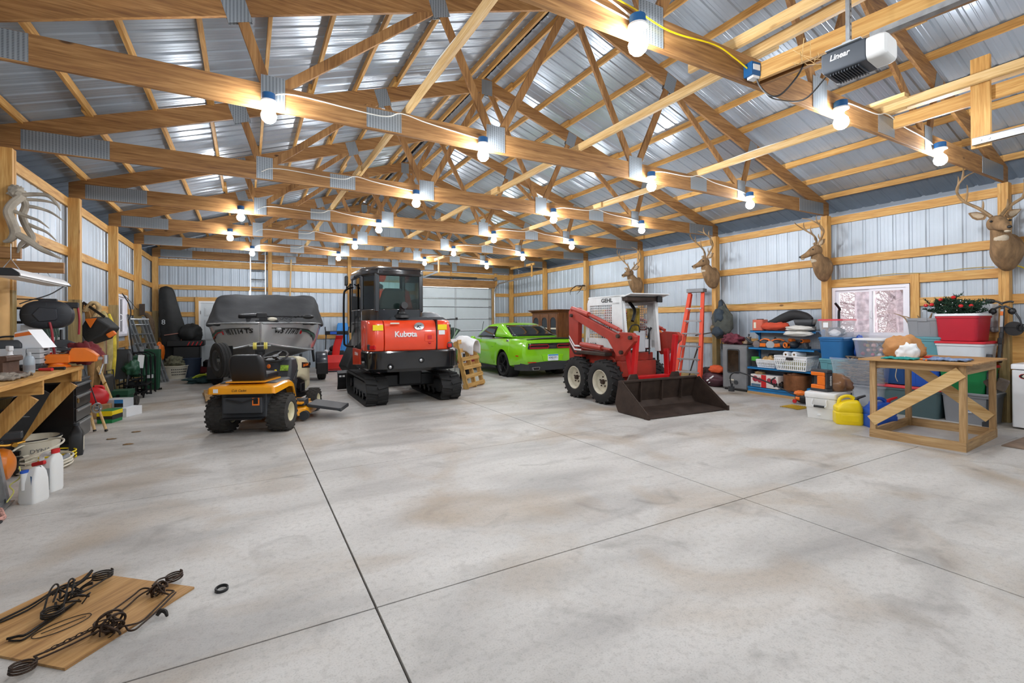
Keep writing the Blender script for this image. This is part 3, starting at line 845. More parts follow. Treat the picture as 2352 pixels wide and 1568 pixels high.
	q.lathe([(.0002, .004), (.062, .004), (.068, .008), (.072, .004), (.072, 0)], 24, X); em = q.build('emblem', 'steel', door)
	q = MB(); q.beam((hx+0.01, -1.126, 1.40), (hx+0.03, -1.126, 1.45), .012, .004, up=(0, 1, 0)); q.beam((hx+0.02, -1.126, 1.43), (hx+0.09, -1.126, 1.45), .012, .004, up=(0, 1, 0)); q.beam((hx+0.02, -1.126, 1.43), (hx+0.07, -1.126, 1.40), .012, .004, up=(0, 1, 0)); q.build('emblem_mark', 'blackm', em)
	q = MB(); q.prism(rrect(.19, .15, .02, 3, hx+.25, 1.22), 'y', -1.128, -1.11); la = q.build('latch_recess', 'kred', door, bevel=.006)
	q = MB(); q.box(hx+.21, hx+.29, -1.14, -1.12, 1.19, 1.26); q.ell((hx+.25, -1.13, 1.12), (.03, .012, .022)); q.build('latch', 'red', la, bevel=.004)
	q = MB(); q.box(hx-.48, hx-.32, -1.121, -1.10, 1.475, 1.50); q.build('label_plate', 'offwhite', door)
	for xx in (hx-.70, hx+.50):
		q = MB(); q.box(xx-.09, xx+.09, -1.125, -1.09, 1.36, 1.46); q.build('warning_label', 'yellow', lp if xx < hx else rp)
	q = MB(); q.box(hx+.43, hx+.55, -1.125, -1.09, 1.27, 1.35); q.build('info_label', 'white', rp)
	XX = Matrix.Translation((hx-.856, -.72, 1.2)) @ Matrix.Rotation(-PI/2, 4, 'Y') @ Matrix.Diagonal((1.9, 1, 1, 1))
	q = MB(); q.lathe([(.0002, .006), (.11, .006)], 24, XX); q.build('opening', 'black', lp)
	q = MB(); q.lathe([(.10, .004), (.11, .016), (.13, .016), (.14, .0)], 24, XX); q.build('opening_rim', 'kred', lp)
	for i in range(4):
		q = MB(); q.bx((hx+.715, -.93, 1.13+.10*i), (.05, .16, .06), (0, 0, R(-25))); q.build('vent', 'black', rp, bevel=.01)
	for sx, par in ((-1, lp), (1, rp)):
		q = MB(); q.bx((hx-.06+sx*.725, -1.03, 1.065), (.17, .10, .12), (0, 0, R(sx*38))); lo = q.build('lamp_guard', 'dkgrey', par, bevel=.03)
		q = MB(); q.bx((hx-.06+sx*.715, -1.055, 1.06), (.12, .08, .09), (0, 0, R(sx*38))); q.build('tail_lamp', 'lens', lo, bevel=.02)
	q = MB(); q.loft([[(hx+x, y, z) for x, y, z in ((-.45, -.98, 1.54), (.70, -.92, 1.54), (.74, -.4, 1.54), (-.5, -.4, 1.54))], [(hx+x, y, z) for x, y, z in ((-.38, -.9, 1.605), (.62, -.84, 1.60), (.66, -.4, 1.62), (-.42, -.4, 1.62))]])
	q.build('top_cover', 'dkgrey', t, bevel=.02)
	q = MB(); q.curve([(hx-.21, -.9, 1.58), (hx-.21, -.9, 1.72), (hx-.20, -.92, 1.80), (hx-.19, -1.02, 1.82)], [.05, .05, .06, .065], 16); q.lathe([(.13, 1.59), (.12, 1.64), (.07, 1.67), (.06, 1.7)], 20, Matrix.Translation((hx-.21, -.9, 0)))
	q.build('exhaust_pipe', 'black', t)
	q = MB(); q.ell((hx+.50, -.3, 1.58), (.25, .35, .14)); q.build('fuel_tank_top', 'grey', t)
	x0, x1, y0, y1 = -.86, .25, -.76, .72
	cabp = [(x0, y1-.05), (x0, -.33), (x0+.03, -.40), (-.66, y0+.04), (-.60, y0), (x1-.06, y0), (x1, y0+.06), (x1, y1-.05), (x1-.05, y1), (x0+.05, y1)]
	def sc(e): return [((x-(x0+x1)/2)*(1+e)+(x0+x1)/2, y*(1+e)) for x, y in cabp]
	q = MB(); q.loft([[(x, y, z) for x, y in sc(0)] for z in (.99, 1.72, 1.76)]); q.build('cab_base', 'gloss', t, bevel=.02)
	def pil(x, y, w):
		q = MB(); q.beam((x, y, 1.7), (x, y, 2.43), w, w, up=(0, 1, 0)); return q.build('cab_pillar', 'gloss', t, bevel=.02, seg=3)
	for x, y, w in ((-.63, y0+.05, .09), (x1-.045, y0+.05, .085), (x0+.03, -.34, .06), (x0+.04, y1-.06, .07), (x1-.05, y1-.06, .07)): pil(x, y, w)
	q = MB(); q.loft([[(x, y, z) for x, y in sc(e)] for z, e in ((2.38, 0), (2.42, .03), (2.50, .02), (2.55, -.06), (2.575, -.25))]); q.build('cab_roof', 'gloss', t, bevel=.02)
	q = MB(); q.box(-.6, x1-.08, y0+.025, y0+.032, 1.74, 2.39); q.build('rear_window', 'tint', t)
	q = MB(); q.beam((-.66, y0+.09, 2.07), (x0+.05, -.37, 2.07), .006, .64); q.build('corner_window', 'tint', t)
	q = MB(); q.box(x0+.02, x0+.026, -.3, y1-.1, 1.3, 2.38); q.build('left_window', 'tint', t)
	q = MB(); q.box(x1-.026, x1-.02, y0+.1, y1-.1, 1.6, 2.38); q.build('right_window', 'tint', t)
	q = MB(); q.box(x0+.08, x1-.08, y1-.04, y1-.034, 1.2, 2.38); q.build('windscreen', 'tint', t)
	q = MB(); q.loft([[(-.28+x, y, z) for x, y in rrect(w, d, .05, 4, 0, yy)] for z, w, d, yy in ((1.45, .50, .16, -.42), (1.7, .52, .16, -.45), (1.95, .48, .14, -.48), (2.10, .40, .11, -.50), (2.16, .30, .08, -.50))]); se = q.build('seat_back', M('seat_cloth', '#2c3231', .9), t, bevel=.02)
	q = MB(); q.box(-.53, -.03, -.45, .05, 1.3, 1.45); q.build('seat_cushion', 'black', t, bevel=.03)
	q = MB(); q.box(x1-.25, x1-.1, -.3, .2, 1.3, 1.72); q.box(x0+.1, x0+.2, -.3, .2, 1.3, 1.66); q.build('console', 'dkgrey', t, bevel=.02)
	for x in (hx-.55, hx+.05):
		q = MB(); q.curve([(x, .25, 1.5), (x, .27, 1.75), (x+.02, .24, 1.9)], [.012, .012, .03], 8); q.build('joystick', 'black', t)
	q = MB(); q.bx((x0-.13, .45, 2.36), (.06, .14, .2)); mi = q.build('mirror', 'black', t, bevel=.02)
	q = MB(); q.curve([(x0, .55, 2.3), (x0-.08, .5, 2.25), (x0-.12, .45, 2.2), (x0-.12, .45, 2.3)], .012, 6); q.build('mirror_arm', 'black', mi)
	q = MB(); q.curve([(x0-.02, .3, 2.22), (x0-.16, .3, 2.16), (x0-.20, .3, 2.0), (x0-.20, .3, 1.2), (x0-.17, .3, 1.05), (x0-.02, .3, 1.02)], .02, 8); q.build('grab_rail', 'blackm', t)
	q = MB(); q.tube([(x0-.06, .4, 2.3), (x0-.06, .4, 1.3)], .018, 8); q.build('door_bar', 'blackm', t)
	bx = hx-.05
	q = MB(); q.box(bx-.12, bx+.12, .65, 1.1, .7, 1.1); q.build('swing_post', 'kred', t, bevel=.02)
	def boxpath(pts, w, name):
		q = MB()
		rings = []
		for i, (y, z, h) in enumerate(pts):
			a = pts[max(0, i-1)]; b = pts[min(len(pts)-1, i+1)]
			d = Vector((0, b[0]-a[0], b[1]-a[1])).normalized(); n = Vector((0, -d.z, d.y))
			c = Vector((bx, y, z))
			rings.append([c+Vector((-w, 0, 0))+n*h, c+Vector((w, 0, 0))+n*h, c+Vector((w, 0, 0))-n*h, c+Vector((-w, 0, 0))-n*h])
		q.loft(rings); return q.build(name, 'kred', t, bevel=.012)
	boxpath([(1.0, .9, .1), (1.15, 1.35, .14), (1.3, 1.8, .16), (1.55, 2.1, .17), (1.95, 2.25, .13), (2.35, 2.25, .09)], .10, 'boom')
	boxpath([(2.25, 2.4, .08), (2.4, 2.2, .13), (2.35, 1.6, .11), (2.25, .9, .07)], .08, 'dipper_arm')
	q = MB(); q.cyl((bx, 1.05, 1.0), (bx, 1.35, 1.5), .06); q.cyl((bx, 1.35, 1.5), (bx, 1.5, 1.85), .03); q.cyl((bx+.02, 1.6, 2.35), (bx+.02, 2.2, 2.48), .055); q.build('cylinder', 'blackm', t)
	q = MB(); q.prism([(2.0, .75), (2.4, .8), (2.45, .55), (2.3, .3), (2.0, .2), (1.85, .35)], 'x', bx-.3, bx+.3); q.build('bucket', 'blackm', t, bevel=.02)
excavator()
MT['oldred'] = M('weathered_red_paint', '#a03528', .45, 0, .16, 5)
MT['newred'] = M('fresh_red_paint', '#c41218', .35, 0, .05, coat=.3)
MT['cabwhite'] = M('worn_white_paint', '#d5d8d8', .45, 0, .08, 6)
MT['rust'] = M('dark_rusty_steel', '#40332c', .6, .35, .35, 5, .2)
def skid():
	t = thing('skid_steer_loader', 'old red skid steer loader with white mesh cab and brown bucket lowered', 'loader', (6.25, 7.1, 0), R(-3))
	for sx in (-1, 1):
		for y in (.44, -.40):
			wheel(t, (sx*.515, y, .395), .395, .27, .225, M('wheel_cream', '#c9c3b0', .5, 0, .12, 12), 'lug', hub='rust', face=sx, n=20, dish=1)
	q = MB(); q.prism([(-.62, .28), (.8, .28), (.85, .5), (.8, .98), (-.2, .92), (-.5, .8), (-.66, .55)], 'x', -.37, .37); q.build('chassis', 'oldred', t, bevel=.015)
	for sx in (-1, 1):
		a, b = (sx*.50, sx*.40)
		xa, xb = min(a, b), max(a, b)
		q = MB(); q.prism([(.80, .35), (.82, 1.70), (.76, 1.76), (.50, 1.78), (.40, 1.68), (.47, 1.50), (.50, .95), (.36, .86), (.36, .80), (.62, .80)], 'x', xa, xb); tw = q.build('tower', 'oldred', t, bevel=.008)
		if sx < 0:
			for i in range(3):
				q = MB(); z = 1.22-.075*i
				q.prism([(.805, z), (.805, z-.035), (.62, z-.22), (.38, z-.22+.0), (.38, z-.19), (.60, z-.19)], 'x', xa-.002, xa+.002); q.build('stripe', 'white' if i < 2 else 'black', tw)
				q = MB(); q.prism([(.805, z-.04), (.805, z-.05), (.62, z-.235), (.38, z-.235), (.38, z-.225), (.625, z-.225)], 'x', xa-.002, xa+.002); q.build('stripe_line', 'black', tw)
		xa, xb = min(sx*.545, sx*.465), max(sx*.545, sx*.465)
		q = MB(); q.prism([(.60, 1.73), (.66, 1.62), (.60, 1.56), (-.52, 1.17), (-.78, .88), (-.95, .90), (-1.02, .98), (-1.24, 1.16), (-1.25, 1.24), (-1.18, 1.30), (-.86, 1.31), (-.78, 1.27)], 'x', xa, xb); ar = q.build('lift_arm', 'oldred', t, bevel=.01)
		q = MB(); xm = sx*.56
		for y, z in ((-.84, 1.24), (-1.16, 1.22), (-.92, .96), (.62, 1.62)): q.cyl((xm-.03, y, z), (xm+.03, y, z), .035, n=12)
		q.build('pivot_pin', 'rust', ar)
		q = MB(); q.cyl((sx*.50, .68, 1.76), (sx*.505, .1, 1.63), .05, n=14); q.cyl((sx*.505, .1, 1.63), (sx*.505, -.86, 1.33), .026, n=10); q.cyl((sx*.505, .0, 1.605), (sx*.505, -.78, 1.355), .036, n=12); q.build('tilt_cylinder', 'oldred', t)
		q = MB(); q.cyl((sx*.46, .42, 1.04), (sx*.46, -.25, 1.0), .055, n=14); q.cyl((sx*.46, -.25, 1.0), (sx*.46, -.5, .98), .025, n=10); q.build('lift_cylinder', 'oldred', t)
		q = MB(); q.box(min(sx*.36, sx*.53), max(sx*.36, sx*.53), -.42, .5, .86, .92); q.build('step', 'rust', t, bevel=.01)
		q = MB(); q.beam((sx*.44, -1.18, 1.26), (sx*.44, -1.06, .28), .075, .085, up=(0, 1, 0)); q.build('front_link', 'newred', t, bevel=.01)
		q = MB(); q.beam((sx*.45, -.95, 1.0), (sx*.38, -1.05, .25), .05, .11, up=(0, 1, 0)); q.build('arm_foot', 'newred', t, bevel=.008)
	q = MB(); q.box(-.5, .5, -1.12, -1.02, .42, .56); q.box(-.2, .42, -1.10, -1.0, .26, .42); q.build('cross_frame', 'newred', t, bevel=.01)
	q = MB(); q.box(-.40, .40, -.74, -.6, .5, .78); q.box(-.36, .40, -.66, -.5, .78, .92); q.build('front_plate', 'oldred', t, bevel=.01)
	hw = .43
	def meshpanel(x, ya, yb, za, zb, ny, nz, name):
		q = MB(); b = .010
		for i in range(ny+1):
			y = ya+(yb-ya)*i/ny; q.box(x-.004, x+.004, y-b/2, y+b/2, za, zb)
		for i in range(nz+1):
			z = za+(zb-za)*i/nz; q.box(x-.004, x+.004, min(ya, yb), max(ya, yb), z-b/2, z+b/2)
		return q.build(name, 'cabwhite', t)
	for sx in (-1, 1):
		x = sx*hw
		q = MB(); a, b = min(x, x-sx*.03), max(x, x-sx*.03)
		q.prism([(.33, 1.0), (.30, 1.45), (.24, 1.90), (.18, 1.94), (-.72, 1.96), (-.72, 1.80), (.17, 1.80), (.22, 1.0)], 'x', a, b)
		q.prism([(-.72, 1.96), (-.76, 1.95), (-.80, 1.02), (-.62, 1.02), (-.50, 1.25), (-.50, 1.84), (-.72, 1.84)], 'x', a, b)
		q.prism([(.33, 1.0), (-.80, 1.0), (-.70, 1.14), (-.50, 1.18), (.25, 1.18)], 'x', a, b)
		s = q.build('cab_side', 'cabwhite', t, bevel=.004)
		if sx < 0:
			text('maker_lettering', 'GEHL', .10, 'black', s, FR((x-.002, -.36, 1.88), (0, -1, 0), (0, 0, 1)), bold=.003, sx=1.35)
			text('model_lettering', '4610', .095, 'black', s, FR((x-.002, .08, 1.05), (0, -1, 0), (0, 0, 1)), bold=.002, sx=1.25)
		meshpanel(x-sx*.01, .19, -.50, 1.18, 1.81, 13, 14, 'side_mesh')
	q = MB(); b = .011
	for i in range(17): q.box(-hw+.053*i, -hw+.053*i+b, .25, .258, 1.15, 1.85)
	for i in range(14): q.box(-hw, hw, .25, .258, 1.2+.05*i, 1.2+.05*i+b)
	q.build('rear_mesh', 'cabwhite', t)
	q = MB(); q.box(-hw, hw, -.80, .22, 1.93, 1.965); q.prism([(-.76, 1.945), (-1.0, 1.99), (-1.01, 1.975), (-.78, 1.92)], 'x', -hw+.02, hw+.06); q.build('cab_roof', 'cabwhite', t, bevel=.006)
	q = MB(); q.box(-hw+.03, hw-.03, -.9, -.1, 1.86, 1.925); q.build('roof_liner', 'rust', t, bevel=.01)
	q = MB(); q.bx((.31, -.93, 1.89), (.11, .05, .11)); q.build('work_lamp', 'black', t, bevel=.01)
	for x in (-hw+.06, hw-.06):
		q = MB(); q.beam((x, -.74, 1.92), (x, -.82, .95), .05, .05, up=(1, 0, 0), t2=(.11, .05)); q.build('front_post', 'cabwhite', t, bevel=.006)
	q = MB(); q.box(-.28, .22, -.35, .0, 1.0, 1.12); q.box(-.28, .22, -.05, .05, 1.1, 1.5); q.build('seat', 'black', t, bevel=.03)
	q = MB(); q.bx((.02, -.72, 1.13), (.26, .03, .38)); q.build('document_holder', 'ltgrey', t, bevel=.01)
	q = MB(); q.curve([(.18, -.80, .9), (.18, -.80, 1.34), (.1, -.80, 1.35)], .014, 8); q.curve([(-.25, -.75, 1.3), (-.2, -.78, 1.42), (-.05, -.78, 1.42), (.0, -.75, 1.3)], .012, 8); q.build('safety_bar', 'black', t)
	for x in (-.3, .33):
		q = MB(); q.curve([(x, -.55, .92), (x, -.62, 1.25), (x+.03, -.66, 1.38)], [.012, .012, .022], 8); q.build('control_lever', 'black', t)
	q = MB(); q.curve([(.06, -.4, 1.86), (.0, -.62, 1.7), (-.12, -.7, 1.5)], .03, 8); q.build('seat_belt', 'black', t)
	q = MB(); q.box(.34, .40, -.3, .0, 1.25, 1.75); q.build('warning_sheet', M('stained_yellow_label', '#b89a30', .6, 0, .4, 12), t)
	q = MB(); q.box(.18, .40, -.62, -.60, 1.0, 1.16); q.build('decal_sheet', 'white', t)
	bw = .86
	q = MB()
	pr = [(-1.22, .50), (-1.14, .14), (-1.22, .03), (-1.90, .005), (-1.90, .02), (-1.24, .05), (-1.17, .15), (-1.24, .50)]
	q.prism(pr, 'x', -bw, bw); bk = q.build('bucket', 'rust', t, bevel=.003)
	for x in (-bw, bw):
		q = MB(); q.prism([(-1.22, .50), (-1.13, .14), (-1.21, .01), (-1.90, .005), (-1.91, .05), (-1.30, .50)], 'x', x-.012, x+.012); q.build('side_plate', 'rust', bk, bevel=.003)
		q = MB(); q.beam((x, -1.31, .51), (x, -1.91, .06), .016, .02); q.box(x-.02, x+.02, -1.93, -1.83, .0, .08); q.build('edge_bar', 'rust', bk)
	q = MB(); q.box(-bw, bw, -1.27, -1.20, .485, .52); q.build('top_lip', 'rust', bk, bevel=.006)
	for x in (-.42, .05, .5):
		q = MB(); q.prism([(-1.19, .14), (-1.24, .48), (-1.27, .48), (-1.25, .14)], 'x', x-.01, x+.01); q.build('inner_rib', 'rust', bk)
	for x in (-.5, .45):
		q = MB(); q.prism([(x-.12, .5), (x-.06, .60), (x+.08, .60), (x+.12, .5)], 'y', -1.16, -1.13); q.build('hitch_plate', 'rust', bk)
skid()
MT['green'] = M('lime_green_car_paint', '#86d01c', .22, 0., .03, coat=1.)
MT['carglass'] = M('dark_car_glass', '#10141a', .06, 0, .05, coat=.5)
def car():
	t = thing('car', 'lime green two-door muscle car parked with its tail to the camera', 'car', (7.07, 11.46, 0), R(-1.5))
	S = [(-1.07, .46, .72, .66, .82, .92, .80, 1.0, .72), (-1.02, .40, .80, .66, .89, .93, .86, 1.03, .76), (-.85, .34, .88, .68, .935, .96, .89, 1.05, .78),
         (-.45, .28, .93, .70, .965, .99, .90, 1.06, .80), (0, .24, .95, .70, .965, .99, .90, 1.05, .81), (.5, .22, .93, .64, .945, .95, .885, 1.04, .82), (1.0, .20, .92, .58, .94, .91, .875, 1.01, .82),
         (1.8, .20, .92, .58, .94, .90, .87, 1.0, .82), (2.4, .21, .93, .60, .95, .90, .87, 1.0, .76), (3.0, .23, .94, .62, .955, .88, .86, .97, .7), (3.5, .26, .9, .60, .92, .82, .82, .92, .66), (3.85, .32, .80, .58, .84, .76, .74, .84, .6), (3.95, .4, .7, .58, .72, .72, .66, .78, .55)]
	rings = []
	ys = sorted(set([r[0] for r in S]+[c+d for c in (0, 2.95) for d in (-.412, -.405, -.38, -.33, -.25, -.15, -.05, .05, .15, .25, .33, .38, .405, .412)]))
	for y in ys:
		for r0, r1 in zip(S, S[1:]):
			if r0[0] <= y <= r1[0]:
				f = (y-r0[0])/(r1[0]-r0[0]); f = f*f*(3-2*f)*.5+f*.5
				zb, wb, zm, wm, zs, ws, zt, wt = [p+(q_-p)*f for p, q_ in zip(r0[1:], r1[1:])]; break
		half = [(wb*.9, zb), (wb, zb+.06), ((wb+wm)/2+.012, (zb+zm)/2), (wm, zm), (wm-.004, zm+.06), (ws, zs), ((ws+wt)/2, zt-.015), (wt*.75, zt+.008), (wt*.35, zt+.018)]
		for cc in (0, 2.95):
			e = abs(y-cc)
			if e < .408:
				za = .345+math.sqrt(.408**2-e*e)
				def wat(z): return wb+(wm-wb)*min(1, max(0, (z-zb)/(zm-zb)))+.008
				half = [(wat(za)-.06 if z < za and i == 0 else (wat(max(z, za)) if i < 5 else x), max(z, za+.004*i)) for i, (x, z) in enumerate(half)]
		rings.append([(x, y, z) for x, z in half]+[(-x, y, z) for x, z in reversed(half)])
	q = MB(); q.loft(rings); body = q.build('body', 'green', t)
	for y in (0, 2.95):
		for sx in (-1, 1):
			q = MB(); q.cyl((sx*.60, y, .345), (sx*.93, y, .345), .402, n=36, caps=False); q.build('wheel_well', 'black', t)
	for sx in (-1, 1):
		for y in (0, 2.95): wheel(t, (sx*.82, y, .345), .345, .26, .26, 'blackm', 'road', face=sx, hub='blackm', spokes=5, dish=1)
	def outline(hw0, hw1, ya, yb, n=10):
		P = []
		c = .12
		rear = [(-hw0+2*hw0*i/n, ya-.06*math.sin(PI*i/n)) for i in range(n+1)]
		right = [(hw0+(hw1-hw0)*i/n, ya+(yb-ya)*i/n) for i in range(1, n)]
		front = [(hw1-2*hw1*i/n, yb+.10*math.sin(PI*i/n)) for i in range(n+1)]
		left = [(-hw1+(hw0-hw1)*-i/n, yb+(ya-yb)*i/n) for i in range(1, n)]
		return rear+right+front+left
	lv = [(1.02, .82, .83, -.42, 2.25), (1.14, .78, .80, -.06, 2.0), (1.27, .72, .75, .24, 1.74), (1.38, .66, .70, .50, 1.5), (1.44, .59, .64, .70, 1.3), (1.47, .47, .5, .88, 1.15), (1.48, .2, .2, .98, 1.05)]
	rg = [[(x, y, z) for x, y in outline(a, b, ya, yb)] for z, a, b, ya, yb in lv]
	q = MB(); q.loft(rg); gh = q.build('roof', 'green', t, sub=1)
	def lev(z):
		for (z0, *a), (z1, *b) in zip(lv, lv[1:]):
			if z0 <= z <= z1:
				f = (z-z0)/(z1-z0); return [p+(r-p)*f for p, r in zip(a, b)]
	def rear(u, v):
		z = 1.10+.30*v; a, b, ya, yb = lev(z)
		k = (u-.5)*2*(.90-.02*v); return (a*k, ya-.055*math.cos(k*PI/2)-.012, z+.008)
	q = MB(); q.grid(rear, 12, 6); q.build('rear_window', 'carglass', t, solid=.006)
	for sx in (-1, 1):
		def side(u, v, sx=sx):
			z = 1.04+.33*v; a, b, ya, yb = lev(z)
			y = (.42+.10*v*0)+(1.72-.55*v-.42)*u + (.08*v if u < .01 else 0)
			y = .74+.04*v+(1.98-.62*v-.74-.04*v)*u
			f = (y-ya)/(yb-ya)
			zz = z if u > .12 else z
			return (sx*(a+(b-a)*f+.012), y, zz)
		q = MB(); q.grid(side, 10, 5); q.build('side_window', 'carglass', t, solid=.008)
		q = MB(); q.beam((sx*.952, .52, .34), (sx*.90, .52, .90), .006, .004, up=(0, 1, 0)); q.build('door_seam', 'black', t)
		q = MB(); q.box(sx*.915-.012, sx*.915+.012, .62, .78, .80, .83); q.build('door_handle', 'green', t, bevel=.006)
		q = MB(); q.ell((sx*.95, 2.05, 1.0), (.09, .06, .07)); q.build('door_mirror', 'green', t)
		q = MB(); q.cyl((sx*.865, -.25, .97), (sx*.905, -.25, .955), .07, n=20); fc = q.build('fuel_cap', 'steel', t)
		q = MB(); q.box(sx*.93-.012, sx*.93+.012, -.88, -.76, .60, .625); q.build('side_marker', 'lens', t)
		q = MB(); q.prism([(.42, .20), (2.5, .20), (2.5, .27), (.42, .27)], 'x', sx*.93-.02, sx*.93+.02); q.build('sill', 'black', t)
	def wx(y): return y
	def rf(x): return -1.080+.06*max(0, (abs(x)-.70)/.1)**2   # rear face
	q = MB(); q.grid(lambda u, v: ((u-.5)*1.60, rf((u-.5)*1.6)-.004+.012*v, .79+.15*v), 24, 2); pn = q.build('tail_panel', M('gloss_black_panel', '#0c0d10', .1, 0, .05, coat=.6), t, solid=.012)
	for sx in (-1, 1):
		q = MB(); pts = [(sx*(.42+x), rf(sx*(.42+x))-.022, .85+z) for x, z in rrect(.56, .095, .04, 4)]
		q.tube(pts, .011, 6, True); q.build('tail_lamp', M('tail_lamp_red', '#a01420', .2, 0, .1, coat=.5), pn)
		q = MB(); q.grid(lambda u, v: (sx*(.16+.52*u), rf(sx*(.16+.52*u))-.02, .815+.03*v), 8, 1); q.build('lamp_strip', M('lamp_highlight', '#7c2a34', .2), pn)
	text('maker_lettering', 'DODGE', .05, 'steel', pn, FR((0, -1.092, .85), (1, 0, 0), (0, 0, 1)), sp=1.5)
	q = MB(); q.grid(lambda u, v: ((u-.5)*1.46, -1.05+.05*abs((u-.5)*2)**3-.02+.17*v, 1.03+.035*(1-v)-.03*abs((u-.5)*2)**3), 16, 2); q.build('spoiler', 'black', t, solid=.03)
	q = MB(); q.loft([[(x, y, z) for x, y in ((-.93, -.62), (-.88, -.9), (-.7, -1.05), (0, -1.09), (.7, -1.05), (.88, -.9), (.93, -.62))] for z in (.46,)]+[[(x*.95, y+.06, z) for x, y in ((-.93, -.62), (-.88, -.9), (-.7, -1.05), (0, -1.09), (.7, -1.05), (.88, -.9), (.93, -.62))] for z in (.27, .22)]); q.build('lower_bumper', 'dkgrey', t, bevel=.02)
	q = MB(); q.prism([(-.34, .64), (.34, .64), (.28, .47), (-.28, .47)], 'y', -1.10, -1.0); q.build('plate_recess', 'green', t, bevel=.01)
	q = MB(); q.prism(rrect(.32, .165, .015, 3, 0, .56), 'y', -1.112, -1.10); pl = q.build('licence_plate', M('plate_white', '#dfe6ec', .4), t)
	q = MB(); q.box(-.155, .155, -1.114, -1.111, .605, .638); q.build('plate_band', M('plate_blue', '#3e8fd0', .4), pl)
	text('plate_number', 'KMD 971', .072, 'black', pl, FR((0, -1.114, .552), (1, 0, 0), (0, 0, 1)), sx=.95)
	for sx in (-1, 1):
		q = MB(); q.prism([(sx*.50-.12, .32), (sx*.50+.12, .32), (sx*.50+.09, .24), (sx*.50-.09, .24)], 'y', -1.08, -.95); ex = q.build('exhaust_tip', 'steel', t, bevel=.008)
		q = MB(); q.prism([(sx*.50-.095, .31), (sx*.50+.095, .31), (sx*.50+.075, .25), (sx*.50-.075, .25)], 'y', -1.084, -1.0); q.build('exhaust_bore', 'black', ex)
		q = MB(); q.box(sx*.62-.12, sx*.62+.12, -1.075, -1.05, .435, .455); q.build('reflector', 'lens', t)
	q = MB(); q.cyl((-.45, 2.6, .95), (-.55, 2.1, 1.52), .008); q.ell((0, .95, 1.47), (.03, .08, .03)); q.build('aerial', 'black', t)
car()
MT['cub'] = M('tractor_yellow', '#f0a010', .3, 0, .05, coat=.5)
MT['cream'] = M('tractor_cream', '#ded6b4', .35, 0, .04, coat=.3)
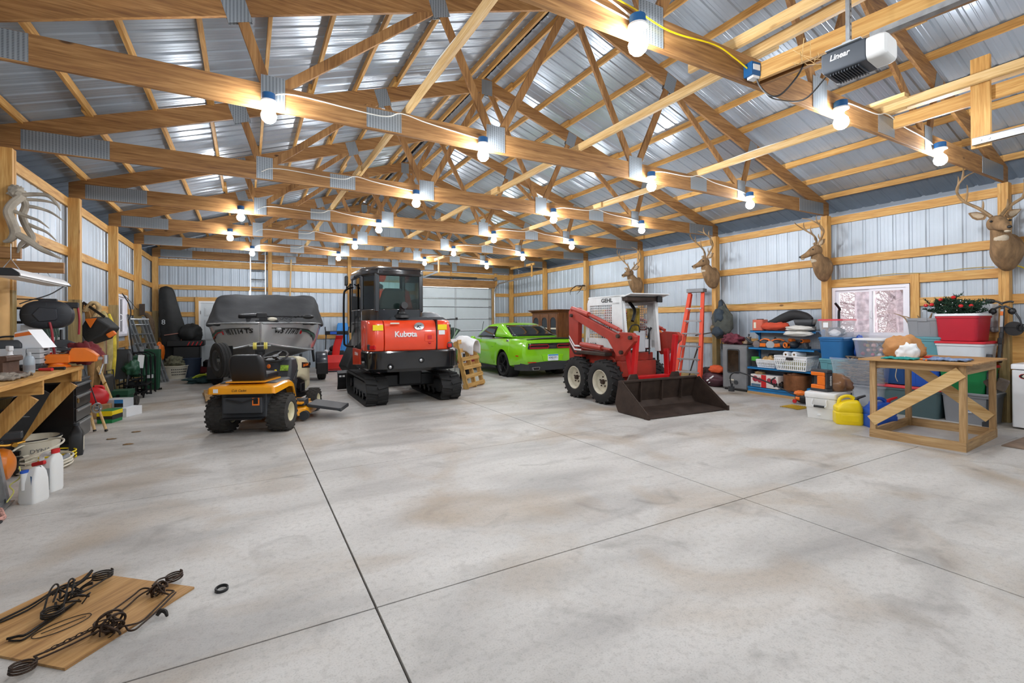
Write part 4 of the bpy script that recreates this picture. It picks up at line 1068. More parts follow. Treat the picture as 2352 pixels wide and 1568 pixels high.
def mower():
	t = thing('riding_mower', 'yellow and cream riding lawn mower with black seat, parked in front of the boat', 'mower', (.07, 7.54, 0), R(-23.5))
	for sx in (-1, 1):
		wheel(t, (sx*.385, 0, .262), .262, .28, .135, 'cream', 'turf', face=sx, n=22, hub='dkgrey', dish=1, tyremat='rubberd', name='rear_wheel')
		wheel(t, (sx*.36, 1.5, .195), .195, .17, .10, 'cream', 'turf', face=sx, n=18, hub='dkgrey', dish=1, tyremat='rubberd', name='front_wheel')
	def sec(hw, zt, drop, y):
		hw *= .86; zt += .03
		half = [(hw*.55, zt), (hw*.88, zt-.005), (hw*.97, zt-.03), (hw, zt-drop)]
		inn = [(hw-.02, zt-drop), (hw*.95, zt-.045), (hw*.86, zt-.022), (hw*.5, zt-.016)]
		L = half+inn
		return [(x, y, z) for x, z in half]+[(x, y, z) for x, z in inn]+[(-x, y, z) for x, z in reversed(inn)]+[(-x, y, z) for x, z in reversed(half)]
	q = MB(); q.loft([sec(.47, .62, .08, -.36), sec(.50, .645, .11, -.34), sec(.52, .66, .10, -.1), sec(.52, .665, .09, .1), sec(.52, .655, .10, .25), sec(.51, .60, .16, .36), sec(.50, .46, .20, .45), sec(.49, .34, .10, .52), sec(.49, .29, .04, .62), sec(.48, .285, .03, .95)])
	fe = q.build('fender', 'cub', t)
	q = MB(); q.box(-.405, .405, -.375, -.345, .565, .66); bk = q.build('fender_edge', 'cub', t, bevel=.02)
	text('maker_lettering', 'Cub Cadet', .042, 'black', bk, FR((-.02, -.377, .615), (1, 0, 0), (0, 0, 1)), shear=.25)
	q = MB(); q.box(-.34, -.28, -.378, -.374, .59, .64); q.build('label', 'white', bk)
	q = MB(); q.loft([[(x, y, z) for x, y in rrect(w, d, .06, 4, 0, .12)] for z, w, d in ((.68, .76, .62), (.705, .70, .56))]); q.build('seat_deck', 'dkgrey', t, bevel=.015)
	q = MB(); q.box(-.24, .26, -.26, .3, .705, .72); q.build('seat_pan', 'cub', t)
	q = MB(); q.box(-.29, .29, -.27, .5, .24, .58); q.box(-.25, .25, -.33, -.2, .30, .52); fr = q.build('rear_frame', 'dkgrey', t, bevel=.015)
	q = MB(); q.prism([(-.2, .50), (0, .46), (.2, .52), (.2, .5), (0, .44), (-.2, .48)], 'y', -.345, -.325); q.build('frame_rib', 'black', fr)
	q = MB(); q.box(-.24, .28, -.42, -.3, .235, .255); q.build('hitch_plate', 'blackm', t, bevel=.004)
	q = MB(); q.box(.13, .22, -.336, -.33, .41, .51); wl = q.build('warning_label', 'orange', fr)
	q = MB(); q.box(.145, .205, -.338, -.335, .43, .50); q.build('label_panel', 'blackm', wl)
	q = MB(); q.cyl((-.42, 0, .26), (.42, 0, .26), .05); q.build('rear_axle', 'blackm', t)
	q = MB()
	def sr(z, w, d, y, r=.06): return [(x, yy, z) for x, yy in rrect(w, d, r, 5, 0, y)]
	q.loft([sr(.70, .42, .12, -.10, .05), sr(.78, .46, .13, -.13), sr(.92, .46, .13, -.17), sr(1.02, .43, .12, -.195), sr(1.065, .36, .09, -.205, .04), sr(1.08, .28, .05, -.205, .02)]); q.build('seat_back', 'black', t)
	q = MB(); q.loft([sr(.70, .42, .44, .10), sr(.76, .47, .48, .10), sr(.80, .46, .46, .10), sr(.81, .40, .40, .10)]); q.build('seat_cushion', 'black', t)
	q = MB(); q.loft([[(x, y, z) for x, y in rrect(w, d, .05, 4, 0, yy)] for z, w, d, yy in ((.30, .42, .34, .95), (.55, .42, .36, .96), (.80, .46, .34, .98), (.92, .42, .26, 1.0), (.95, .34, .18, 1.02))]); da = q.build('dashboard', 'dkgrey', t, bevel=.01)
	q = MB(); q.cyl((0, .92, .84), (0, .82, .97), .025); q.build('steering_column', 'black', t)
	ax = Vector((0, -.45, 1)); c = Vector((0, .80, .985))
	q = MB(); q.torus(c, .175, .017, ax, 36, 8); a = ax.normalized().orthogonal().normalized()
	q.cyl(c-ax.normalized()*.02, c+ax.normalized()*.015, .05, .045, 16)
	for k in range(3):
		m3 = Matrix.Rotation(2*PI*k/3+.5, 3, ax) @ a; q.beam(c, c+m3*.17, .03, .015, up=ax)
	q.build('steering_wheel', 'black', t)
	q = MB(); q.bx((.13, .80, .80), (.12, .01, .09), (R(-20), 0, 0)); q.build('warning_label', M('green_yellow_label', '#8fb43a', .5, 0, .5, 30), da)
	q = MB(); q.ell((-.10, .79, .83), (.03, .02, .035)); q.build('choke_knob', 'orange', da)
	q = MB(); q.ell((.0, .79, .76), (.02, .02, .02)); q.build('key_knob', 'yellow', da)
	def hr(y, w, z0, z1, r=.07): return [(x, y, z) for x, z in rrect(w, z1-z0, r, 6, 0, (z0+z1)/2)]
	q = MB(); q.loft([hr(1.12, .46, .60, .955), hr(1.3, .48, .60, .95), hr(1.55, .47, .52, .91), hr(1.74, .43, .46, .83), hr(1.80, .36, .50, .76)]); ho = q.build('hood', 'cream', t)
	for sx in (-1, 1):
		q = MB(); q.prism([(1.27, .755), (1.68, .72), (1.66, .78), (1.56, .82), (1.27, .85)], 'x', sx*.225, sx*.243); gr = q.build('side_grille', 'black', ho)
		if sx > 0: text('maker_lettering', 'Cub Cadet', .06, 'orange', gr, FR((.244, 1.45, .79), (0, 1, 0), (0, 0, 1)), shear=.2, bold=.002)
	q = MB(); q.loft([hr(1.66, .40, .34, .60), hr(1.79, .40, .36, .62)]); q.build('front_panel', 'cream', t)
	q = MB(); q.box(-.17, .17, 1.05, 1.65, .3, .60); q.cyl((-.2, 1.25, .5), (.2, 1.25, .5), .1); q.box(-.22, .22, 1.3, 1.5, .34, .5); q.build('engine', 'blackm', t, bevel=.02)
	q = MB(); q.box(-.22, .22, 1.0, 1.7, .26, .32); q.cyl((-.36, 1.5, .2), (.36, 1.5, .2), .025); q.build('front_frame', 'blackm', t)
	for sx in (-1, 1):
		q = MB(); q.box(sx*.40-.09, sx*.40+.09, .5, .92, .27, .30); q.build('foot_board', 'cub', t, bevel=.008)
	q = MB(); q.loft([[(x, y, z) for x, y in rrect(w, d, .22, 7, .02, .88)] for z, w, d in ((.09, 1.04, .74), (.20, 1.02, .72), (.235, .9, .6))]); q.build('mowing_deck', 'cub', t, bevel=.01)
	q = MB()
	for x in (-.28, .32): q.cyl((x, .9, .23), (x, .9, .30), .12, n=20)
	q.box(.30, .50, .6, .8, .23, .33); q.build('belt_cover', 'dkgrey', t, bevel=.02)
	q = MB(); q.prism([(.50, .25), (.98, .17), (1.02, .17), (1.02, .11), (.96, .13), (.5, .20)], 'y', .68, 1.18); q.build('discharge_chute', 'dkgrey', t, bevel=.012)
	q = MB(); q.cyl((.50, .55, .09), (.50, .63, .09), .07, n=18); q.cyl((-.46, .55, .09), (-.46, .63, .09), .07, n=18); q.build('gauge_wheel', 'dkgrey', t)
	q = MB(); q.curve([(.42, .35, .66), (.43, .42, .74), (.44, .46, .80)], .015, 8); q.build('lift_lever', 'black', t)
mower()
MT['hull'] = M('silver_boat_paint', '#c2c3c4', .22, .35, .05, 3, coat=.6)
MT['hullbot'] = M('bare_hull_grey', '#6d6e70', .35, .5, .08, 4)
MT['cover'] = M('charcoal_boat_cover', '#25272a', .8, 0, .15, 3, .3)
MT['fender'] = M('dark_blue_grey_plastic', '#232a36', .3, 0, .08, coat=.3)
def boat():
	t = thing('boat', 'silver fishing boat under a charcoal cover, bow to the camera', 'boat', (.25, 11.35, 0), R(-5.5))
	T = [(0, .03, 1.50, .015, 1.10, .98), (.12, .30, 1.505, .14, 1.06, .88), (.35, .66, 1.51, .36, 1.00, .78), (.8, .98, 1.50, .66, .93, .68), (1.3, 1.16, 1.49, .88, .87, .60), (2.0, 1.25, 1.47, 1.04, .82, .56), (3.0, 1.27, 1.45, 1.09, .80, .54), (5.2, 1.24, 1.43, 1.07, .80, .54)]
	top, bot = [], []
	for y, g, zg, c, zc, zk in T:
		side = [(g+(c-g)*f+.02*math.sin(PI*f), zg+(zc-zg)*f) for f in (0, .12, .25, .38, .5, .62, .75, .88, 1)]; sh = .10*max(0, 1-y/.35)
		top.append([(x, y+sh*(zg-z), z) for x, z in side]+[(-x, y+sh*(zg-z), z) for x, z in reversed(side)])
		b = [(c, zc), (c*.5, zk+(zc-zk)*.42), (.012, zk)]
		bot.append([(x, y, z) for x, z in b]+[(-x, y, z) for x, z in reversed(b)])
	q = MB(); q.loft(top); hu = q.build('hull', 'hull', t)
	q = MB(); q.loft(bot); q.build('hull_bottom', 'hullbot', t)
	for sx in (-1, 1):
		q = MB(); q.curve([(sx*(c+.01), y+.10*max(0, 1-y/.35)*(zg-zc), zc) for y, g, zg, c, zc, zk in T], .022, 8, 4); q.build('chine_strip', 'alu', hu)
		q = MB(); q.curve([(sx*(g+.012), y, zg) for y, g, zg, c, zc, zk in T], .016, 8, 4); q.build('gunwale_rail', 'galv', hu)
		def hp(y, f, sx=sx, off=.012):
			for (y0, g0, z0, c0, d0, k0), (y1, g1, z1, c1, d1, k1) in zip(T, T[1:]):
				if y0 <= y <= y1:
					a = (y-y0)/(y1-y0); g = g0+(g1-g0)*a; zg = z0+(z1-z0)*a; c = c0+(c1-c0)*a; zc = d0+(d1-d0)*a
					x = g+(c-g)*f+.02*math.sin(PI*f); yy = y+.10*max(0, 1-y/.35)*(zg-zc)*f
					return Vector((sx*(x+off), yy-off*.5, zg+(zc-zg)*f))
		q = MB(); q.tube([hp(.02+.06*i, .23) for i in range(1, 12)]+[hp(.7+.1*i, .23+.012*i*i) for i in range(1, 6)], .009, 5); q.build('pinstripe', 'black', hu)
		for k, (f0, f1, mt) in enumerate(((.26, .50, 'black'), (.32, .62, 'lens' if sx < 0 else 'dkgrey'), (.29, .56, M('stripe_green', '#2c6b52', .4)))):
			q = MB(); n = 12
			pts = [(.62+.08*i, f0+(f1-f0)*(i/n)**1.6, .05+.10*(i/n)) for i in range(n+1)]
			vs = []
			for y, f, w in pts: vs += [hp(y, f, off=.014+.001*k), hp(y, f+w*.5, off=.014+.001*k)]
			q.add(vs, [(2*i, 2*i+1, 2*i+3, 2*i+2) for i in range(n)]); q.build('swoosh', mt, hu)
		def warp(p, sx=sx):
			y = (.29-p.x*.66) if sx < 0 else (.33+p.x*.62)
			f = .38-p.y/.42
			return hp(min(max(y, .02), 1.5), f, off=.016+p.z)
		text('registration', 'WS 1114 TS', .125, 'black', hu, Matrix(), depth=.003, sx=1.12, shear=.15, warp=warp, bold=.003)
		q = MB(); q.grid(lambda u, v: hp(.60+.05*u+.02*v, .30+.15*v, off=.015), 2, 2); q.build('sticker', 'lens', hu)
	q = MB(); q.tube([(0, -.01, 1.52), (0, .03, 1.2), (0, .04, 1.02)], .018, 8); q.build('stem', 'alu', hu)
	q = MB(); q.loft([[(g*.97*sx, y, zg+.01) for sx in (-1, 1)]+[(g*.6, y, zg+.03), (-g*.6, y, zg+.03)][::1] for y, g, zg, c, zc, zk in T[:4]]); q.build('bow_deck', 'hull', t)
	rr = random.Random(3)
	prof = [(.45, .0, .9), (.75, .05, .9), (1.2, .22, .86), (1.7, .46, .84), (2.15, .66, .86), (2.5, .72, .88), (3.2, .74, .88), (5.25, .60, .86)]
	C = []
	for y, h, k in prof:
		for (y0, g0, z0, *_), (y1, g1, z1, *_2) in zip(T, T[1:]):
			if y0 <= y <= y1+.06:
				a = min(1, (y-y0)/(y1-y0)); g = g0+(g1-g0)*a; zg = z0+(z1-z0)*a
		g += .04
		ht = max(h, .02)
		ht *= 1.08; shape = [(1.01, -.08), (1.02, .0), (.985, .18*ht), (.945, .42*ht), (.905, .66*ht), (.87, .88*ht), (.83, 1.0*ht), (.6, 1.02*ht), (.35, .99*ht), (.12, 1.02*ht)]
		C.append([(g*x, y+rr.uniform(-.03, .03), zg+z+rr.uniform(-.012, .012)) for x, z in shape]+[(-g*x, y+rr.uniform(-.03, .03), zg+z+rr.uniform(-.012, .012)) for x, z in reversed(shape)])
	q = MB(); q.loft(C); cv = q.build('boat_cover', 'cover', t, sub=2)
	tx = bpy.data.textures.new('wrinkle', 'CLOUDS'); tx.noise_scale = .35
	md = cv.modifiers.new('wrinkles', 'DISPLACE'); md.texture = tx; md.strength = .07; md.mid_level = .5
	tm = thing('trolling_motor', 'black electric trolling motor lying across the boat bow', 'motor', (.40, 11.45, .61), R(-5.5)); tm.scale = (.607,)*3
	z = 1.72
	q = MB(); q.curve([(-.95, .22, z), (-.88, .22, z), (-.6, .22, z+.01), (-.35, .22, z+.02)], [.06, .085, .09, .085], 14, 4); q.build('motor_head', 'blackm', tm)
	q = MB(); q.bx((-.22, .2, z+.03), (.34, .2, .2)); q.build('drive_housing', 'black', tm, bevel=.04, seg=3)
	q = MB(); q.prism([(-.72, z-.08), (-.55, z-.08), (-.62, z-.22), (-.70, z-.22)], 'y', .19, .25); q.build('skeg', 'black', tm)
	q = MB(); q.cyl((-.05, .2, z+.0), (1.15, .2, z-.02), .027); q.build('shaft', 'blackm', tm)
	q = MB(); q.ell((1.3, .2, z-.02), (.20, .11, .085)); q.build('control_head', 'black', tm)
	q = MB(); pts = [(.35+.022*i, .15+.03*math.sin(i*.9), z-.10+.03*math.cos(i*.9)+.003*i) for i in range(40)]; q.curve(pts, .009, 5, 2); q.curve([(.5, .2, z-.14), (.65, .12, z-.22), (.75, .1, z-.15), (.65, .15, z-.12)], .007, 5); q.build('coiled_cord', 'blackm', tm)
	q = MB(); q.box(-.42, .32, .08, .42, 1.535, 1.58); q.box(-.3, .2, .12, .36, 1.58, 1.66); q.build('mount_bracket', 'black', tm, bevel=.015)
	q = MB(); q.ell((.12, .12, 1.62), (.16, .1, .07)); q.build('foot_pedal', 'offwhite', tm)
	q = MB(); q.ell((.34, .10, 1.37), (.06, .04, .045)); q.build('bow_light', 'galv', hu)
	tr = thing('boat_trailer', 'boat trailer with dark plastic fenders and a spare wheel', 'trailer', (.25, 11.35, 0), R(-5.5))
	q = MB(); q.beam((0, -.55, .48), (0, 1.2, .5), .08, .1); q.beam((0, .6, .5), (.75, 2.0, .5), .08, .1); q.beam((0, .6, .5), (-.75, 2.0, .5), .08, .1)
	for sx in (-1, 1): q.beam((sx*.75, 2.0, .5), (sx*.75, 5.0, .5), .08, .1)
	q.beam((-1.0, 2.35, .42), (1.0, 2.35, .42), .08, .08); q.build('frame', 'blackm', tr, bevel=.01)
	q = MB(); q.beam((0, -.22, .5), (0, -.06, .95), .08, .12); q.bx((0, -.08, .90), (.17, .12, .10)); q.build('winch_post', 'blackm', tr, bevel=.01)
	q = MB(); q.cyl((0, -.55, .48), (0, -.55, .0), .035); q.box(-.08, .08, -.63, -.47, .0, .03); q.build('jack', 'galv', tr)
	MT['roller'] = M('yellow_roller_rubber', '#e8dc72', .4, 0, .05)
	for x in (-.10, .10):
		q = MB(); q.lathe([(.015, -.035), (.07, -.032), (.08, -.015), (.06, 0), (.08, .015), (.07, .032), (.015, .035)], 20, Matrix.Translation((x, -.10, 1.03)) @ Matrix.Rotation(PI/2, 4, 'Y')); q.build('bow_roller', 'roller', tr)
	q = MB(); q.cyl((-.2, -.1, 1.03), (.2, -.1, 1.03), .018); q.build('roller_shaft', 'galv', tr)
	for sx in (-1, 1):
		cx = sx*1.20+.07
		wheel(tr, (cx, 2.35, .33), .33, .22, .19, 'galv', 'road', face=sx, hub='galv')
		q = MB(); rings = []
		for i in range(13):
			a = PI*(i-.6)/10.8
			yy, zz = 2.35-.45*math.cos(a), .33+.42*math.sin(a); y2, z2 = 2.35-.42*math.cos(a), .33+.39*math.sin(a)
			rings.append([(cx-.14, yy, zz-.02), (cx-.10, yy, zz), (cx+.10, yy, zz), (cx+.14, yy, zz-.02), (cx+.13, y2, z2-.02), (cx-.13, y2, z2-.02)])
		q.loft(rings); fd = q.build('fender', 'fender', tr)
		q = MB(); q.box(cx-.14, cx+.14, 1.83, 1.90, .18, .48); q.build('mud_flap', 'black', tr, bevel=.02)
		q = MB(); q.cyl((sx*1.08, 2.0, .5), (sx*1.02, 2.0, 1.0), .03); q.build('guide_post', 'black', tr)
	wh = wheel(tr, (0, 0, 0), .345, .20, .21, 'dkgrey', 'road', face=-1, hub='galv', name='spare_wheel')
	wh.location = (-.66, -.45, .78); wh.rotation_euler = (0, R(-4), R(28))
	q = MB(); q.beam((-.05, .0, .55), (-.6, -.3, .62), .06, .06); q.beam((-.52, -.25, .4), (-.52, -.25, 1.05), .05, .08); q.build('spare_bracket', 'blackm', tr)
boat()
from mathutils import noise as mnoise
def lump(mb, c, r, amp=.25, freq=1.6, seed=0, nu=28, nv=18, flat=-1., rot=None):
	"""crumpled rounded mass; flat = lowest local z kept (fraction of radius)"""
	X = Matrix.Translation(c) @ (Euler(rot).to_matrix().to_4x4() if rot else Matrix()); vs = []; fs = []
	for j in range(nv+1):
		ph = PI*j/nv
		for i in range(nu):
			t = 2*PI*i/nu; d = Vector((math.sin(ph)*math.cos(t), math.sin(ph)*math.sin(t), -math.cos(ph)))
			k = 1+amp*(mnoise.noise(d*freq+Vector((seed*7.3, seed*3.1, seed)))+.5*mnoise.noise(d*freq*2.7+Vector((seed, 5, seed*2.))))
			p = Vector((d.x*r[0]*k, d.y*r[1]*k, max(d.z*k, flat)*r[2])); vs.append(p)
	for j in range(nv):
		for i in range(nu): fs.append((j*nu+i, j*nu+(i+1) % nu, (j+1)*nu+(i+1) % nu, (j+1)*nu+i))
	mb.soft = True
	return mb.add(vs, fs, X)
def one(name, mb, mat, label, cat, group=None, **k):
	return tag(mb.build(name, mat, **k), label, cat, group)
MT['hide'] = M('deer_hide', '#866a4b', .95, 0, .35, 9, .6, stretch=(2, 2, .7))
MT['hidei'] = M('inner_ear_hair', '#a8957c', .9, 0, .2, 12, .4)
MT['hidew'] = M('white_deer_hair', '#c0b29c', .9, 0, .2, 12, .4)
MT['antler'] = M('tan_antler', '#8f7452', .6, 0, .35, 9, .2)
MT['antlerd'] = M('dark_antler', '#3c3028', .6, 0, .4, 9, .2)
MT['bone'] = M('weathered_antler', '#a39a8b', .6, 0, .35, 6, .3)
def antler_pts(sx, s=1., spread=1.):
	return [(sx*.035, -.01, .0), (sx*.09*spread, -.05, .08*s), (sx*.19*spread, -.06, .16*s), (sx*.25*spread, .01, .25*s), (sx*.23*spread, .10, .33*s), (sx*.16*spread, .16, .37*s)]
def rack(q, X, s=1., spread=1., k=4, r=.021):
	for sx in (-1, 1):
		P = smooth(antler_pts(sx, s, spread), 5)
		P = [X @ p for p in P]; n = len(P)
		q.tube(P, [r*(1-.75*i/n) for i in range(n)], 8)
		for j in range(k):
			i = int(n*(.16+.20*j)); b = P[i]; up = (X.to_3x3() @ Vector((-sx*.02, .03, 1))).normalized()
			L = (.09, .17, .15, .11, .08)[j]*s
			d = (X.to_3x3() @ Vector((0, .35, 0)))
			q.curve([b, b+up*L*.35+d*L*.35, b+up*L*.75+d*L*.35, b+up*L+d*L*.1], [r*.7, r*.6, r*.4, r*.1], 6, 3)
def deer(loc, yaw, pitch, label, size=1., neckyaw=0, k=4, spread=1., hang=0, rack_s=1.):
	t = thing('mounted_deer_head', label, 'deer mount', loc, R(90), group='mounted deer heads on the right wall'); t.scale = (size,)*3
	ny = R(neckyaw)
	q = MB(); R8 = []
	spine = [(0, .0, -.02, .13, .20), (0, .04, -.04, .15, .235), (.0, .10, -.05, .155, .23), (.0, .17, .0, .13, .185), (.0, .235, .08, .10, .14), (.0, .30, .165, .083, .108), (0, .345, .235, .075, .085)]
	def head(yy): return Matrix.Translation((0, 0, 0))
	HX = Matrix.Translation((math.sin(ny)*-.0, .355, .26)) @ Matrix.Rotation(R(yaw), 4, 'Z') @ Matrix.Rotation(R(-pitch), 4, 'X') @ Matrix.Diagonal((1.16, 1.22, 1.16, 1))
	n = 16
	for i, (x, y, z, rx, rz) in enumerate(spine):
		a = Vector(spine[max(0, i-1)][:3]); b = Vector(spine[min(len(spine)-1, i+1)][:3]); d = (b-a).normalized()
		if i < 2: d = Vector((0, 1, -.1)).normalized()
		u = Vector((1, 0, 0)); v = u.cross(d)
		rot = Matrix.Rotation(R(yaw)*max(0, (i-3)/3.)*.5, 3, 'Z')
		R8.append([rot @ (u*rx*math.cos(2*PI*j/n))+Vector((x, y, z))+v*-rz*math.sin(2*PI*j/n) if False else Vector((x, y, z))+rot @ (u*rx*math.cos(2*PI*j/n)*(1-.30*max(0, math.sin(2*PI*j/n)*(1 if v.z < 0 else -1)) if i < 4 else 1)+v*rz*math.sin(2*PI*j/n)) for j in range(n)])
	q.loft(R8); 
	hd = [(-.09, .00, .055, .06), (-.05, .015, .075, .08), (.0, .015, .078, .08), (.05, .0, .066, .066), (.10, -.025, .046, .046), (.15, -.045, .036, .036), (.185, -.052, .033, .032), (.20, -.055, .022, .022)]
	q.loft([[HX @ Vector((rx*math.cos(2*PI*j/n), y, z+rz*math.sin(2*PI*j/n))) for j in range(n)] for y, z, rx, rz in hd])
	body = q.build('head_and_neck', 'hide', t, sub=1)
	q = MB(); q.ell((-.03*math.sin(R(yaw)), .335, .10), (.066, .046, .06), rot=(R(-40), 0, R(yaw*.5))); q.build('throat_patch', 'hidew', body)
	q = MB(); q.ell(HX @ Vector((0, .172, -.083)), (.028, .034, .016)); q.build('chin', 'hidew', body)
	q = MB(); q.ell(HX @ Vector((0, .203, -.046)), (.021, .014, .017)); q.build('nose', 'black', body)
	for sx in (-1, 1):
		q = MB(); q.ell(HX @ Vector((sx*.070, .045, .030)), (.014, .016, .012)); q.build('eye', 'black', body)
		q = MB(); X = HX @ Matrix.Translation((sx*.075, -.045, .075)) @ Matrix.Rotation(R(sx*62), 4, 'Y') @ Matrix.Rotation(R(15), 4, 'X')
		q.loft([[X @ Vector((w*math.cos(a), dd+.012*math.sin(a), z)) for a in [2*PI*i/10 for i in range(10)]] for z, w, dd in ((0, .018, 0), (.05, .040, -.01), (.09, .036, -.01), (.13, .012, .0), (.14, .003, 0))]); ea = q.build('ear', 'hide', body)
		q = MB(); q.loft([[X @ Vector((w*math.cos(a), dd+.016+.004*math.sin(a), z)) for a in [2*PI*i/10 for i in range(10)]] for z, w, dd in ((.02, .012, 0), (.05, .026, -.01), (.09, .022, -.01), (.12, .006, .0))]); q.build('inner_ear', 'hidei', ea)
	q = MB(); rack(q, HX @ Matrix.Translation((0, -.03, .08)), rack_s, spread, k); q.build('antlers', 'antler', body)
deer((9.58, 2.43, 2.50), 36, 4, 'large deer head with a white throat turned to the camera, far right', 1.22, k=4, spread=1.25, rack_s=1.2)
deer((9.58, 4.90, 2.50), -42, 10, 'deer head facing straight left beside the window', 1.06, k=3, rack_s=1.15)
deer((9.58, 7.33, 2.54), -24, 5, 'deer head with tall antlers above the orange stepladder', 1.12, k=4, rack_s=1.25)
deer((9.58, 9.77, 2.52), 6, 0, 'deer head with wide antlers above the white machine cab', 1.12, k=3, spread=1.15, rack_s=1.2)
t = thing('antlers', 'small dark antlers fixed low on a right wall post', 'antlers', (9.575, 12.2, 2.62), R(90))
q = MB(); q.ell((0, .02, -.0), (.09, .03, .12)); q.build('skull_plate', 'dark_z', t)
q = MB(); rack(q, Matrix.Translation((0, .05, .02)) @ Matrix.Rotation(R(-105), 4, 'X'), 1.3, 1.0, 3, .02); q.build('rack', 'antlerd', t)
TOTE = {}
def tote(label, loc, w, d, h, mat, lid, rz=0., ribs=True, lidh=.035, handle=True, name='storage_tote', lidlabel=None, open_=False):
	"""w along local y, d along x, front toward -x"""
	t = thing(name, label, 'tote', loc, rz, group='storage totes by the window')
	n = 5
	def rr_(s, z, r=.05): return [(x, y, z) for x, y in rrect(d*s, w*s, r, n)]
	q = MB()
	q.loft([rr_(.86, 0), rr_(.865, .012), rr_(.95, h-.05), rr_(.985, h-.05), rr_(.985, h-.012), rr_(.96, h-.012)] + ([rr_(.93, h-.012), rr_(.85, .02)] if open_ else []), caps=True)
	b = q.build('body', mat, t)
	if ribs:
		q = MB()
		for yy in (-.17, .17):
			q.prism([(-d*.432, .03), (-d*.474, h-.06), (-d*.480, h-.06), (-d*.440, .03)], 'y', w*yy-.012, w*yy+.012)
		q.bx((-d*.485, 0, h-.035), (.02, w*.26, .05)); q.build('front_ribs', mat, b)
	if lid:
		q = MB(); q.loft([rr_(1.0, h-.02), rr_(1.02, h-.018), rr_(1.02, h+.002), rr_(.98, h+lidh*.4), rr_(.93, h+lidh*.4), rr_(.90, h+lidh*.25)]); q.build('lid', lid, t, label=lidlabel)
	return t
for nm, col in (('tote_blue', '#22659c'), ('tote_royal', '#1f55b8'), ('tote_navy', '#1f4d86'), ('tote_teal', '#5c929c'), ('tote_red', '#b4182e'), ('tote_white', '#cfd5da'), ('tote_green', '#0f7a42'), ('tote_grey', '#8a8d92'), ('tote_dgreen', '#4d6468'), ('lid_red', '#c6202e')):
	MT[nm] = M(nm, col, .45, 0, .05, 4)
MT['clearp'] = clear_plastic('clear_tote_plastic', '#d5dbe6', .30)
MT['clearred'] = clear_plastic('pink_clear_lid', '#e24a5a', .75)
tote('teal tote at the bottom of its stack beside the blue shelf unit', (9.24, 4.52, .40), .42, .58, .40, 'tote_teal', 'tote_teal')
tote('dark tote on the floor under the teal tote beside the blue shelf unit', (9.24, 4.52, 0), .42, .58, .39, 'dkgrey', 'dkgrey')
tote('blue tote between a teal tote and a red-lidded clear tote', (9.24, 4.53, .81), .41, .58, .37, 'tote_blue', 'tote_blue', ribs=False)
q = thing('clear_tote', 'clear tote with red lid, topmost of its stack by the left edge of the window', 'tote', (9.22, 4.54, 1.195), 0)
def clear_body(t, w, d, h, lid, mat='clearp'):
	n = 5
	def rr_(s, z, r=.05): return [(x, y, z) for x, y in rrect(d*s, w*s, r, n)]
	b = MB(); b.loft([rr_(.84, 0), rr_(.85, .012), rr_(.96, h-.03), rr_(.99, h-.03), rr_(.99, h)], caps=False); b.add(rr_(.84, .002), [tuple(range(24))]); b.build('body', mat, t)
	if lid:
		b = MB(); b.loft([rr_(1.0, h-.012), rr_(1.02, h-.01), rr_(1.02, h+.012), rr_(.95, h+.02), rr_(.9, h+.012)]); b.build('lid', lid, t)
clear_body(q, .40, .54, .30, 'clearred')
b = MB(); b.box(-.262, -.256, .02, .10, .17, .26); b.build('paper_label', 'white', q)
def inside(label, fn, mat, cat, name):
	return one(name, fn, mat, label, cat)
m = MB(); lump(m, (9.22, 4.54, 1.28), (.16, .12, .085), .4, 2, 3, flat=-.9); one('folded_cloth', m, 'grey', 'grey and white cloth inside the red-lidded clear tote', 'cloth')
m = MB(); lump(m, (9.06, 4.50, 1.27), (.05, .09, .06), .3, 2, 4, flat=-.9); one('folded_cloth', m, 'white', 'small white cloth at the front inside the red-lidded clear tote', 'cloth')
m = MB(); m.curve([(9.45, 4.62, 1.2), (9.45, 4.62, 1.62), (9.43, 4.60, 1.70), (9.33, 4.62, 1.80)], [.025, .022, .022, .02], 10); one('pipe', m, 'blackm', 'bent black pipe standing behind the red-lidded clear tote', 'pipe')
m = MB(); lump(m, (9.45, 4.27, 1.0), (.18, .06, .22), .3, 1.4, 8); one('bag', m, 'tote_royal', 'bright blue bag wedged between the blue tote and the ornament tote', 'bag')
q = thing('clear_tote', 'clear tote of round Christmas ornaments with white lid', 'tote', (9.28, 3.98, .865), 0)
clear_body(q, .46, .55, .30, 'white')
rr = random.Random(4); cols = ['#b83a62', '#d8a8a0', '#e6dccb', '#9aa77c', '#c9a35a', '#cfd2d8']
orn = [M('ornament_%d' % i, c, .2, .3, .05) for i, c in enumerate(cols)]
P = []
k = 0
while len(P) < 26 and k < 4000:
	k += 1; r = rr.uniform(.026, .042); p = Vector((rr.uniform(9.08, 9.50), rr.uniform(3.82, 4.14), .885+r+rr.choice((0, .075, .15))))
	if all((p-a).length > r+b for a, b in P): P.append((p, r))
orn0 = {}
for i, (p, r) in enumerate(P):
	m = MB(); m.ell((0, 0, 0), (r, r, r), 14, 9)
	o = m.build('ornament', orn[i % 6]); o.location = p
	tag(o, 'round %s Christmas ornament inside the clear white-lidded tote' % ['pink', 'peach', 'cream', 'sage green', 'gold', 'silver'][i % 6], 'ornament', 'ornaments, %s' % ['pink', 'peach', 'cream', 'green', 'gold', 'silver'][i % 6])
	c = MB(); c.cyl((0, 0, r*.95), (0, 0, r*1.12), r*.2, n=8); c.build('cap', 'brass', o)
q = thing('clear_tote', 'large clear tote stuffed with dry sticks under the ornament tote', 'tote', (9.16, 4.08, .43), 0)
clear_body(q, .86, .62, .42, None)
m = MB(); rr = random.Random(9)
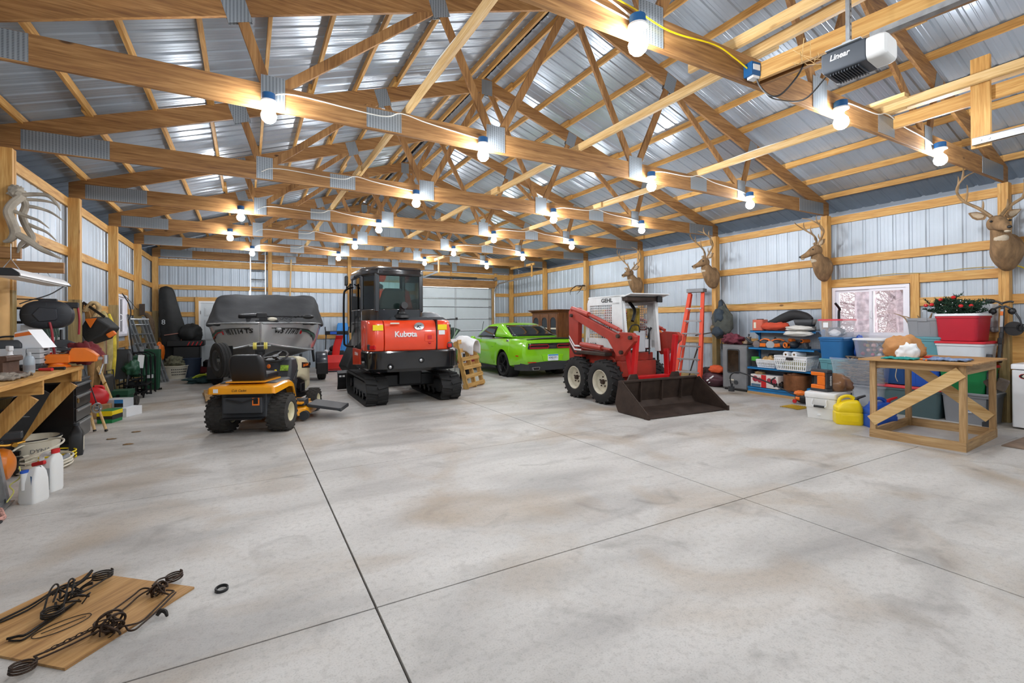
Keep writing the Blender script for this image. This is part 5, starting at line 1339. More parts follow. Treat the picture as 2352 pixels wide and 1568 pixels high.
for i in range(150):
	y = rr.uniform(3.74, 4.40); z = rr.uniform(.46, .80); x = rr.uniform(8.93, 9.4); L = rr.uniform(.1, .3); a = rr.uniform(-.35, .35)
	m.tube([(x, y-L/2 if y-L/2 > 3.71 else 3.71, z), (x+rr.uniform(-.03, .03), y, z+rr.uniform(-.01, .02)), (x, min(y+L/2, 4.44), z+a*L*.2)], [.007, .008, .004], 5)
for i in range(20):
	y = rr.uniform(3.75, 4.25); m.tube([(rr.uniform(8.95, 9.3), y, .84), (9.1, y+rr.uniform(.0, .1), .865), (9.1, y+.2, .86)], .012, 5)
tag(m.build('dry_sticks', M('dry_sticks', '#7c6a55', .9, 0, .4, 20)), 'bundle of dry sticks inside and on the large clear tote', 'sticks', kind='stuff')
q = thing('clear_tote', 'clear tote of grey things on the floor under the stick tote', 'tote', (9.22, 4.06, 0), 0)
clear_body(q, .72, .60, .40, 'clearp')
m = MB(); lump(m, (9.22, 4.06, .2), (.22, .28, .18), .3, 2, 5, flat=-.95); one('folded_fabric', m, 'ltgrey', 'pale grey fabric inside the lowest clear tote', 'cloth')
tote('navy tote half hidden between the clear totes and the work table', (9.30, 3.62, .47), .36, .55, .35, 'tote_navy', 'tote_navy', ribs=False)
tote('dark green tote with a bright red lid on the floor behind the work table', (9.26, 3.43, 0), .86, .6, .44, 'tote_dgreen', 'lid_red', ribs=False, lidh=.06)
tote('royal blue tote standing on the red-lidded dark green tote', (9.22, 3.25, .47), .46, .55, .37, 'tote_royal', 'tote_royal')
tote('teal tote under the grey tote that holds antlers', (9.24, 3.25, .86), .50, .55, .36, 'tote_teal', 'tote_teal', ribs=False)
tote('grey tote holding shed antlers, topmost of its stack', (9.24, 3.24, 1.235), .44, .46, .295, 'tote_grey', None, open_=True)
m = MB(); one('string', m.curve([(8.99, 3.56, .86), (8.95, 3.55, .72), (8.94, 3.56, .60), (8.96, 3.54, .52)], .006, 6), M('pale_cord', '#b9a88c', .6), 'pale cord hanging in front of the navy tote', 'cord')
t = thing('antlers', 'brown shed antlers sticking out of the grey tote', 'antlers', (9.22, 3.24, 1.26), 0)
q = MB()
q.curve([(0, .05, .0), (-.04, .05, .16), (-.1, .10, .30)], [.03, .026, .005], 8); q.curve([(-.02, .05, .14), (-.02, -.02, .24), (-.03, -.06, .34)], [.024, .018, .005], 8)
q.build('forked_antler', 'antler', t)
q = MB(); q.curve([(-.05, .1, .05), (-.08, .18, .24), (-.12, .30, .30)], [.014, .012, .003], 8); q.curve([(-.05, .18, .04), (-.1, .26, .26), (-.12, .40, .34)], [.014, .012, .003], 8); q.curve([(0, -.12, .0), (.0, -.14, .2), (.02, -.16, .33)], [.016, .012, .003], 8); q.build('long_antler', 'antler', t)
tote('grey tote with a white label on the floor, lowest of the right stack', (9.28, 2.75, 0), .56, .6, .43, 'tote_grey', 'tote_grey', ribs=False)
m = MB(); m.box(9.0, 9.006, 2.68, 2.80, .16, .33); l = one('paper_label', m, 'white', 'printed white label on the lowest grey tote', 'label'); l.location = (-.006, 0, 0)
m = MB(); m.box(8.992, 8.999, 2.695, 2.785, .26, .31); m.box(8.992, 8.999, 2.695, 2.72, .18, .21); m.box(8.992, 8.999, 2.74, 2.765, .18, .21)
m.build('label_print', M('label_print', '#7c8fae', .6), l)
tote('green tote with a red lid above the lowest grey tote', (9.24, 2.78, .445), .53, .58, .37, 'tote_green', 'lid_red', ribs=False)
tote('white tote with a red lid under the red tote', (9.22, 2.80, .825), .56, .58, .34, 'tote_white', 'lid_red', ribs=False)
tote('red tote with a white lid carrying the green wreath, topmost of its stack', (9.22, 2.83, 1.185), .50, .56, .38, 'tote_red', 'white', ribs=False)
MT['pine_needles'] = M('artificial_pine', '#1c3a26', .8, 0, .4, 9)
t = thing('artificial_pine_boughs', 'dark green artificial pine boughs with red baubles lying on the red tote', 'christmas decoration', (9.2, 2.9, 1.59), 0)
q = MB(); rr = random.Random(2)
for i in range(120):
	a = Vector((rr.uniform(-.16, .12), rr.uniform(-.24, .26), rr.uniform(.0, .19)))
	d = Vector((rr.uniform(-.6, .6), rr.uniform(-1, 1), rr.uniform(-.15, .5))).normalized(); L = rr.uniform(.10, .2)
	if a.y < -.05: a.z *= .6
	q.tube([a, a+d*L], [.006, .003], 4)
	for s in range(34):
		p = a+d*L*s/34.; n = Vector((rr.uniform(-1, 1), rr.uniform(-1, 1), rr.uniform(-.6, 1))).normalized(); n = (n+d*.5).normalized()*rr.uniform(.03, .05)
		q.tube([p, p+n], [.006, .002], 3)
q.build('boughs', 'pine_needles', t)
for i, (y, z, x) in enumerate(((.30, .12, -.17), (.22, .13, -.2), (-.02, .23, -.16), (-.12, .10, -.22), (.12, .2, -.18), (-.22, .10, -.18))):
	q = MB(); q.ell((x, y, z), (.028, .028, .025), 12, 8); q.build('bauble', 'lens', t)
q = MB()
for i in range(26):
	p = (rr.uniform(-.2, .0), rr.uniform(-.28, .34), rr.uniform(.02, .18)); q.ell(p, (.008, .008, .008), 6, 4)
q.build('frosted_berries', 'white', t)
def rring(w, d, z, r=.03, cx=0, cy=0): return [(x, y, z) for x, y in rrect(w, d, r, 4, cx, cy)]
t = thing('cooler', 'white hard cooler on the floor in front of the shelf unit', 'cooler', (7.92, 4.02, 0), R(8))
q = MB(); q.loft([rring(.68, .38, 0), rring(.68, .38, .02), rring(.71, .40, .16), rring(.72, .41, .165), rring(.735, .42, .31)]); q.build('body', 'whitepl', t, bevel=.004)
q = MB(); q.loft([rring(.745, .43, .314), rring(.75, .435, .33), rring(.75, .435, .385), rring(.73, .415, .40)]); q.build('lid', 'whitepl', t, bevel=.004)
q = MB(); q.curve([(-.36, -.09, .29), (-.395, -.09, .28), (-.40, -.085, .20), (-.40, .085, .20), (-.395, .09, .28), (-.36, .09, .29)], .011, 8); h = q.build('end_handle', 'white', t)
q = MB(); q.cyl((-.40, -.07, .195), (-.40, .07, .195), .018); q.build('handle_grip', 'black', h)
for x in (-.24, .24):
	q = MB(); q.box(x-.025, x+.025, -.222, -.21, .325, .365); q.build('latch', 'dkgrey', t, bevel=.005)
q = MB(); q.ell((-.345, .02, .06), (.01, .03, .02)); q.build('drain_plug', 'white', t)
t = thing('work_light', 'orange and black square work light standing on the white cooler', 'work light', (7.76, 4.05, .40), R(-8))
q = MB(); q.loft([rring(.15, .28, 0, .03), rring(.15, .28, .05, .03)]); q.loft([rring(.15, .28, .29, .03), rring(.14, .26, .335, .03)]); q.box(-.06, .075, -.125, -.03, .05, .29); q.box(0, .06, -.12, .12, .05, .29); q.build('casing', 'dkgrey', t, bevel=.008)
q = MB(); q.box(-.078, -.0, -.10, .12, .04, .10); q.box(-.078, .0, -.10, .12, .24, .30); q.box(-.078, 0., -.10, .02, .1, .24); fr = q.build('front_frame', 'orange', t, bevel=.012)
q = MB(); q.box(-.05, -.04, -.06, .04, .13, .21); q.build('switch', 'dkgrey', fr)
text('maker_lettering', 'RIDGID', .045, 'white', t, Matrix.Translation((.005, -.1415, .17)) @ Matrix.Rotation(PI/2, 4, 'X') @ Matrix.Rotation(-PI/2, 4, 'Z'), bold=.001)
m = MB(); lump(m, (8.02, 3.98, .50), (.22, .22, .16), .25, 1.8, 6, flat=-.62); one('plastic_bag', m, clear_plastic('brown_plastic', '#8a6242', .9), 'crumpled brown plastic bag on the white cooler', 'bag')
def can(label, loc, rz, mat, w=.33, d=.24, h=.37, spout=True, spmat='black'):
	t = thing('fuel_can', label, 'fuel can', loc, rz)
	q = MB(); q.loft([rring(w*.94, d*.94, 0, .05), rring(w, d, .03, .06), rring(w, d, h*.40, .06), rring(w*.93, d*.93, h*.44, .06), rring(w*.98, d*.98, h*.48, .06), rring(w*.96, d*.96, h*.60, .06), rring(w*.70, d*.80, h*.76, .05, .02), rring(w*.45, d*.60, h*.84, .04, .05), rring(w*.2, d*.4, h*.87, .02, .07)]); b = q.build('body', mat, t, bevel=.004)
	q = MB(); q.curve([(-w*.34, 0, h*.66), (-w*.28, 0, h*.88), (-w*.10, 0, h*.98), (w*.10, 0, h*.98), (w*.26, 0, h*.86)], [.028, .024, .022, .024, .03], 10); q.build('handle', mat, b)
	q = MB(); q.prism([(-w*.3, h*.12), (w*.3, h*.12), (w*.3, h*.34), (-w*.3, h*.34)], 'y', -d*.5-.004, -d*.49); q.build('panel', mat, b, bevel=.004)
	if spout:
		q = MB(); q.curve([(w*.22, 0, h*.80), (w*.36, -.0, h*.93), (w*.62, -.02, h*1.04)], [.032, .022, .013], 10); q.cyl((w*.25, 0, h*.84), (w*.33, 0, h*.91), .036); q.build('spout', spmat, t)
	return t
can('yellow plastic fuel can on the floor beside the white cooler', (7.58, 3.60, 0), R(-50), 'yellow', .34, .26, .40)
c = can('blue plastic fuel can beside the leg of the work table', (7.72, 3.27, 0), R(-35), 'tote_royal', .36, .27, .40, spmat='red')
t = thing('work_table', 'rough wooden work table with diagonal braces and a plywood top', 'table', (7.62, 2.64, 0), R(4))
L, W, H = 1.24, .92, 1.0
for sx, sy in ((-1, 1), (-1, -1), (1, 1), (1, -1)):
	q = MB(); q.box(sx*L/2-.05 if sx > 0 else -L/2, L/2 if sx > 0 else -L/2+.05, W/2-.065 if sy > 0 else -W/2, W/2 if sy > 0 else -W/2+.065, .0 if 1 else 0, H-.02); q.build('leg', 'dark_z', t, bevel=.003, seg=1)
for x in (-L/2-.02, L/2-.02):
	q = MB(); q.box(x, x+.04, -W/2, W/2, .0, .11); q.build('bottom_rail', 'dark_y', t, bevel=.003, seg=1)
for y in (-W/2-.001, W/2-.038):
	q = MB(); q.box(-L/2+.05, L/2-.05, y, y+.038, .0, .11); q.build('bottom_rail', 'dark_x', t, bevel=.003, seg=1)
	q = MB(); q.box(-L/2+.05, L/2-.05, y, y+.038, H-.13, H-.02); q.build('top_rail', 'dark_x', t, bevel=.003, seg=1)
for x in (-L/2+.03, L/2-.07):
	q = MB(); q.box(x, x+.038, -W/2, W/2, H-.11, H-.02); q.build('top_rail', 'dark_y', t, bevel=.003, seg=1)
q = MB(); q.beam((-L/2-.012, W/2-.02, .21), (-L/2-.012, -W/2+.04, H-.10), .02, .13); b = q.build('diagonal_brace', 'pale_y', t, bevel=.002, seg=1)
q = MB(); q.beam((L/2-.06, W/2-.06, H-.12), (L/2-.06, -W/2+.05, .24), .02, .13); q.build('diagonal_brace', 'pale_y', t, bevel=.002, seg=1)
q = MB(); q.box(-L/2-.08, L/2+.16, -W/2-.07, W/2+.10, H-.02, H); q.build('top', 'ply', t, bevel=.003, seg=1)
def ontable(x, y): return t.matrix_basis @ Vector((x, y, H))
zt = 1.0
m = MB(); lump(m, (7.72, 2.98, zt+.105), (.17, .215, .17), .30, 1.8, 11, nu=40, nv=26, flat=-.60); bag = one('paper_bag', m, M('brown_paper', '#b5814e', .75, 0, .15, 6, .3), 'crumpled brown paper bag of white things on the work table', 'bag')
m = MB(); lump(m, (7.60, 2.90, zt+.07), (.08, .13, .12), .3, 2.2, 12, flat=-.68); m.build('white_contents', 'white', bag)
def cloth(label, pts, mat, z, th=.012, seed=0, amp=.02, name='cloth'):
	"""flat irregular cloth from 4 corners, crumpled"""
	a, b, c, d = [Vector((*p, 0)) for p in pts]; m = MB()
	def f(u, v):
		p = (a*(1-u)+b*u)*(1-v)+(d*(1-u)+c*u)*v
		e = Vector((mnoise.noise(Vector((u*3, v*3, seed)))*.03, mnoise.noise(Vector((u*3, v*3, seed+9)))*.03, 0))
		return p+e+Vector((0, 0, z+th/2+.002+amp*abs(mnoise.noise(Vector((u*5, v*4, seed+3))))+amp*.5*abs(mnoise.noise(Vector((u*11, v*9, seed))))))
	m.grid(f, 22, 14)
	return one(name, m, mat, label, 'cloth', solid=th)
cloth('teal green cloth on the near edge of the work table', [(7.02, 2.95), (7.06, 2.62), (7.35, 2.66), (7.30, 2.98)], M('teal_cloth', '#158a86', .85), zt, seed=1)
cloth('faded blue denim cloth on the work table', [(7.14, 2.56), (7.24, 2.20), (7.60, 2.24), (7.5, 2.60)], M('denim', '#7487a8', .9, 0, .4, 14), zt, seed=2, amp=.03)
m = MB(); m.curve([(7.70, 2.75, zt+.012), (7.66, 2.70, zt+.012), (7.72, 2.66, zt+.012), (7.78, 2.70, zt+.012), (7.74, 2.75, zt+.012)], .011, 8); m.cyl((7.66, 2.73, zt+.012), (7.60, 2.66, zt+.012), .012); one('pliers', m, 'lens', 'small red-handled tool lying on the work table', 'tool')
m = MB(); m.curve([(7.22, 2.62, zt+.01), (7.18, 2.55, zt+.012), (7.10, 2.52, zt+.012)], .01, 6); one('string', m, 'orange', 'short orange cord between the teal and denim cloths', 'cord')
m = MB(); m.box(6.9, 8.5, 2.1, 3.25, .001, .004); o = one('plastic_sheet', m, M('dusty_white_sheet', '#b4b2b0', .5, 0, .1, 5), 'thin dusty white sheet on the floor under the work table', 'sheet')
o.location = (0, 0, 0)
m = MB(); m.box(7.75, 9.3, 1.55, 2.05, .002, .012); one('floor_board', m, M('worn_brown_board', '#84705f', .8, 0, .3, 5), 'worn brown sheet on the floor in front of the freezer', 'sheet')
t = thing('leather_glove', 'stiff grey leather pouch hanging on the right leg of the work table', 'glove', (8.28, 2.24, .62), 0)
q = MB(); q.bx((.0, -.06, .05), (.06, .11, .16), (R(20), 0, 0)); q.bx((-.02, .05, .06), (.05, .09, .1), (R(-35), 0, 0)); q.build('pouch', M('worn_leather', '#6c6259', .8, 0, .25, 12), t, bevel=.02)
t = thing('chest_freezer', 'white chest freezer at the right edge of the photo', 'freezer', (9.40, 1.78, 0), 0)
q = MB(); q.loft([rring(.52, 1.06, .02, .02), rring(.52, 1.06, .80, .02)]); fz = q.build('body', 'white', t, bevel=.01)
q = MB(); q.loft([rring(.53, 1.08, .81, .02), rring(.53, 1.08, .87, .02), rring(.51, 1.06, .885, .02)]); q.build('lid', 'white', t, bevel=.008)
for i, (y, mt, r) in enumerate(((.40, 'black', .045), (.22, 'white', .055))):
	X = Matrix.Translation((-.262, y, .72)) @ Matrix.Rotation(-PI/2, 4, 'Y') @ Matrix.Diagonal((.8, 1.3, 1, 1))
	q = MB(); q.lathe([(.0002, .002), (r, .002), (r, 0)], 24, X); st = q.build('sticker', mt, fz)
	q = MB(); q.lathe([(r*.85, .003), (r*.98, .003)], 24, X); q.build('sticker_ring', 'lens', st)
	q = MB(); lump(q, (-.264, y, .72), (.003, r*.6, r*.4), .4, 3, 2+i); q.build('sticker_motif', 'lens' if i else 'offwhite', st)
q = MB(); q.cyl((-.265, .22, .10), (-.255, .22, .10), .015); q.build('drain', 'black', fz)
t = thing('crossbow', 'black compound crossbow standing nose up against the right wall post', 'crossbow', (9.30, 2.47, .885), 0)
q = MB(); q.beam((0, 0, .0), (.05, 0, .16), .04, .09); q.beam((.03, 0, .12), (.10, 0, .42), .045, .07); q.bx((.06, 0, .30), (.10, .05, .09)); q.build('stock', 'black', t, bevel=.012)
q = MB(); q.beam((.10, 0, .40), (.16, 0, .80), .035, .045); q.build('barrel', 'dkgrey', t, bevel=.006)
q = MB(); q.beam((.085, 0, .50), (.125, 0, .75), .03, .02); q.build('rail_decal', 'ltgrey', t)
q = MB(); q.beam((.11, -.0, .66), (.12, -.0, .72), .03, .024); q.build('rail_mark', 'orange', t)
for sy in (-1, 1):
	q = MB(); q.curve([(.15, sy*.02, .80), (.14, sy*.10, .74), (.13, sy*.17, .62), (.14, sy*.19, .52)], [.014, .014, .012, .01], 8); q.build('limb', 'dkgrey', t)
	q = MB(); q.torus((.14, sy*.19, .49), .045, .008, (1, .2, 0), 20, 6); q.beam((.14, sy*.19-.04, .49), (.14, sy*.19+.04, .49), .008, .01); q.beam((.14, sy*.19, .45), (.14, sy*.19, .53), .008, .01); q.build('cam_wheel', 'blackm', t)
	q = MB(); lump(q, (.13, sy*.10, .72), (.03, .04, .045), .3, 3, 4); q.build('limb_pocket', 'black', t)
q = MB(); q.tube([(.14, -.19, .49), (.12, 0, .50), (.14, .19, .49)], .003, 5); q.build('string', 'black', t)
q = MB(); q.curve([(.15, 0, .82), (.15, .05, .86), (.15, .11, .87), (.15, .14, .86)], .014, 8); q.curve([(.15, 0, .84), (.15, -.07, .86), (.15, -.11, .85)], .014, 8); q.ell((.15, .13, .87), (.03, .06, .035)); q.build('stirrup', 'black', t)
m = MB(); m.cyl((9.45, 2.36, 1.36), (9.48, 2.36, 1.36), .10, n=24); one('quiver', m, 'black', 'round dark disc behind the crossbow', 'disc')
def drape(u, v): return (9.66+.02*math.sin(u*19), 2.56+.30*u, 1.32+.42*v-.02*math.sin(u*9))
m = MB(); m.grid(drape, 24, 8); one('hanging_sheet', m, 'ltgrey', 'grey plastic sheet hanging on the wall left of the crossbow', 'sheet', solid=.004)
t = thing('arrows', 'two black arrows with bright yellow fletching on the right wall', 'arrows', (9.66, 2.08, 1.55), 0)
for i in (0, 1):
	q = MB(); q.cyl((0, .05*i, -.45), (0, .12+.05*i, .18), .005); q.build('arrow_shaft', 'black', t)
	q = MB(); q.beam((-.008, .085+.05*i, .03), (-.008, .11+.05*i, .14), .006, .03); q.build('fletching', M('neon_fletching', '#dff02c', .5), t)
m = MB(); m.curve([(9.715, 2.44, 2.28), (9.715, 2.30, 2.2), (9.715, 2.26, 1.9), (9.715, 2.2, 1.80), (9.715, 2.0, 1.79)], .008, 6); one('extension_cable', m, 'yellow', 'yellow cable looping down the wall right of the corner post', 'cable')
for y0, n, z, lab in ((2.62, 11, 2.272, 'thin ochre cable lying on the board over the right window'), (5.02, 22, 1.873, 'thin ochre cable lying on the board left of the right window')):
	m = MB(); m.curve([(9.705, y0+.21*i, z+.012*math.sin(i*1.3)) for i in range(n)], .006, 6, 3); one('extension_cable', m, M('ochre_cable', '#b59a3a', .6), lab, 'cable')
m = MB(); m.beam((9.0, 2.5, .0), (9.12, 2.52, 1.0), .05, .09); m.box(8.95, 9.08, 2.44, 2.56, 0, .06); one('folded_stand', m, 'dkgrey', 'dark folded metal stand between the table leg and the totes', 'stand')
MT['shelfblue'] = M('shelf_blue_paint', '#2278b4', .4, 0, .1, 6)
def pegboard():
	m, nt, b = new_mat('pegboard')
	v = coords(nt); vo = N(nt, 'ShaderNodeTexVoronoi', Scale=32., Randomness=0.); nt.links.new(v, vo.inputs['Vector'])
	nt.links.new(ramp(nt, vo.outputs['Distance'], [(.22, lin('#4a4c4e')), (.3, lin('#aeb2b4'))]), b.inputs['Base Color']); b.inputs['Roughness'].default_value = .6
	return m
MT['peg'] = pegboard()
SY0, SY1 = 4.86, 6.16
t = thing('shelf_unit', 'blue metal shelf unit with pegboard back, full of tools and baskets', 'shelf', (9.05, 5.51, 0), 0)
w2 = (SY1-SY0)/2
q = MB(); q.box(.40, .42, -w2, w2, .05, 1.32); q.build('back_panel', 'peg', t)
for y in (-w2, w2-.03):
	q = MB(); q.box(.36, .40, y, y+.03, .0, 1.32); q.build('upright', 'shelfblue', t)
for z, x0, nm in ((1.29, .08, 'shelf'), (.95, .02, 'shelf'), (.55, -.02, 'shelf'), (.15, -.02, 'bottom_shelf')):
	q = MB(); q.box(x0, .40, -w2, w2, z-.012, z); q.box(x0, x0+.012, -w2, w2, z-.04, z); q.prism([(.40, z-.012), (.40, z-.13), (x0+.1, z-.02)], 'y', -w2, -w2+.006); q.prism([(.40, z-.012), (.40, z-.13), (x0+.1, z-.02)], 'y', w2-.006, w2); q.build(nm, 'shelfblue', t, bevel=.002, seg=1)
q = MB(); q.box(.0, .03, -w2, w2, .0, .138); q.build('kick_plate', 'shelfblue', t)
q = MB(); q.box(-.03, .0, -w2, w2, .0, .05); q.build('base_board', 'dark_y', t)
def sp(u, v, z):        # helper: world spot on a shelf: u along the wall (0 = left end in the photo), v depth from the front
	return Vector((9.05+v, SY1-u, z))
p = sp(.12, .24, 1.29)
t = thing('fuel_can', 'faded red jerry can lying at the left end of the top shelf', 'fuel can', p, 0)
q = MB(); q.loft([[(x, y, z) for x, y in rrect(.22, .24, .05, 4)] for z in (0, .02, .20, .225)]); q.build('body', M('faded_red', '#c8614a', .5, 0, .15), t, bevel=.01)
q = MB(); q.box(-.03, .03, -.06, .06, .225, .24); q.build('cap', 'black', t); q = MB(); q.box(-.113, -.108, .02, .07, .05, .17); q.build('label', 'offwhite', t)
m = MB(); lump(m, sp(.45, .22, 1.37), (.13, .28, .10), .3, 2, 21, flat=-.8); one('jacket', m, M('red_orange_cloth', '#c2472c', .85), 'red-orange folded cloth under the black bag on the top shelf', 'cloth')
m = MB(); m.curve([sp(.30, .2, 1.45), sp(.45, .22, 1.47), sp(.62, .24, 1.54), sp(.80, .26, 1.60), sp(1.0, .28, 1.56), sp(1.12, .28, 1.50)], [.02, .075, .095, .10, .09, .05], 14); one('duffel_bag', m, M('black_nylon', '#212123', .75, 0, .2, 8, .3), 'long black bag arched over the top shelf', 'bag')
t = thing('plastic_bin', 'dark grey open plastic bin on the right end of the top shelf', 'bin', sp(1.05, .20, 1.38), R(10))
q = MB(); q.loft([[(x, y, z) for x, y in rrect(.24*s, .34*s, .03, 4)] for z, s in ((0, .8), (.13, 1.0))], caps=False); q.box(-.09, .09, -.13, .13, 0, .01); q.build('body', 'dkgrey', t, solid=.008)
m = MB(); m.box(sp(1.05, .1, 1.29).x-.02, sp(1.05, .1, 1.29).x+.24, 4.98, 5.24, 1.292, 1.378); one('box', m, 'black', 'low dark box under the grey bin on the top shelf', 'box', bevel=.01)
t = thing('folded_tarp', 'white folded tarp hanging over the right front edge of the top shelf', 'tarp', (0, 0, 0), 0)
q = MB(); lump(q, sp(1.04, .02, 1.345), (.18, .24, .05), .3, 2, 31, flat=-.95); lump(q, sp(1.04, -.02, 1.245), (.14, .26, .055), .3, 2, 32)
q.build('folds', M('white_tarp', '#cfccc6', .7, 0, .08, 5), t)
def power_tool(p, kind, label, rz):
	t = thing('power_tool', label, 'power tool', p, rz, group='orange power tools on the second shelf')
	if kind == 0:      # saw
		q = MB(); q.bx((0, 0, .06), (.16, .12, .10)); q.ell((0, .0, .10), (.07, .09, .06)); q.build('motor_body', 'dkgrey', t, bevel=.02)
		q = MB(); q.curve([(-.06, -.10, .03), (-.06, -.14, .09), (-.02, -.10, .15), (.0, .0, .165), (.0, .1, .13)], .018, 8); q.bx((-.085, 0, .05), (.02, .14, .07)); q.build('handle', 'orange', t)
		q = MB(); q.cyl((-.10, .12, .06), (-.09, .12, .06), .075, n=20); q.build('blade', 'steel', t)
	elif kind == 1:    # drill
		q = MB(); q.cyl((0, -.10, .15), (0, .08, .15), .038, n=14); q.build('motor_body', 'orange', t)
		q = MB(); q.cyl((0, .08, .15), (0, .14, .15), .025, .014, 12); q.beam((0, -.05, .14), (0, -.07, .04), .04, .045); q.build('grip', 'dkgrey', t, bevel=.008); q = MB(); q.box(-.04, .04, -.12, -.02, 0, .045); q.build('battery', 'dkgrey', t, bevel=.008)
	else:              # blower-like
		q = MB(); q.ell((0, 0, .07), (.08, .10, .07)); q.curve([(0, .05, .07), (0, .16, .10), (.0, .25, .19)], [.03, .025, .022], 10); q.build('motor_body', 'dkgrey', t)
		q = MB(); q.torus((-.05, -.10, .06), .045, .016, (1, 0, 0), 18, 8); q.bx((-.06, .05, .06), (.03, .08, .06)); q.build('handle', 'orange', t, bevel=.008)
for i, (u, v, k, rz, lab) in enumerate(((.12, .18, 2, 20, 'orange and black power tool at the left end of the second shelf'), (.27, .16, 0, 0, 'orange circular saw standing second from the left on the second shelf'), (.50, .2, 0, 30, 'dark power saw with orange handle in the middle of the second shelf'),
                                     (.66, .16, 2, -20, 'orange tool with a ring handle right of the middle of the second shelf'), (.84, .2, 2, -100, 'tool with a raised black tube on the second shelf'), (1.06, .16, 1, 80, 'orange drill at the right end of the second shelf'), (.74, .28, 1, -40, 'orange tool lying behind the ring-handled one on the second shelf'))):
	power_tool(sp(u, v, .952), k, lab, R(rz))
def basket(label, p, w, d, h, mat, nx, holes=True, name='basket'):
	t = thing(name, label, 'basket', p, 0)
	q = MB(); n = nx
	def P(f, e, z): s = .86+.14*z/h; return Vector((-d/2*s, (f-.5)*w*s, z))
	for side in range(4):
		W = w if side % 2 == 0 else d; D = d if side % 2 == 0 else w; rot = Matrix.Rotation(side*PI/2, 4, 'Z'); k = n if side % 2 == 0 else max(4, int(n*d/w))
		for i in range(k+1):
			y = (i/k-.5); a = rot @ Vector((-D/2*.86, y*W*.86, .0)); b = rot @ Vector((-D/2*.985, y*W*.985, h*.8)); q.beam(a, b, .006, W/k*.42, up=rot.to_3x3() @ Vector((0, 1, 0)))
		for z in (0, .33, .66, .82, .96):
			s = .86+.14*z; q.beam(rot @ Vector((-D/2*s, -W/2*s, z*h)), rot @ Vector((-D/2*s, W/2*s, z*h)), .006, h*(.14 if z in (.82, .96) else .07))
	q.bx((0, 0, .006), (d*.86, w*.86, .01)); b = q.build('body', mat, t)
	q = MB(); q.tube([(x, y, h) for x, y in rrect(d*1.02, w*1.02, .05, 5)], .011, 6, True); q.build('rim', mat, b)
	return t
basket('small white basket of oddments on the third shelf', sp(.37, .16, .552), .40, .30, .15, 'white', 16)
m = MB(); lump(m, sp(.37, .16, .68), (.12, .16, .09), .5, 3, 41, flat=-.8); one('kindling', m, M('tan_oddments', '#b08c5a', .85, 0, .5, 20), 'tan crumpled pieces in the small white basket', 'pieces')
b = basket('large white laundry basket with a black handle on the third shelf', sp(.92, .12, .552), .62, .42, .26, 'white', 15, name='laundry_basket')
q = MB(); q.prism(rrect(.14, .05, .02, 4, 0, .215), 'x', -.222, -.214); q.build('handle', 'black', b)
m = MB(); lump(m, sp(.92, .14, .64), (.15, .24, .10), .4, 2, 42, flat=-.85); one('cloth', m, M('pale_yellow_cloth', '#c9c69a', .8, 0, .3, 6), 'pale cloth inside the large laundry basket', 'cloth')
for i, (u, z) in enumerate(((.80, .84), (.96, .845))):
	t = thing('paper_roll', 'left paper roll resting on the laundry basket' if i == 0 else 'right paper roll resting on the laundry basket', 'paper roll', sp(u, -.02, z), R(-8 if i else -4), group='paper rolls on the laundry basket')
	q = MB(); q.lathe([(.02, 0), (.055, 0), (.055, .26), (.02, .26), (.02, 0)], 22, Matrix.Rotation(PI/2, 4, 'Y')); q.build('paper', 'white', t)
	q = MB(); q.lathe([(.018, .001), (.021, .001), (.021, .259), (.018, .259), (.018, .001)], 18, Matrix.Rotation(PI/2, 4, 'Y')); q.build('core', 'dark_x', t)
t = thing('jar', 'green and black jar at the left end of the third shelf', 'jar', sp(.09, .12, .552), 0)
q = MB(); q.lathe([(.0002, 0), (.075, 0), (.075, .12), (.0002, .12)], 20); q.build('body', 'black', t)
q = MB(); q.lathe([(.0002, .12), (.078, .12), (.078, .19), (.07, .2), (.0002, .2)], 20); q.build('lid', M('bright_green', '#3c9c2c', .5), t)
t = thing('jar', 'dark jar behind the small white basket', 'jar', sp(.30, .34, .552), 0)
q = MB(); q.lathe([(.0002, 0), (.06, 0), (.06, .24), (.05, .26), (.0002, .26)], 18); q.build('body', 'black', t)
t = thing('carton', 'white carton printed with red pictures on the bottom shelf', 'box', sp(.37, .10, .152), R(-6))
q = MB(); q.box(-.12, .12, -.31, .31, 0, .25); bx = q.build('body', M('printed_white_card', '#d8d0cc', .6, 0, .06), t, bevel=.004, seg=1)
q = MB(); q.box(-.124, -.119, -.05, .06, .0, .25); q.build('red_panel', 'red', bx)
q = MB()
for i, (y, z, r) in enumerate(((.2, .16, .06), (.10, .14, .05), (-.12, .15, .05), (-.22, .14, .06))): q.cyl((-.126, y, z), (-.119, y, z), r, n=18)
q.build('printed_rounds', M('print_crimson', '#9c2a3c', .6, 0, .4, 20), bx)
q = MB(); q.box(-.125, -.119, .08, .29, .01, .06); q.build('printed_band', M('print_blue', '#4b6b84', .6), bx)
q = MB(); lump(q, (0, .18, .27), (.08, .1, .04), .5, 3, 4); q.build('contents', 'dark_x', t)
m = MB(); lump(m, sp(.62, .04, .23), (.10, .10, .08), .3, 3, 7, flat=-.95); one('helmet', m, 'gloss', 'shiny black helmet between the carton and the copper pot', 'helmet')
t = thing('copper_pot', 'big dented copper pot on the bottom shelf', 'pot', sp(.93, .14, .152), 0)
q = MB(); q.lathe([(.0002, 0), (.22, 0), (.235, .02), (.235, .30), (.245, .31), (.225, .31), (.22, .03), (.0002, .02)], 30); q.build('body', M('dented_copper', '#8c5c3c', .4, .7, .25, 9, .3), t)
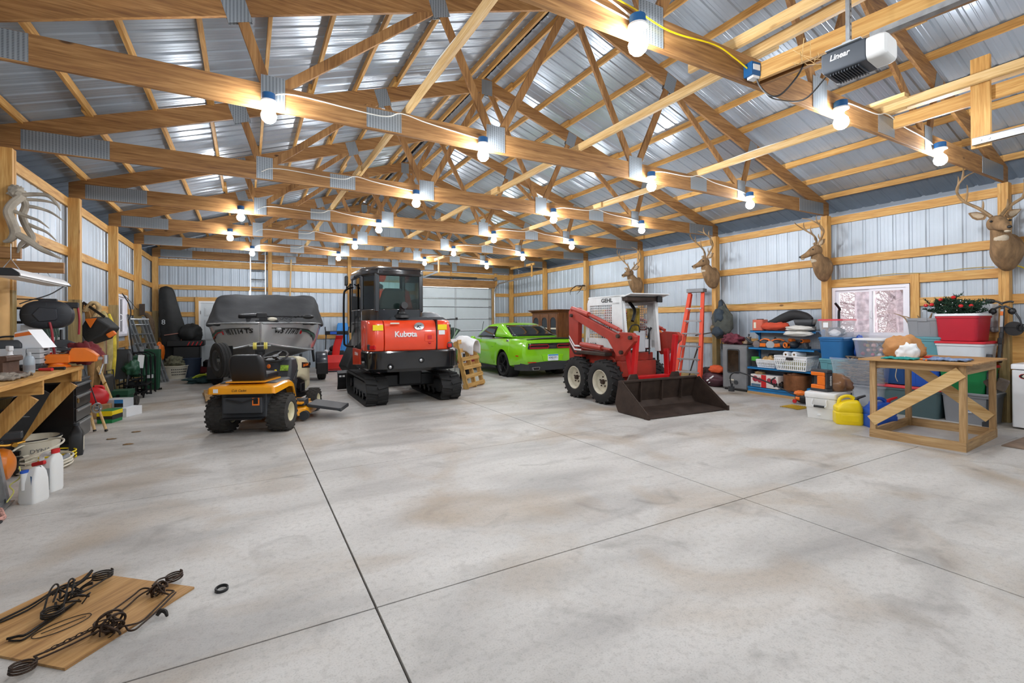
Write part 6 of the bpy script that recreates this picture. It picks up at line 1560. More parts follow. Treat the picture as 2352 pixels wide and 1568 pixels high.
q = MB(); lump(q, (0, 0, .29), (.17, .17, .05), .4, 3, 9, flat=-.5); q.build('contents', M('brown_scraps', '#7a4c30', .8, 0, .4, 15), t)
m = MB(); lump(m, sp(1.16, .10, .19), (.06, .09, .035), .4, 2, 8, flat=-.9); one('rag', m, 'shelfblue', 'blue rag right of the copper pot on the bottom shelf', 'cloth')
t = thing('string_trimmer', 'orange string trimmer with a long curved black shaft lying in front of the shelf unit', 'trimmer', (0, 0, 0), 0)
q = MB(); q.curve([(8.72, 6.30, .12), (8.70, 6.32, .34), (8.72, 6.22, .44), (8.74, 6.05, .43), (8.75, 5.6, .32), (8.72, 5.25, .22), (8.68, 4.95, .13)], .013, 8); q.build('shaft', 'black', t)
q = MB(); q.ell((8.68, 4.85, .11), (.11, .13, .10)); q.bx((8.66, 4.72, .10), (.14, .10, .14)); q.build('engine', 'black', t, bevel=.02)
q = MB(); lump(q, (8.64, 4.87, .19), (.07, .10, .05), .3, 3, 3); q.bx((8.58, 4.88, .1), (.03, .07, .06)); q.build('engine_cover', 'orange', t)
q = MB(); q.cyl((8.56, 4.92, .05), (8.54, 4.92, .05), .035, n=14); q.build('fuel_cap', 'red', t)
q = MB(); q.bx((8.72, 6.30, .12), (.10, .02, .16), (0, 0, R(20))); q.cyl((8.72, 6.31, .04), (8.72, 6.31, .14), .06, n=16); q.build('guard', 'dkgrey', t)
q = MB(); q.curve([(8.74, 5.45, .28), (8.66, 5.42, .36), (8.70, 5.36, .42)], .014, 8); q.build('handle', 'black', t)
m = MB()
for i in range(9): m.tube([(8.0+.03*i, 4.55, .01), (8.1+.03*i, 4.85, .02)], .006, 5); m.tube([(7.98, 4.56+.035*i, .02), (8.35, 4.56+.035*i, .02)], .006, 5)
one('yellow_grate', m, M('ochre_grate', '#c9a227', .5), 'small yellow grate on the floor left of the cooler', 'grate')
t = thing('smoker', 'grey metal smoker cabinet with a dark window, left of the shelf unit', 'smoker', (9.32, 6.5, 0), 0)
q = MB(); q.box(-.22, .22, -.29, .29, .04, .98); q.build('body', M('worn_grey_steel', '#77787a', .5, .4, .12, 5), t, bevel=.012)
q = MB(); q.box(-.235, -.215, -.28, .28, .06, .95); d = q.build('door', M('worn_steel_door', '#85878a', .45, .4, .15, 4), t, bevel=.012)
q = MB(); q.prism(rrect(.30, .52, .04, 4, .02, .63), 'x', -.243, -.23); w = q.build('window_frame', 'dkgrey', d)
q = MB(); q.prism(rrect(.25, .47, .03, 4, .02, .63), 'x', -.247, -.24); q.build('dark_glass', M('smoked_glass', '#2b211a', .12, 0, .4, 6), w)
q = MB(); q.cyl((-.25, -.04, .18), (-.232, -.04, .18), .045, n=20); q.build('vent_dial', 'dkgrey', d)
q = MB(); q.bx((-.245, .06, .23), (.02, .10, .025)); q.build('badge', 'offwhite', d)
q = MB(); q.box(-.2, .2, -.26, .26, .0, .04); q.build('base', 'black', t)
m = MB(); lump(m, (9.28, 6.66, 1.08), (.17, .21, .13), .5, 2.2, 51, nu=36, nv=24, flat=-.75); one('jacket', m, M('maroon_cloth', '#6a2c3a', .85, 0, .4, 14), 'crumpled maroon jacket on the smoker cabinet', 'jacket')
t = thing('boot', 'brown leather boot on the right of the smoker top', 'boot', (9.28, 6.32, .98), R(100))
q = MB(); q.loft([[(x, y, z) for x, y in rrect(w, d, .035, 4, 0, yy)] for z, w, d, yy in ((.03, .09, .24, 0), (.06, .095, .24, 0), (.09, .085, .17, -.03), (.13, .075, .11, -.05), (.17, .085, .12, -.06))]); q.build('upper', M('tan_leather', '#8d7a68', .7, 0, .2, 10), t)
q = MB(); q.box(-.05, .05, -.125, .125, 0, .03); q.build('sole', 'black', t, bevel=.01)
q = MB(); q.curve([(0, -.06, .15), (.02, -.1, .22), (.03, -.16, .2)], .01, 6); q.build('lace', 'black', t)
for i, (p, r, col, lab, sd) in enumerate((((9.3, 7.15, .16), (.2, .32, .16), '#4a2530', 'maroon feed sack slumped on the floor left of the smoker', 3), ((9.42, 7.32, .30), (.14, .30, .12), '#33201f', 'dark sack behind the maroon feed sack', 4))):
	m = MB(); lump(m, p, r, .25, 1.6, sd, flat=-.95); s = one('sack', m, M('sack_%d' % i, col, .6, 0, .2, 6, .2), lab, 'sack')
	if i == 0:
		k = MB(); k.bx((9.10, 7.12, .20), (.01, .22, .03), (R(-35), 0, 0)); k.bx((9.11, 7.10, .14), (.01, .16, .02), (R(-35), 0, 0)); k.build('print_bar', 'white', s)
m = MB(); lump(m, (9.25, 7.05, .40), (.12, .20, .09), .3, 2, 5, flat=-.8); one('orange_bundle', m, M('orange_cloth', '#d0562a', .8), 'orange bundle lying on the maroon sack', 'bundle')
t = thing('stepladder', 'tall orange fibreglass stepladder standing against the right wall', 'ladder', (9.47, 7.78, 0), R(-76))
MT['fibre'] = M('orange_fibreglass', '#d8411a', .45, 0, .06)
H = 2.27
for sx in (-1, 1):
	q = MB(); q.beam((sx*.31, -.56, 0), (sx*.16, .0, H-.08), .03, .085, up=(1, 0, 0)); q.build('front_rail', 'fibre', t, bevel=.004)
	q = MB(); q.beam((sx*.28, -.38, 0), (sx*.15, .05, H-.12), .025, .06, up=(1, 0, 0)); q.build('rear_rail', 'fibre', t, bevel=.004)
	q = MB(); q.box(sx*.31-.04, sx*.31+.04, -.62, -.50, 0, .06); q.build('foot', 'black', t)
for i in range(1, 7):
	f = i*.30/ (H-.08); x = .31-(.15)*f; y = -.56+.56*f; z = i*.30
	q = MB(); q.box(-x, x, y-.04, y+.05, z-.02, z+.012); q.beam((-x, y, z-.1), (-x*.6, y, z-.015), .01, .02); q.beam((x, y, z-.1), (x*.6, y, z-.015), .01, .02); q.build('step', 'steel', t, bevel=.003)
	q = MB(); yr = -.38+.43*f; q.tube([(-x*.92, yr, z), (x*.92, yr, z)], .012, 6); q.build('rear_brace', 'alu', t)
q = MB(); q.box(-.21, .21, -.10, .12, H-.09, H); q.build('top_cap', 'grey', t, bevel=.015)
q = MB(); q.box(.17, .20, -.06, -.05, H-.55, H-.4); q.build('label', 'white', t)
t = thing('backpack', 'grey and dark blue hunting backpack hanging on the post', 'backpack', (9.42, 7.05, 1.45), R(80))
MT['pk1'] = M('grey_green_canvas', '#4a4d48', .85, 0, .2, 8, .3); MT['pk2'] = M('slate_blue_canvas', '#2f3a44', .85, 0, .2, 8, .3)
q = MB(); lump(q, (0, 0, 0), (.27, .15, .37), .25, 1.5, 61, nu=32, nv=22); b = q.build('bag', 'pk1', t)
q = MB(); lump(q, (-.03, .11, .16), (.13, .07, .17), .25, 1.6, 62); q.build('upper_pocket', 'pk2', b)
q = MB(); lump(q, (.0, .12, -.20), (.15, .08, .12), .25, 1.6, 63); q.build('lower_pocket', 'pk2', b)
q = MB(); lump(q, (.16, .08, -.14), (.07, .08, .10), .25, 1.6, 64); q.build('side_pocket', M('camo_brown', '#6b5a44', .85, 0, .5, 15), b)
q = MB(); lump(q, (.04, -.02, .36), (.07, .05, .16), .25, 1.6, 65); q.build('hip_pad', 'pk2', b)
q = MB(); q.curve([(-.1, -.05, .34), (.02, -.02, .52), (.12, -.04, .40), (.2, -.02, .1), (.24, .0, -.2)], .014, 6); q.curve([(-.05, .05, -.35), (-.06, .06, -.6)], .012, 6); q.build('straps', 'black', t)
m = MB(); m.curve([(9.36, 7.72, 1.15), (9.30, 7.50, 1.18), (9.40, 7.20, 1.24)], [.015, .014, .012], 8); m.curve([(9.36, 7.55, 1.1), (9.28, 7.66, .7), (9.2, 7.78, .2), (9.18, 7.8, .0)], [.02, .016, .014, .012], 8); one('walking_stick', m, 'antlerd', 'dark crooked stick leaning below the backpack', 'stick')
t = thing('display_cabinet', 'brown wooden display cabinet with three arched glass doors behind the green car', 'cabinet', (9.30, 13.85, 0), 0)
q = MB(); q.box(-.22, .22, -.82, .82, 0, 1.82); q.box(-.26, .24, -.86, .86, 0, .08); q.build('carcass', 'cherry_z', t, bevel=.006)
q = MB(); q.loft([[(x, y, z) for x, y in ((-e, -.82-e+.22), (.24, -.82-e+.22), (.24, .82+e-.22), (-e, .82+e-.22))] for z, e in ((1.80, .23), (1.84, .26), (1.88, .33), (1.91, .34))]); c = q.build('cornice', 'cherry_y', t, bevel=.004)
q = MB()
for i in range(30): q.box(-.27, -.24, -.80+.0545*i, -.80+.0545*i+.027, 1.795, 1.815)
q.build('dentil_moulding', 'cherry_y', c)
for i in range(3):
	y0 = -.80+i*.54; y1 = y0+.52; ym = (y0+y1)/2
	q = MB(); q.box(-.245, -.215, y0, y0+.09, .9, 1.76); q.box(-.245, -.215, y1-.09, y1, .9, 1.76); q.box(-.245, -.215, y0+.09, y1-.09, .9, .98)
	arch = [(y0+.09, 1.77), (y0+.09, 1.50)]+[(ym-(.17)*math.cos(PI*k/12), 1.50+.15*math.sin(PI*k/12)) for k in range(13)]+[(y1-.09, 1.50), (y1-.09, 1.77)]
	for a, b in zip(arch[1:-1], arch[2:]):
		if abs(a[0]-b[0]) > 1e-4: q.add([(x, yy, zz) for x in (-.245, -.215) for yy, zz in ((a[0], a[1]), (b[0], b[1]), (b[0], 1.77), (a[0], 1.77))], [(0, 1, 2, 3), (7, 6, 5, 4), (0, 4, 5, 1)])
	d = q.build('glass_door', 'cherry_z', t)
	q = MB(); q.box(-.232, -.228, y0+.09, y1-.09, .98, 1.7); q.build('pane', M('cabinet_glass', '#20242a', .08, 0, .2), d)
	q = MB(); q.box(-.236, -.233, y0+.1, y1-.1, 1.24, 1.29); q.build('shelf_edge', 'offwhite', d)
	q = MB(); q.box(-.245, -.215, y0, y1, .1, .84); q.build('lower_door', 'cherry_z', t, bevel=.01)
BZ = 1.02
t = thing('workbench', 'pine workbench on diagonal brackets along the left wall', 'workbench', (0, 0, 0), 0)
q = MB(); q.box(-2.41, -1.68, 4.3, 7.33, BZ-.045, BZ); q.build('top', 'pine_y', t, bevel=.003, seg=1)
for y in (6.10, 7.27):
	q = MB(); q.box(-2.28, -1.69, y-.02, y+.018, BZ-.18, BZ-.046); q.build('bracket_arm', 'pine_x', t, bevel=.002, seg=1)
	q = MB(); q.beam((-1.80, y, BZ-.2), (-2.34, y, .28), .038, .14, up=(0, 1, 0)) if 0 else q.beam((-1.78, y, BZ-.19), (-2.33, y, .12), .14, .038, up=(0, 1, 0)); q.build('diagonal_brace', 'pine_z', t, bevel=.002, seg=1)
q = MB(); q.box(-2.41, -2.28, 6.05, 6.16, 0, BZ-.046); q.build('wall_stud', 'treated_z', t)
q = MB(); q.box(-1.76, -1.70, 7.20, 7.31, BZ-.16, BZ-.046); q.build('end_block', 'pine_z', t)
for x1, z0, lab in ((-1.84, 2.09, 'long horizontal board bracket above the shop light'), (-2.20, 2.24, 'short board bracket under the big antlers')):
	m = MB(); m.box(-2.41, x1, 7.27, 7.315, z0, z0+.125); one('bracket_board', m, 'chord_x', lab, 'board', bevel=.002)
t = thing('elk_antlers', 'big pale weathered antler rack fixed sideways on the left post', 'antlers', (0, 0, 0), 0)
q = MB(); lump(q, (-2.23, 7.27, 2.98), (.07, .06, .07), .4, 3, 1); q.build('skull_plate', 'bone', t)
Yb = 7.22
def ant(pts, r, name):
	q = MB(); q.curve([(x, Yb+dy, z) for x, z, dy in pts], r, 9, 6); return q.build(name, 'bone', t)
ant([(-2.21, 2.96, 0), (-2.18, 2.92, 0), (-2.24, 2.83, -.02), (-2.27, 2.73, -.03), (-2.24, 2.62, -.03), (-2.22, 2.52, -.02), (-2.26, 2.44, -.01), (-2.32, 2.41, .0)], [.035, .04, .042, .044, .045, .046, .03, .012], 'main_beam')
ant([(-2.18, 2.94, .03), (-2.16, 2.84, .06), (-2.19, 2.72, .08), (-2.16, 2.60, .09), (-2.12, 2.50, .1), (-2.13, 2.44, .1), (-2.20, 2.36, .1)], [.03, .034, .036, .034, .032, .025, .01], 'main_beam')
for P, R0 in (([(-2.2, 2.93, 0), (-2.08, 2.955, -.02), (-1.95, 2.95, -.04), (-1.87, 2.86, -.05), (-1.84, 2.79, -.05)], .026), ([(-2.17, 2.90, .04), (-2.06, 2.91, .05), (-1.95, 2.90, .06), (-1.89, 2.86, .06)], .02), ([(-2.16, 2.83, .06), (-2.08, 2.83, .08), (-1.96, 2.79, .1), (-1.85, 2.70, .1)], .022),
              ([(-2.25, 2.76, -.02), (-2.12, 2.70, -.04), (-2.02, 2.66, -.06), (-1.93, 2.58, -.07)], .022), ([(-2.16, 2.64, .09), (-2.08, 2.60, .1), (-2.0, 2.56, .12), (-1.92, 2.47, .12)], .022), ([(-2.22, 2.51, -.02), (-2.12, 2.44, -.02), (-2.0, 2.34, -.02), (-1.84, 2.25, -.02)], [.04, .036, .028, .008]), ([(-2.14, 2.44, .0), (-2.19, 2.39, .02), (-2.22, 2.30, .04)], [.026, .02, .008])):
	ant(P, [R0, R0*.85, R0*.6, R0*.2] if not isinstance(R0, list) and len(P) == 4 else ([R0, R0*.9, R0*.75, R0*.5, R0*.15] if not isinstance(R0, list) else R0), 'tine')
t = thing('shop_light', 'hanging white LED shop light with black end caps above the workbench', 'light fixture', (-2.02, 7.05, 1.98), 0)
q = MB(); pr = [(-.11, 0), (-.10, .03), (-.05, .07), (.05, .07), (.10, .03), (.11, 0)]
q.prism(pr, 'y', -.74, .74); h = q.build('housing', 'white', t, bevel=.003)
q = MB(); q.box(-.085, .085, -.70, .70, -.012, .0); q.build('diffuser', 'whitepl', h)
for y in (-.76, .74):
	q = MB(); q.prism([(x*1.04, z*1.06-.006) for x, z in pr], 'y', y-.0, y+.03); q.build('end_cap', 'black', t, bevel=.004)
for y in (-.6, .25):
	q = MB(); q.tube([(-.06, y, .07), (0, y, .17), (.06, y, .07)], .004, 5); q.tube([(0, y, .17), (0, y, .32 if y < 0 else .16+.02)], .004, 5); q.build('chain', 'galv', t)
m = MB(); m.curve([(-1.95, 7.72, 1.97), (-2.05, 7.6, 1.86), (-2.2, 7.5, 1.78), (-2.26, 7.44, 1.74)], .007, 6); one('power_cable', m, 'black', 'black power cord running from the shop light to the reel bracket', 'cable')
t = thing('hose_reel', 'black oval air hose reel with a red hose on the left wall', 'hose reel', (-2.06, 7.58, 1.62), R(8))
def oval(s, y): return [(s*x, y, s*z) for x, z in ((.23*math.copysign(abs(math.cos(a))**.75, math.cos(a)), .168*math.copysign(abs(math.sin(a))**.85, math.sin(a))) for a in [2*PI*i/32 for i in range(32)])]
q = MB(); q.loft([oval(.93, .11), oval(1.0, .08), oval(1.0, -.05), oval(.95, -.09), oval(.80, -.105), oval(.55, -.11)]); c = q.build('casing', M('reel_black', '#22252b', .45, 0, .08), t)
q = MB(); q.prism([(-.12, .0), (-.06, .085), (.09, .07), (.10, -.04), (.08, -.07), (-.06, -.085)], 'y', -.125, -.10); q.build('hub_cover', M('reel_dark', '#2b2e35', .45, 0, .08), c, bevel=.01)
q = MB()
for i in range(8):
	a = 2*PI*i/8; q.beam((.12*math.cos(a), -.112, .10*math.sin(a)), (.20*math.cos(a), -.10, .14*math.sin(a)), .006, .008, up=(0, 1, 0))
q.build('moulded_ribs', 'dkgrey', c)
q = MB(); q.box(.12, .27, -.02, .08, .08, .15); q.box(-.08, .08, -.02, .06, .16, .19); q.build('hose_guide', 'black', t, bevel=.01)
q = MB(); q.box(-.30, -.27, -.03, .08, -.10, .19); q.beam((-.285, .02, .18), (-.02, .02, .18), .02, .012); q.beam((-.28, 0, .07), (-.2, 0, .07), .03, .02); q.beam((-.28, 0, -.09), (-.2, 0, -.09), .03, .03); q.build('wall_bracket', 'blackm', t)
q = MB(); q.curve([(.03, -.12, -.09), (.05, -.13, -.2), (.06, -.12, -.36), (.08, -.1, -.56)], .012, 8); q.curve([(.26, .02, .10), (.275, .02, -.05), (.27, .02, -.24)], .011, 8); q.build('red_hose', M('red_hose', '#9c2430', .5), t)
q = MB(); q.cyl((-.06, -.02, -.16), (-.05, -.03, -.30), .022, .03); q.build('hose_end', 'black', t)
m = MB(); m.box(-2.40, -2.30, 7.285, 7.29, 1.52, 1.66); one('tag', m, 'yellow', 'yellow paper tag hanging on the left post', 'tag')
m = MB(); m.box(-2.41, -2.28, 7.318, 7.43, 1.45, 1.95) if 0 else m.lathe([(.075, 0), (.08, .02), (.08, .98), (.075, 1.0)], 24, Matrix.Translation((-2.36, 7.24, 1.05))); one('cardboard_tube', m, M('kraft_card', '#cfa469', .7, 0, .08), 'tall pale cardboard tube standing at the left edge of the photo', 'tube')
m = MB(); m.beam((-2.2, 7.9, .3), (-2.05, 7.7, 1.35), .03, .03); m.beam((-2.24, 8.0, .3), (-2.0, 7.76, 1.34), .03, .03); m2 = m; one('light_tubes', m2, 'white', 'two white tubes leaning behind the hose reel', 'tubes')
m = MB()
for i in range(5): m.curve([(-2.28, 8.2+.10*i, 1.55), (-2.22, 8.2+.10*i, 1.2), (-2.16, 8.22+.10*i, .6)], [.03, .035, .03], 8)
one('folded_net', m, M('dark_green_net', '#3f5048', .9, 0, .5, 30, .4), 'dark green folded netting hanging behind the hose reel', 'netting')
t = thing('dust_brush', 'black bench brush hanging by a red cord near the hose reel', 'brush', (-1.95, 7.62, 1.22), R(15))
q = MB(); q.prism([(-.16, 0), (.16, 0), (.13, .06), (.05, .10), (-.04, .10), (-.13, .05)], 'y', -.04, .04); q.build('head', 'dkgrey', t, bevel=.012)
q = MB(); q.cyl((0, 0, .1), (0, .02, .22), .016); q.build('stem', 'black', t)
m = MB(); m.box(-2.27, -2.1, 7.5, 7.54, 1.12, 1.5); one('plastic_bag', m, clear_plastic('hazy_bag', '#b8b4b0', .55), 'hazy plastic bag hanging under the reel bracket', 'bag')
t = thing('parts_organizer', 'light blue grey parts organizer with small drawers on the workbench', 'organizer', (-2.18, 7.08, BZ), 0)
q = MB(); q.box(-.23, .12, -.15, .15, 0, .23); q.box(-.2, .1, -.154, -.15, .03, .10); q.box(-.2, .1, -.154, -.15, .13, .21); q.build('body', 'ltgrey', t, bevel=.008)
for i in range(4):
	q = MB(); q.box(.125, .235, -.15, .14, .004+.057*i, .056+.057*i); d = q.build('drawer', 'ltgrey', t, bevel=.005)
	q = MB(); q.box(.235, .245, -.04, .04, .03+.057*i, .045+.057*i); q.build('pull', 'dkgrey', d)
t = thing('radio', 'grey portable radio on top of the parts organizer', 'radio', (-2.22, 7.05, BZ+.23), R(10))
q = MB(); q.loft([[(x, y, z) for x, y in rrect(w, d, .03, 4)] for z, w, d in ((0, .22, .13), (.05, .22, .13), (.09, .16, .09))]); q.build('body', 'dkgrey', t, bevel=.01)
q = MB(); q.curve([(-.09, 0, .06), (-.07, 0, .12), (.07, 0, .12), (.09, 0, .06)], .01, 8); q.build('handle', 'black', t)
t = thing('carton', 'white carton with an orange stripe tilted on the parts organizer', 'box', (-2.05, 7.10, BZ+.23), R(-18))
q = MB(); q.prism([(-.12, 0), (.16, 0), (.02, .20), (-.10, .17)], 'y', -.1, .1); b = q.build('body', 'white', t)
q = MB(); q.prism([(-.10, .12), (.06, .145), (.03, .18), (-.098, .155)], 'y', -.103, -.1); q.build('orange_stripe', 'orange', b)
t = thing('rail_anvil', 'short rusty piece of railway rail standing on the workbench', 'anvil', (-1.97, 6.24, BZ), R(-8)); t.scale = (1.15,)*3
pr = [(-.065, 0), (.065, 0), (.065, .012), (.012, .03), (.011, .115), (.036, .125), (.036, .155), (.028, .165), (-.028, .165), (-.036, .155), (-.036, .125), (-.011, .115), (-.012, .03), (-.065, .012)]
q = MB(); q.prism(pr, 'y', -.1, .12); q.build('rail', M('rusty_rail', '#5a4438', .65, .4, .3, 12, .2), t, bevel=.003)
t = thing('spray_bottle', 'white spray bottle behind the rail piece', 'bottle', (-2.08, 6.62, BZ), R(30))
q = MB(); q.lathe([(.0002, 0), (.048, 0), (.05, .02), (.05, .12), (.03, .17), (.018, .19), (.018, .22)], 18); q.build('body', 'white', t)
q = MB(); q.bx((0, .02, .245), (.035, .11, .05)); q.bx((0, .05, .2), (.015, .02, .06), (R(20), 0, 0)); q.build('trigger_head', 'white', t, bevel=.008)
t = thing('spray_bottle', 'white bottle lying low behind the rail piece', 'bottle', (-2.16, 6.35, BZ), 0)
q = MB(); q.lathe([(.0002, 0), (.06, 0), (.065, .05), (.05, .13), (.02, .16), (.02, .18), (.0002, .18)], 18); q.build('body', 'white', t)
t = thing('squeeze_bottle', 'clear grey squeeze bottle beside the rail piece', 'bottle', (-1.90, 6.48, BZ), 0)
q = MB(); q.lathe([(.0002, 0), (.042, 0), (.044, .02), (.044, .13), (.03, .165), (.014, .175)], 20); b = q.build('body', clear_plastic('hazy_bottle', '#a9b6c0', .8), t)
q = MB(); q.lathe([(.016, .172), (.016, .2), (.008, .21), (.0002, .21)], 14); q.build('cap', 'ltgrey', t)
q = MB(); q.lathe([(.0446, .03), (.0446, .08)], 20); q.build('label', 'tote_grey', b)
t = thing('vise', 'bright orange bench vise bolted to the end of the workbench', 'vise', (-1.86, 7.16, BZ), R(4))
MT['vise'] = M('orange_enamel', '#e8771a', .4, 0, .06, coat=.3)
q = MB(); q.lathe([(.0002, 0), (.11, 0), (.11, .02), (.085, .03), (.08, .07)], 24); q.box(-.11, .11, -.09, .09, .05, .14); q.prism([(-.22, .13), (-.20, .09), (.12, .06), (.12, .15), (-.10, .15), (-.13, .175), (-.16, .175)], 'y', -.06, .06); b = q.build('body', 'vise', t, bevel=.01)
q = MB(); q.prism([(.10, .06), (.34, .05), (.35, .12), (.30, .17), (.24, .21), (.12, .215), (.10, .17)], 'y', -.07, .07); q.build('front_jaw', 'vise', t, bevel=.012)
q = MB(); q.box(.0, .11, -.075, .075, .19, .215); q.cyl((.05, -.03, .2), (.05, .03, .2), .03); q.build('jaw_plates', 'dkgrey', t)
q = MB(); q.cyl((.34, 0, .085), (.42, 0, .085), .022); q.cyl((.405, 0, .02), (.405, 0, .12), .028, n=12); q.beam((.405, 0, .10), (.36, -.02, -.09), .012, .012); q.cyl((.355, -.02, -.10), (.36, -.02, -.08), .014); q.build('screw_handle', 'steel', t)
t = thing('paint_can', 'small red and grey tin behind the vise', 'can', (-2.0, 7.27, BZ), 0)
q = MB(); q.lathe([(.0002, 0), (.06, 0), (.06, .17), (.056, .175), (.0002, .175)], 20); b = q.build('body', 'galv', t)
q = MB(); q.lathe([(.061, .11), (.061, .165)], 20); q.build('red_band', 'red', b)
t = thing('ring_stack', 'stack of chrome rings behind the vise', 'rings', (-1.86, 7.285, BZ), 0)
for i in range(4):
	q = MB(); q.torus((0, 0, .03+.045*i), .04, .012, n=20, k=6); q.build('ring', 'steel', t)
m = MB(); lump(m, (-1.72, 7.45, BZ+.14), (.15, .12, .14), .5, 2.2, 71, nu=34, nv=22); one('jacket', m, M('dark_red_cloth', '#6d2126', .85, 0, .3, 12), 'dark red jacket hanging behind the vise', 'jacket')
for i, (x, y, rz, ht, lab) in enumerate(((-1.93, 6.78, 40, 'black', 'long black tool lying in front of the vise'), (-1.86, 6.66, 62, 'red', 'red-handled screwdriver on the workbench'), (-1.80, 6.75, 75, 'black', 'yellow and black pliers on the workbench edge'))):
	t = thing('hand_tool', lab, 'tool', (x, y, BZ), R(rz))
	q = MB(); q.cyl((0, -.11, .018), (0, .02, .018), .017, .014, 10); q.build('handle', ht, t)
	q = MB(); q.cyl((0, .02, .018), (0, .14, .014), .007, .005, 8); q.build('shaft', 'steel' if i != 2 else 'brass', t)
m = MB(); lump(m, (-2.0, 6.86, BZ+.03), (.13, .16, .035), .5, 3, 72, flat=-.8); one('tool_roll', m, 'black', 'dark heap of hand tools left of the vise', 'tools')
m = MB(); m.cyl((-2.10, 7.2, BZ+.05), (-2.02, 7.2, BZ+.05), .045); one('grease_tube', m, 'black', 'black tube left of the paint tin', 'tube')
cloth('grey and tan work glove on the workbench edge', [(-1.98, 5.62), (-1.74, 5.60), (-1.74, 6.02), (-1.98, 6.05)], M('glove_leather', '#8a8175', .9, 0, .4, 18), BZ, th=.016, seed=5, amp=.05, name='work_glove')
t = thing('tape_measure', 'black and yellow tape measure at the left edge of the photo', 'tape measure', (-2.02, 5.86, BZ), R(20))
q = MB(); q.prism([(-.05, 0), (.05, 0), (.05, .04), (.02, .09), (-.03, .09), (-.05, .06)], 'y', -.025, .025); b = q.build('case', 'black', t, bevel=.01)
q = MB(); q.cyl((0, -.028, .045), (0, -.024, .045), .03); q.build('badge', M('neon_yellow', '#d7e01a', .5), b)
q = MB(); q.prism([(.04, 0), (.13, .0), (.10, .03), (.05, .05)], 'y', -.02, .02); q.build('belt_clip', 'yellow', t)
MT['chestblack'] = M('black_tool_chest', '#121214', .3, .1, .1, coat=.3)
t = thing('tool_chest', 'black steel tool chest with silver drawer pulls under the workbench end', 'tool chest', (-2.02, 7.78, 0), 0)
q = MB(); q.box(-.24, .22, -.31, .31, .10, .81); b = q.build('case', 'chestblack', t, bevel=.006)
q = MB(); q.box(-.245, .23, -.315, .315, .80, .83); q.build('top_tray', 'dkgrey', t, bevel=.006)
for i, (a, z) in enumerate(((.66, .79), (.50, .65), (.34, .49), (.12, .33))):
	q = MB(); q.box(.22, .235, -.29, .29, a, z); d = q.build('drawer', 'chestblack', t, bevel=.004)
	q = MB(); q.box(.232, .25, -.28, .28, z-.035, z-.012); q.build('pull', 'steel', d, bevel=.004)
q = MB(); q.cyl((.235, -.22, .58), (.24, -.22, .58), .03, n=16); q.build('badge', 'brass', b)
for y in (-.24, .24):
	q = MB(); q.cyl((.12, y-.02, .05), (.12, y+.02, .05), .05, n=18); q.cyl((-.16, y-.02, .05), (-.16, y+.02, .05), .05, n=18); q.build('caster', 'dkgrey', t)
q = MB()
for i, (x, z) in enumerate(((-.12, .50), (-.17, .42))): q.bx((x, -.318, z), (.09, .004, .05), (0, R(30), 0))
q.build('paper_labels', 'white', b)
t = thing('creeper', 'black padded mechanic creeper leaning under the workbench', 'creeper', (-2.1, 6.75, 0), 0)
q = MB(); q.beam((-.13, 0, .18), (.10, .3, .82), .34, .05, up=(1, -.3, .2)); q.build('pad', 'black', t, bevel=.02)
q = MB(); q.beam((-.20, -.05, .16), (.08, .25, .86), .03, .03); q.beam((-.2, -.2, .16), (.0, .15, .16), .03, .04); q.beam((-.3, -.25, .22), (.12, -.22, .22), .05, .04); q.build('frame', 'blackm', t)
q = MB(); q.curve([(-.1, -.1, .75), (.05, -.1, .78), (.12, .0, .84)], .008, 6); q.build('grab_bar', 'steel', t)
for x, y in ((-.25, -.24), (.1, -.2)):
	q = MB(); q.cyl((x-.02, y, .09), (x+.02, y, .09), .09, n=18); q.build('caster', 'black', t)
t = thing('bucket', 'large cream bucket on the floor in front of the tool chest', 'bucket', (-2.06, 7.10, 0), 0)
q = MB(); q.lathe([(.0002, 0), (.20, 0), (.235, .24), (.245, .25), (.245, .27), (.225, .27), (.19, .02), (.0002, .02)], 34); b = q.build('body', 'offwhite', t)
text('printed_lettering', 'DYNA', .06, 'tote_grey', b, Matrix(), warp=lambda p: Vector(((.229+p.y*.12+.002)*math.cos(-1.0+p.x*4.4), (.229+p.y*.12+.002)*math.sin(-1.0+p.x*4.4), .15+p.y)))
q = MB(); q.lathe([(.222, .255), (.246, .262), (.246, .272), (.222, .272)], 34); q.build('rim', 'black', t)
t = thing('oil_jug', 'black oil jug standing in front of the tool chest corner', 'jug', (-1.73, 7.26, 0), R(10))
q = MB(); q.loft([[(x, y, z) for x, y in rrect(w, d, .025, 4)] for z, w, d in ((0, .12, .22), (.22, .125, .225), (.27, .10, .17), (.31, .06, .08), (.33, .05, .05))]); b = q.build('body', 'black', t, bevel=.004)
q = MB(); q.cyl((0, 0, .33), (0, 0, .36), .028); q.build('cap', 'dkgrey', t)
q = MB(); q.box(.061, .065, -.07, .06, .05, .2); q.build('label', 'offwhite', b)
t = thing('hose_coil', 'loose coil of white hose on the floor before the cream bucket', 'hose', (-1.86, 6.72, 0), 0)
q = MB(); P = []
for i in range(150):
	a = i*.32; k = i/150
	P.append(((.215+.02*math.sin(a*.37))*math.cos(a)*.95, (.26+.03*math.sin(a*.23))*math.sin(a), .016+.10*k+.02*math.sin(a*.5)*k))
for i in range(22):
	a = 48+i*.3; P.append((.2*math.cos(a)-.05, .22*math.sin(a), .13+.14*math.sin(i/21*PI)))
q.curve(P, .010, 6, 2); q.build('hose', 'offwhite', t)
q = MB(); q.cyl((.17, -.13, .10), (.20, -.05, .12), .024); q.build('tape_wrap', 'grey', t)
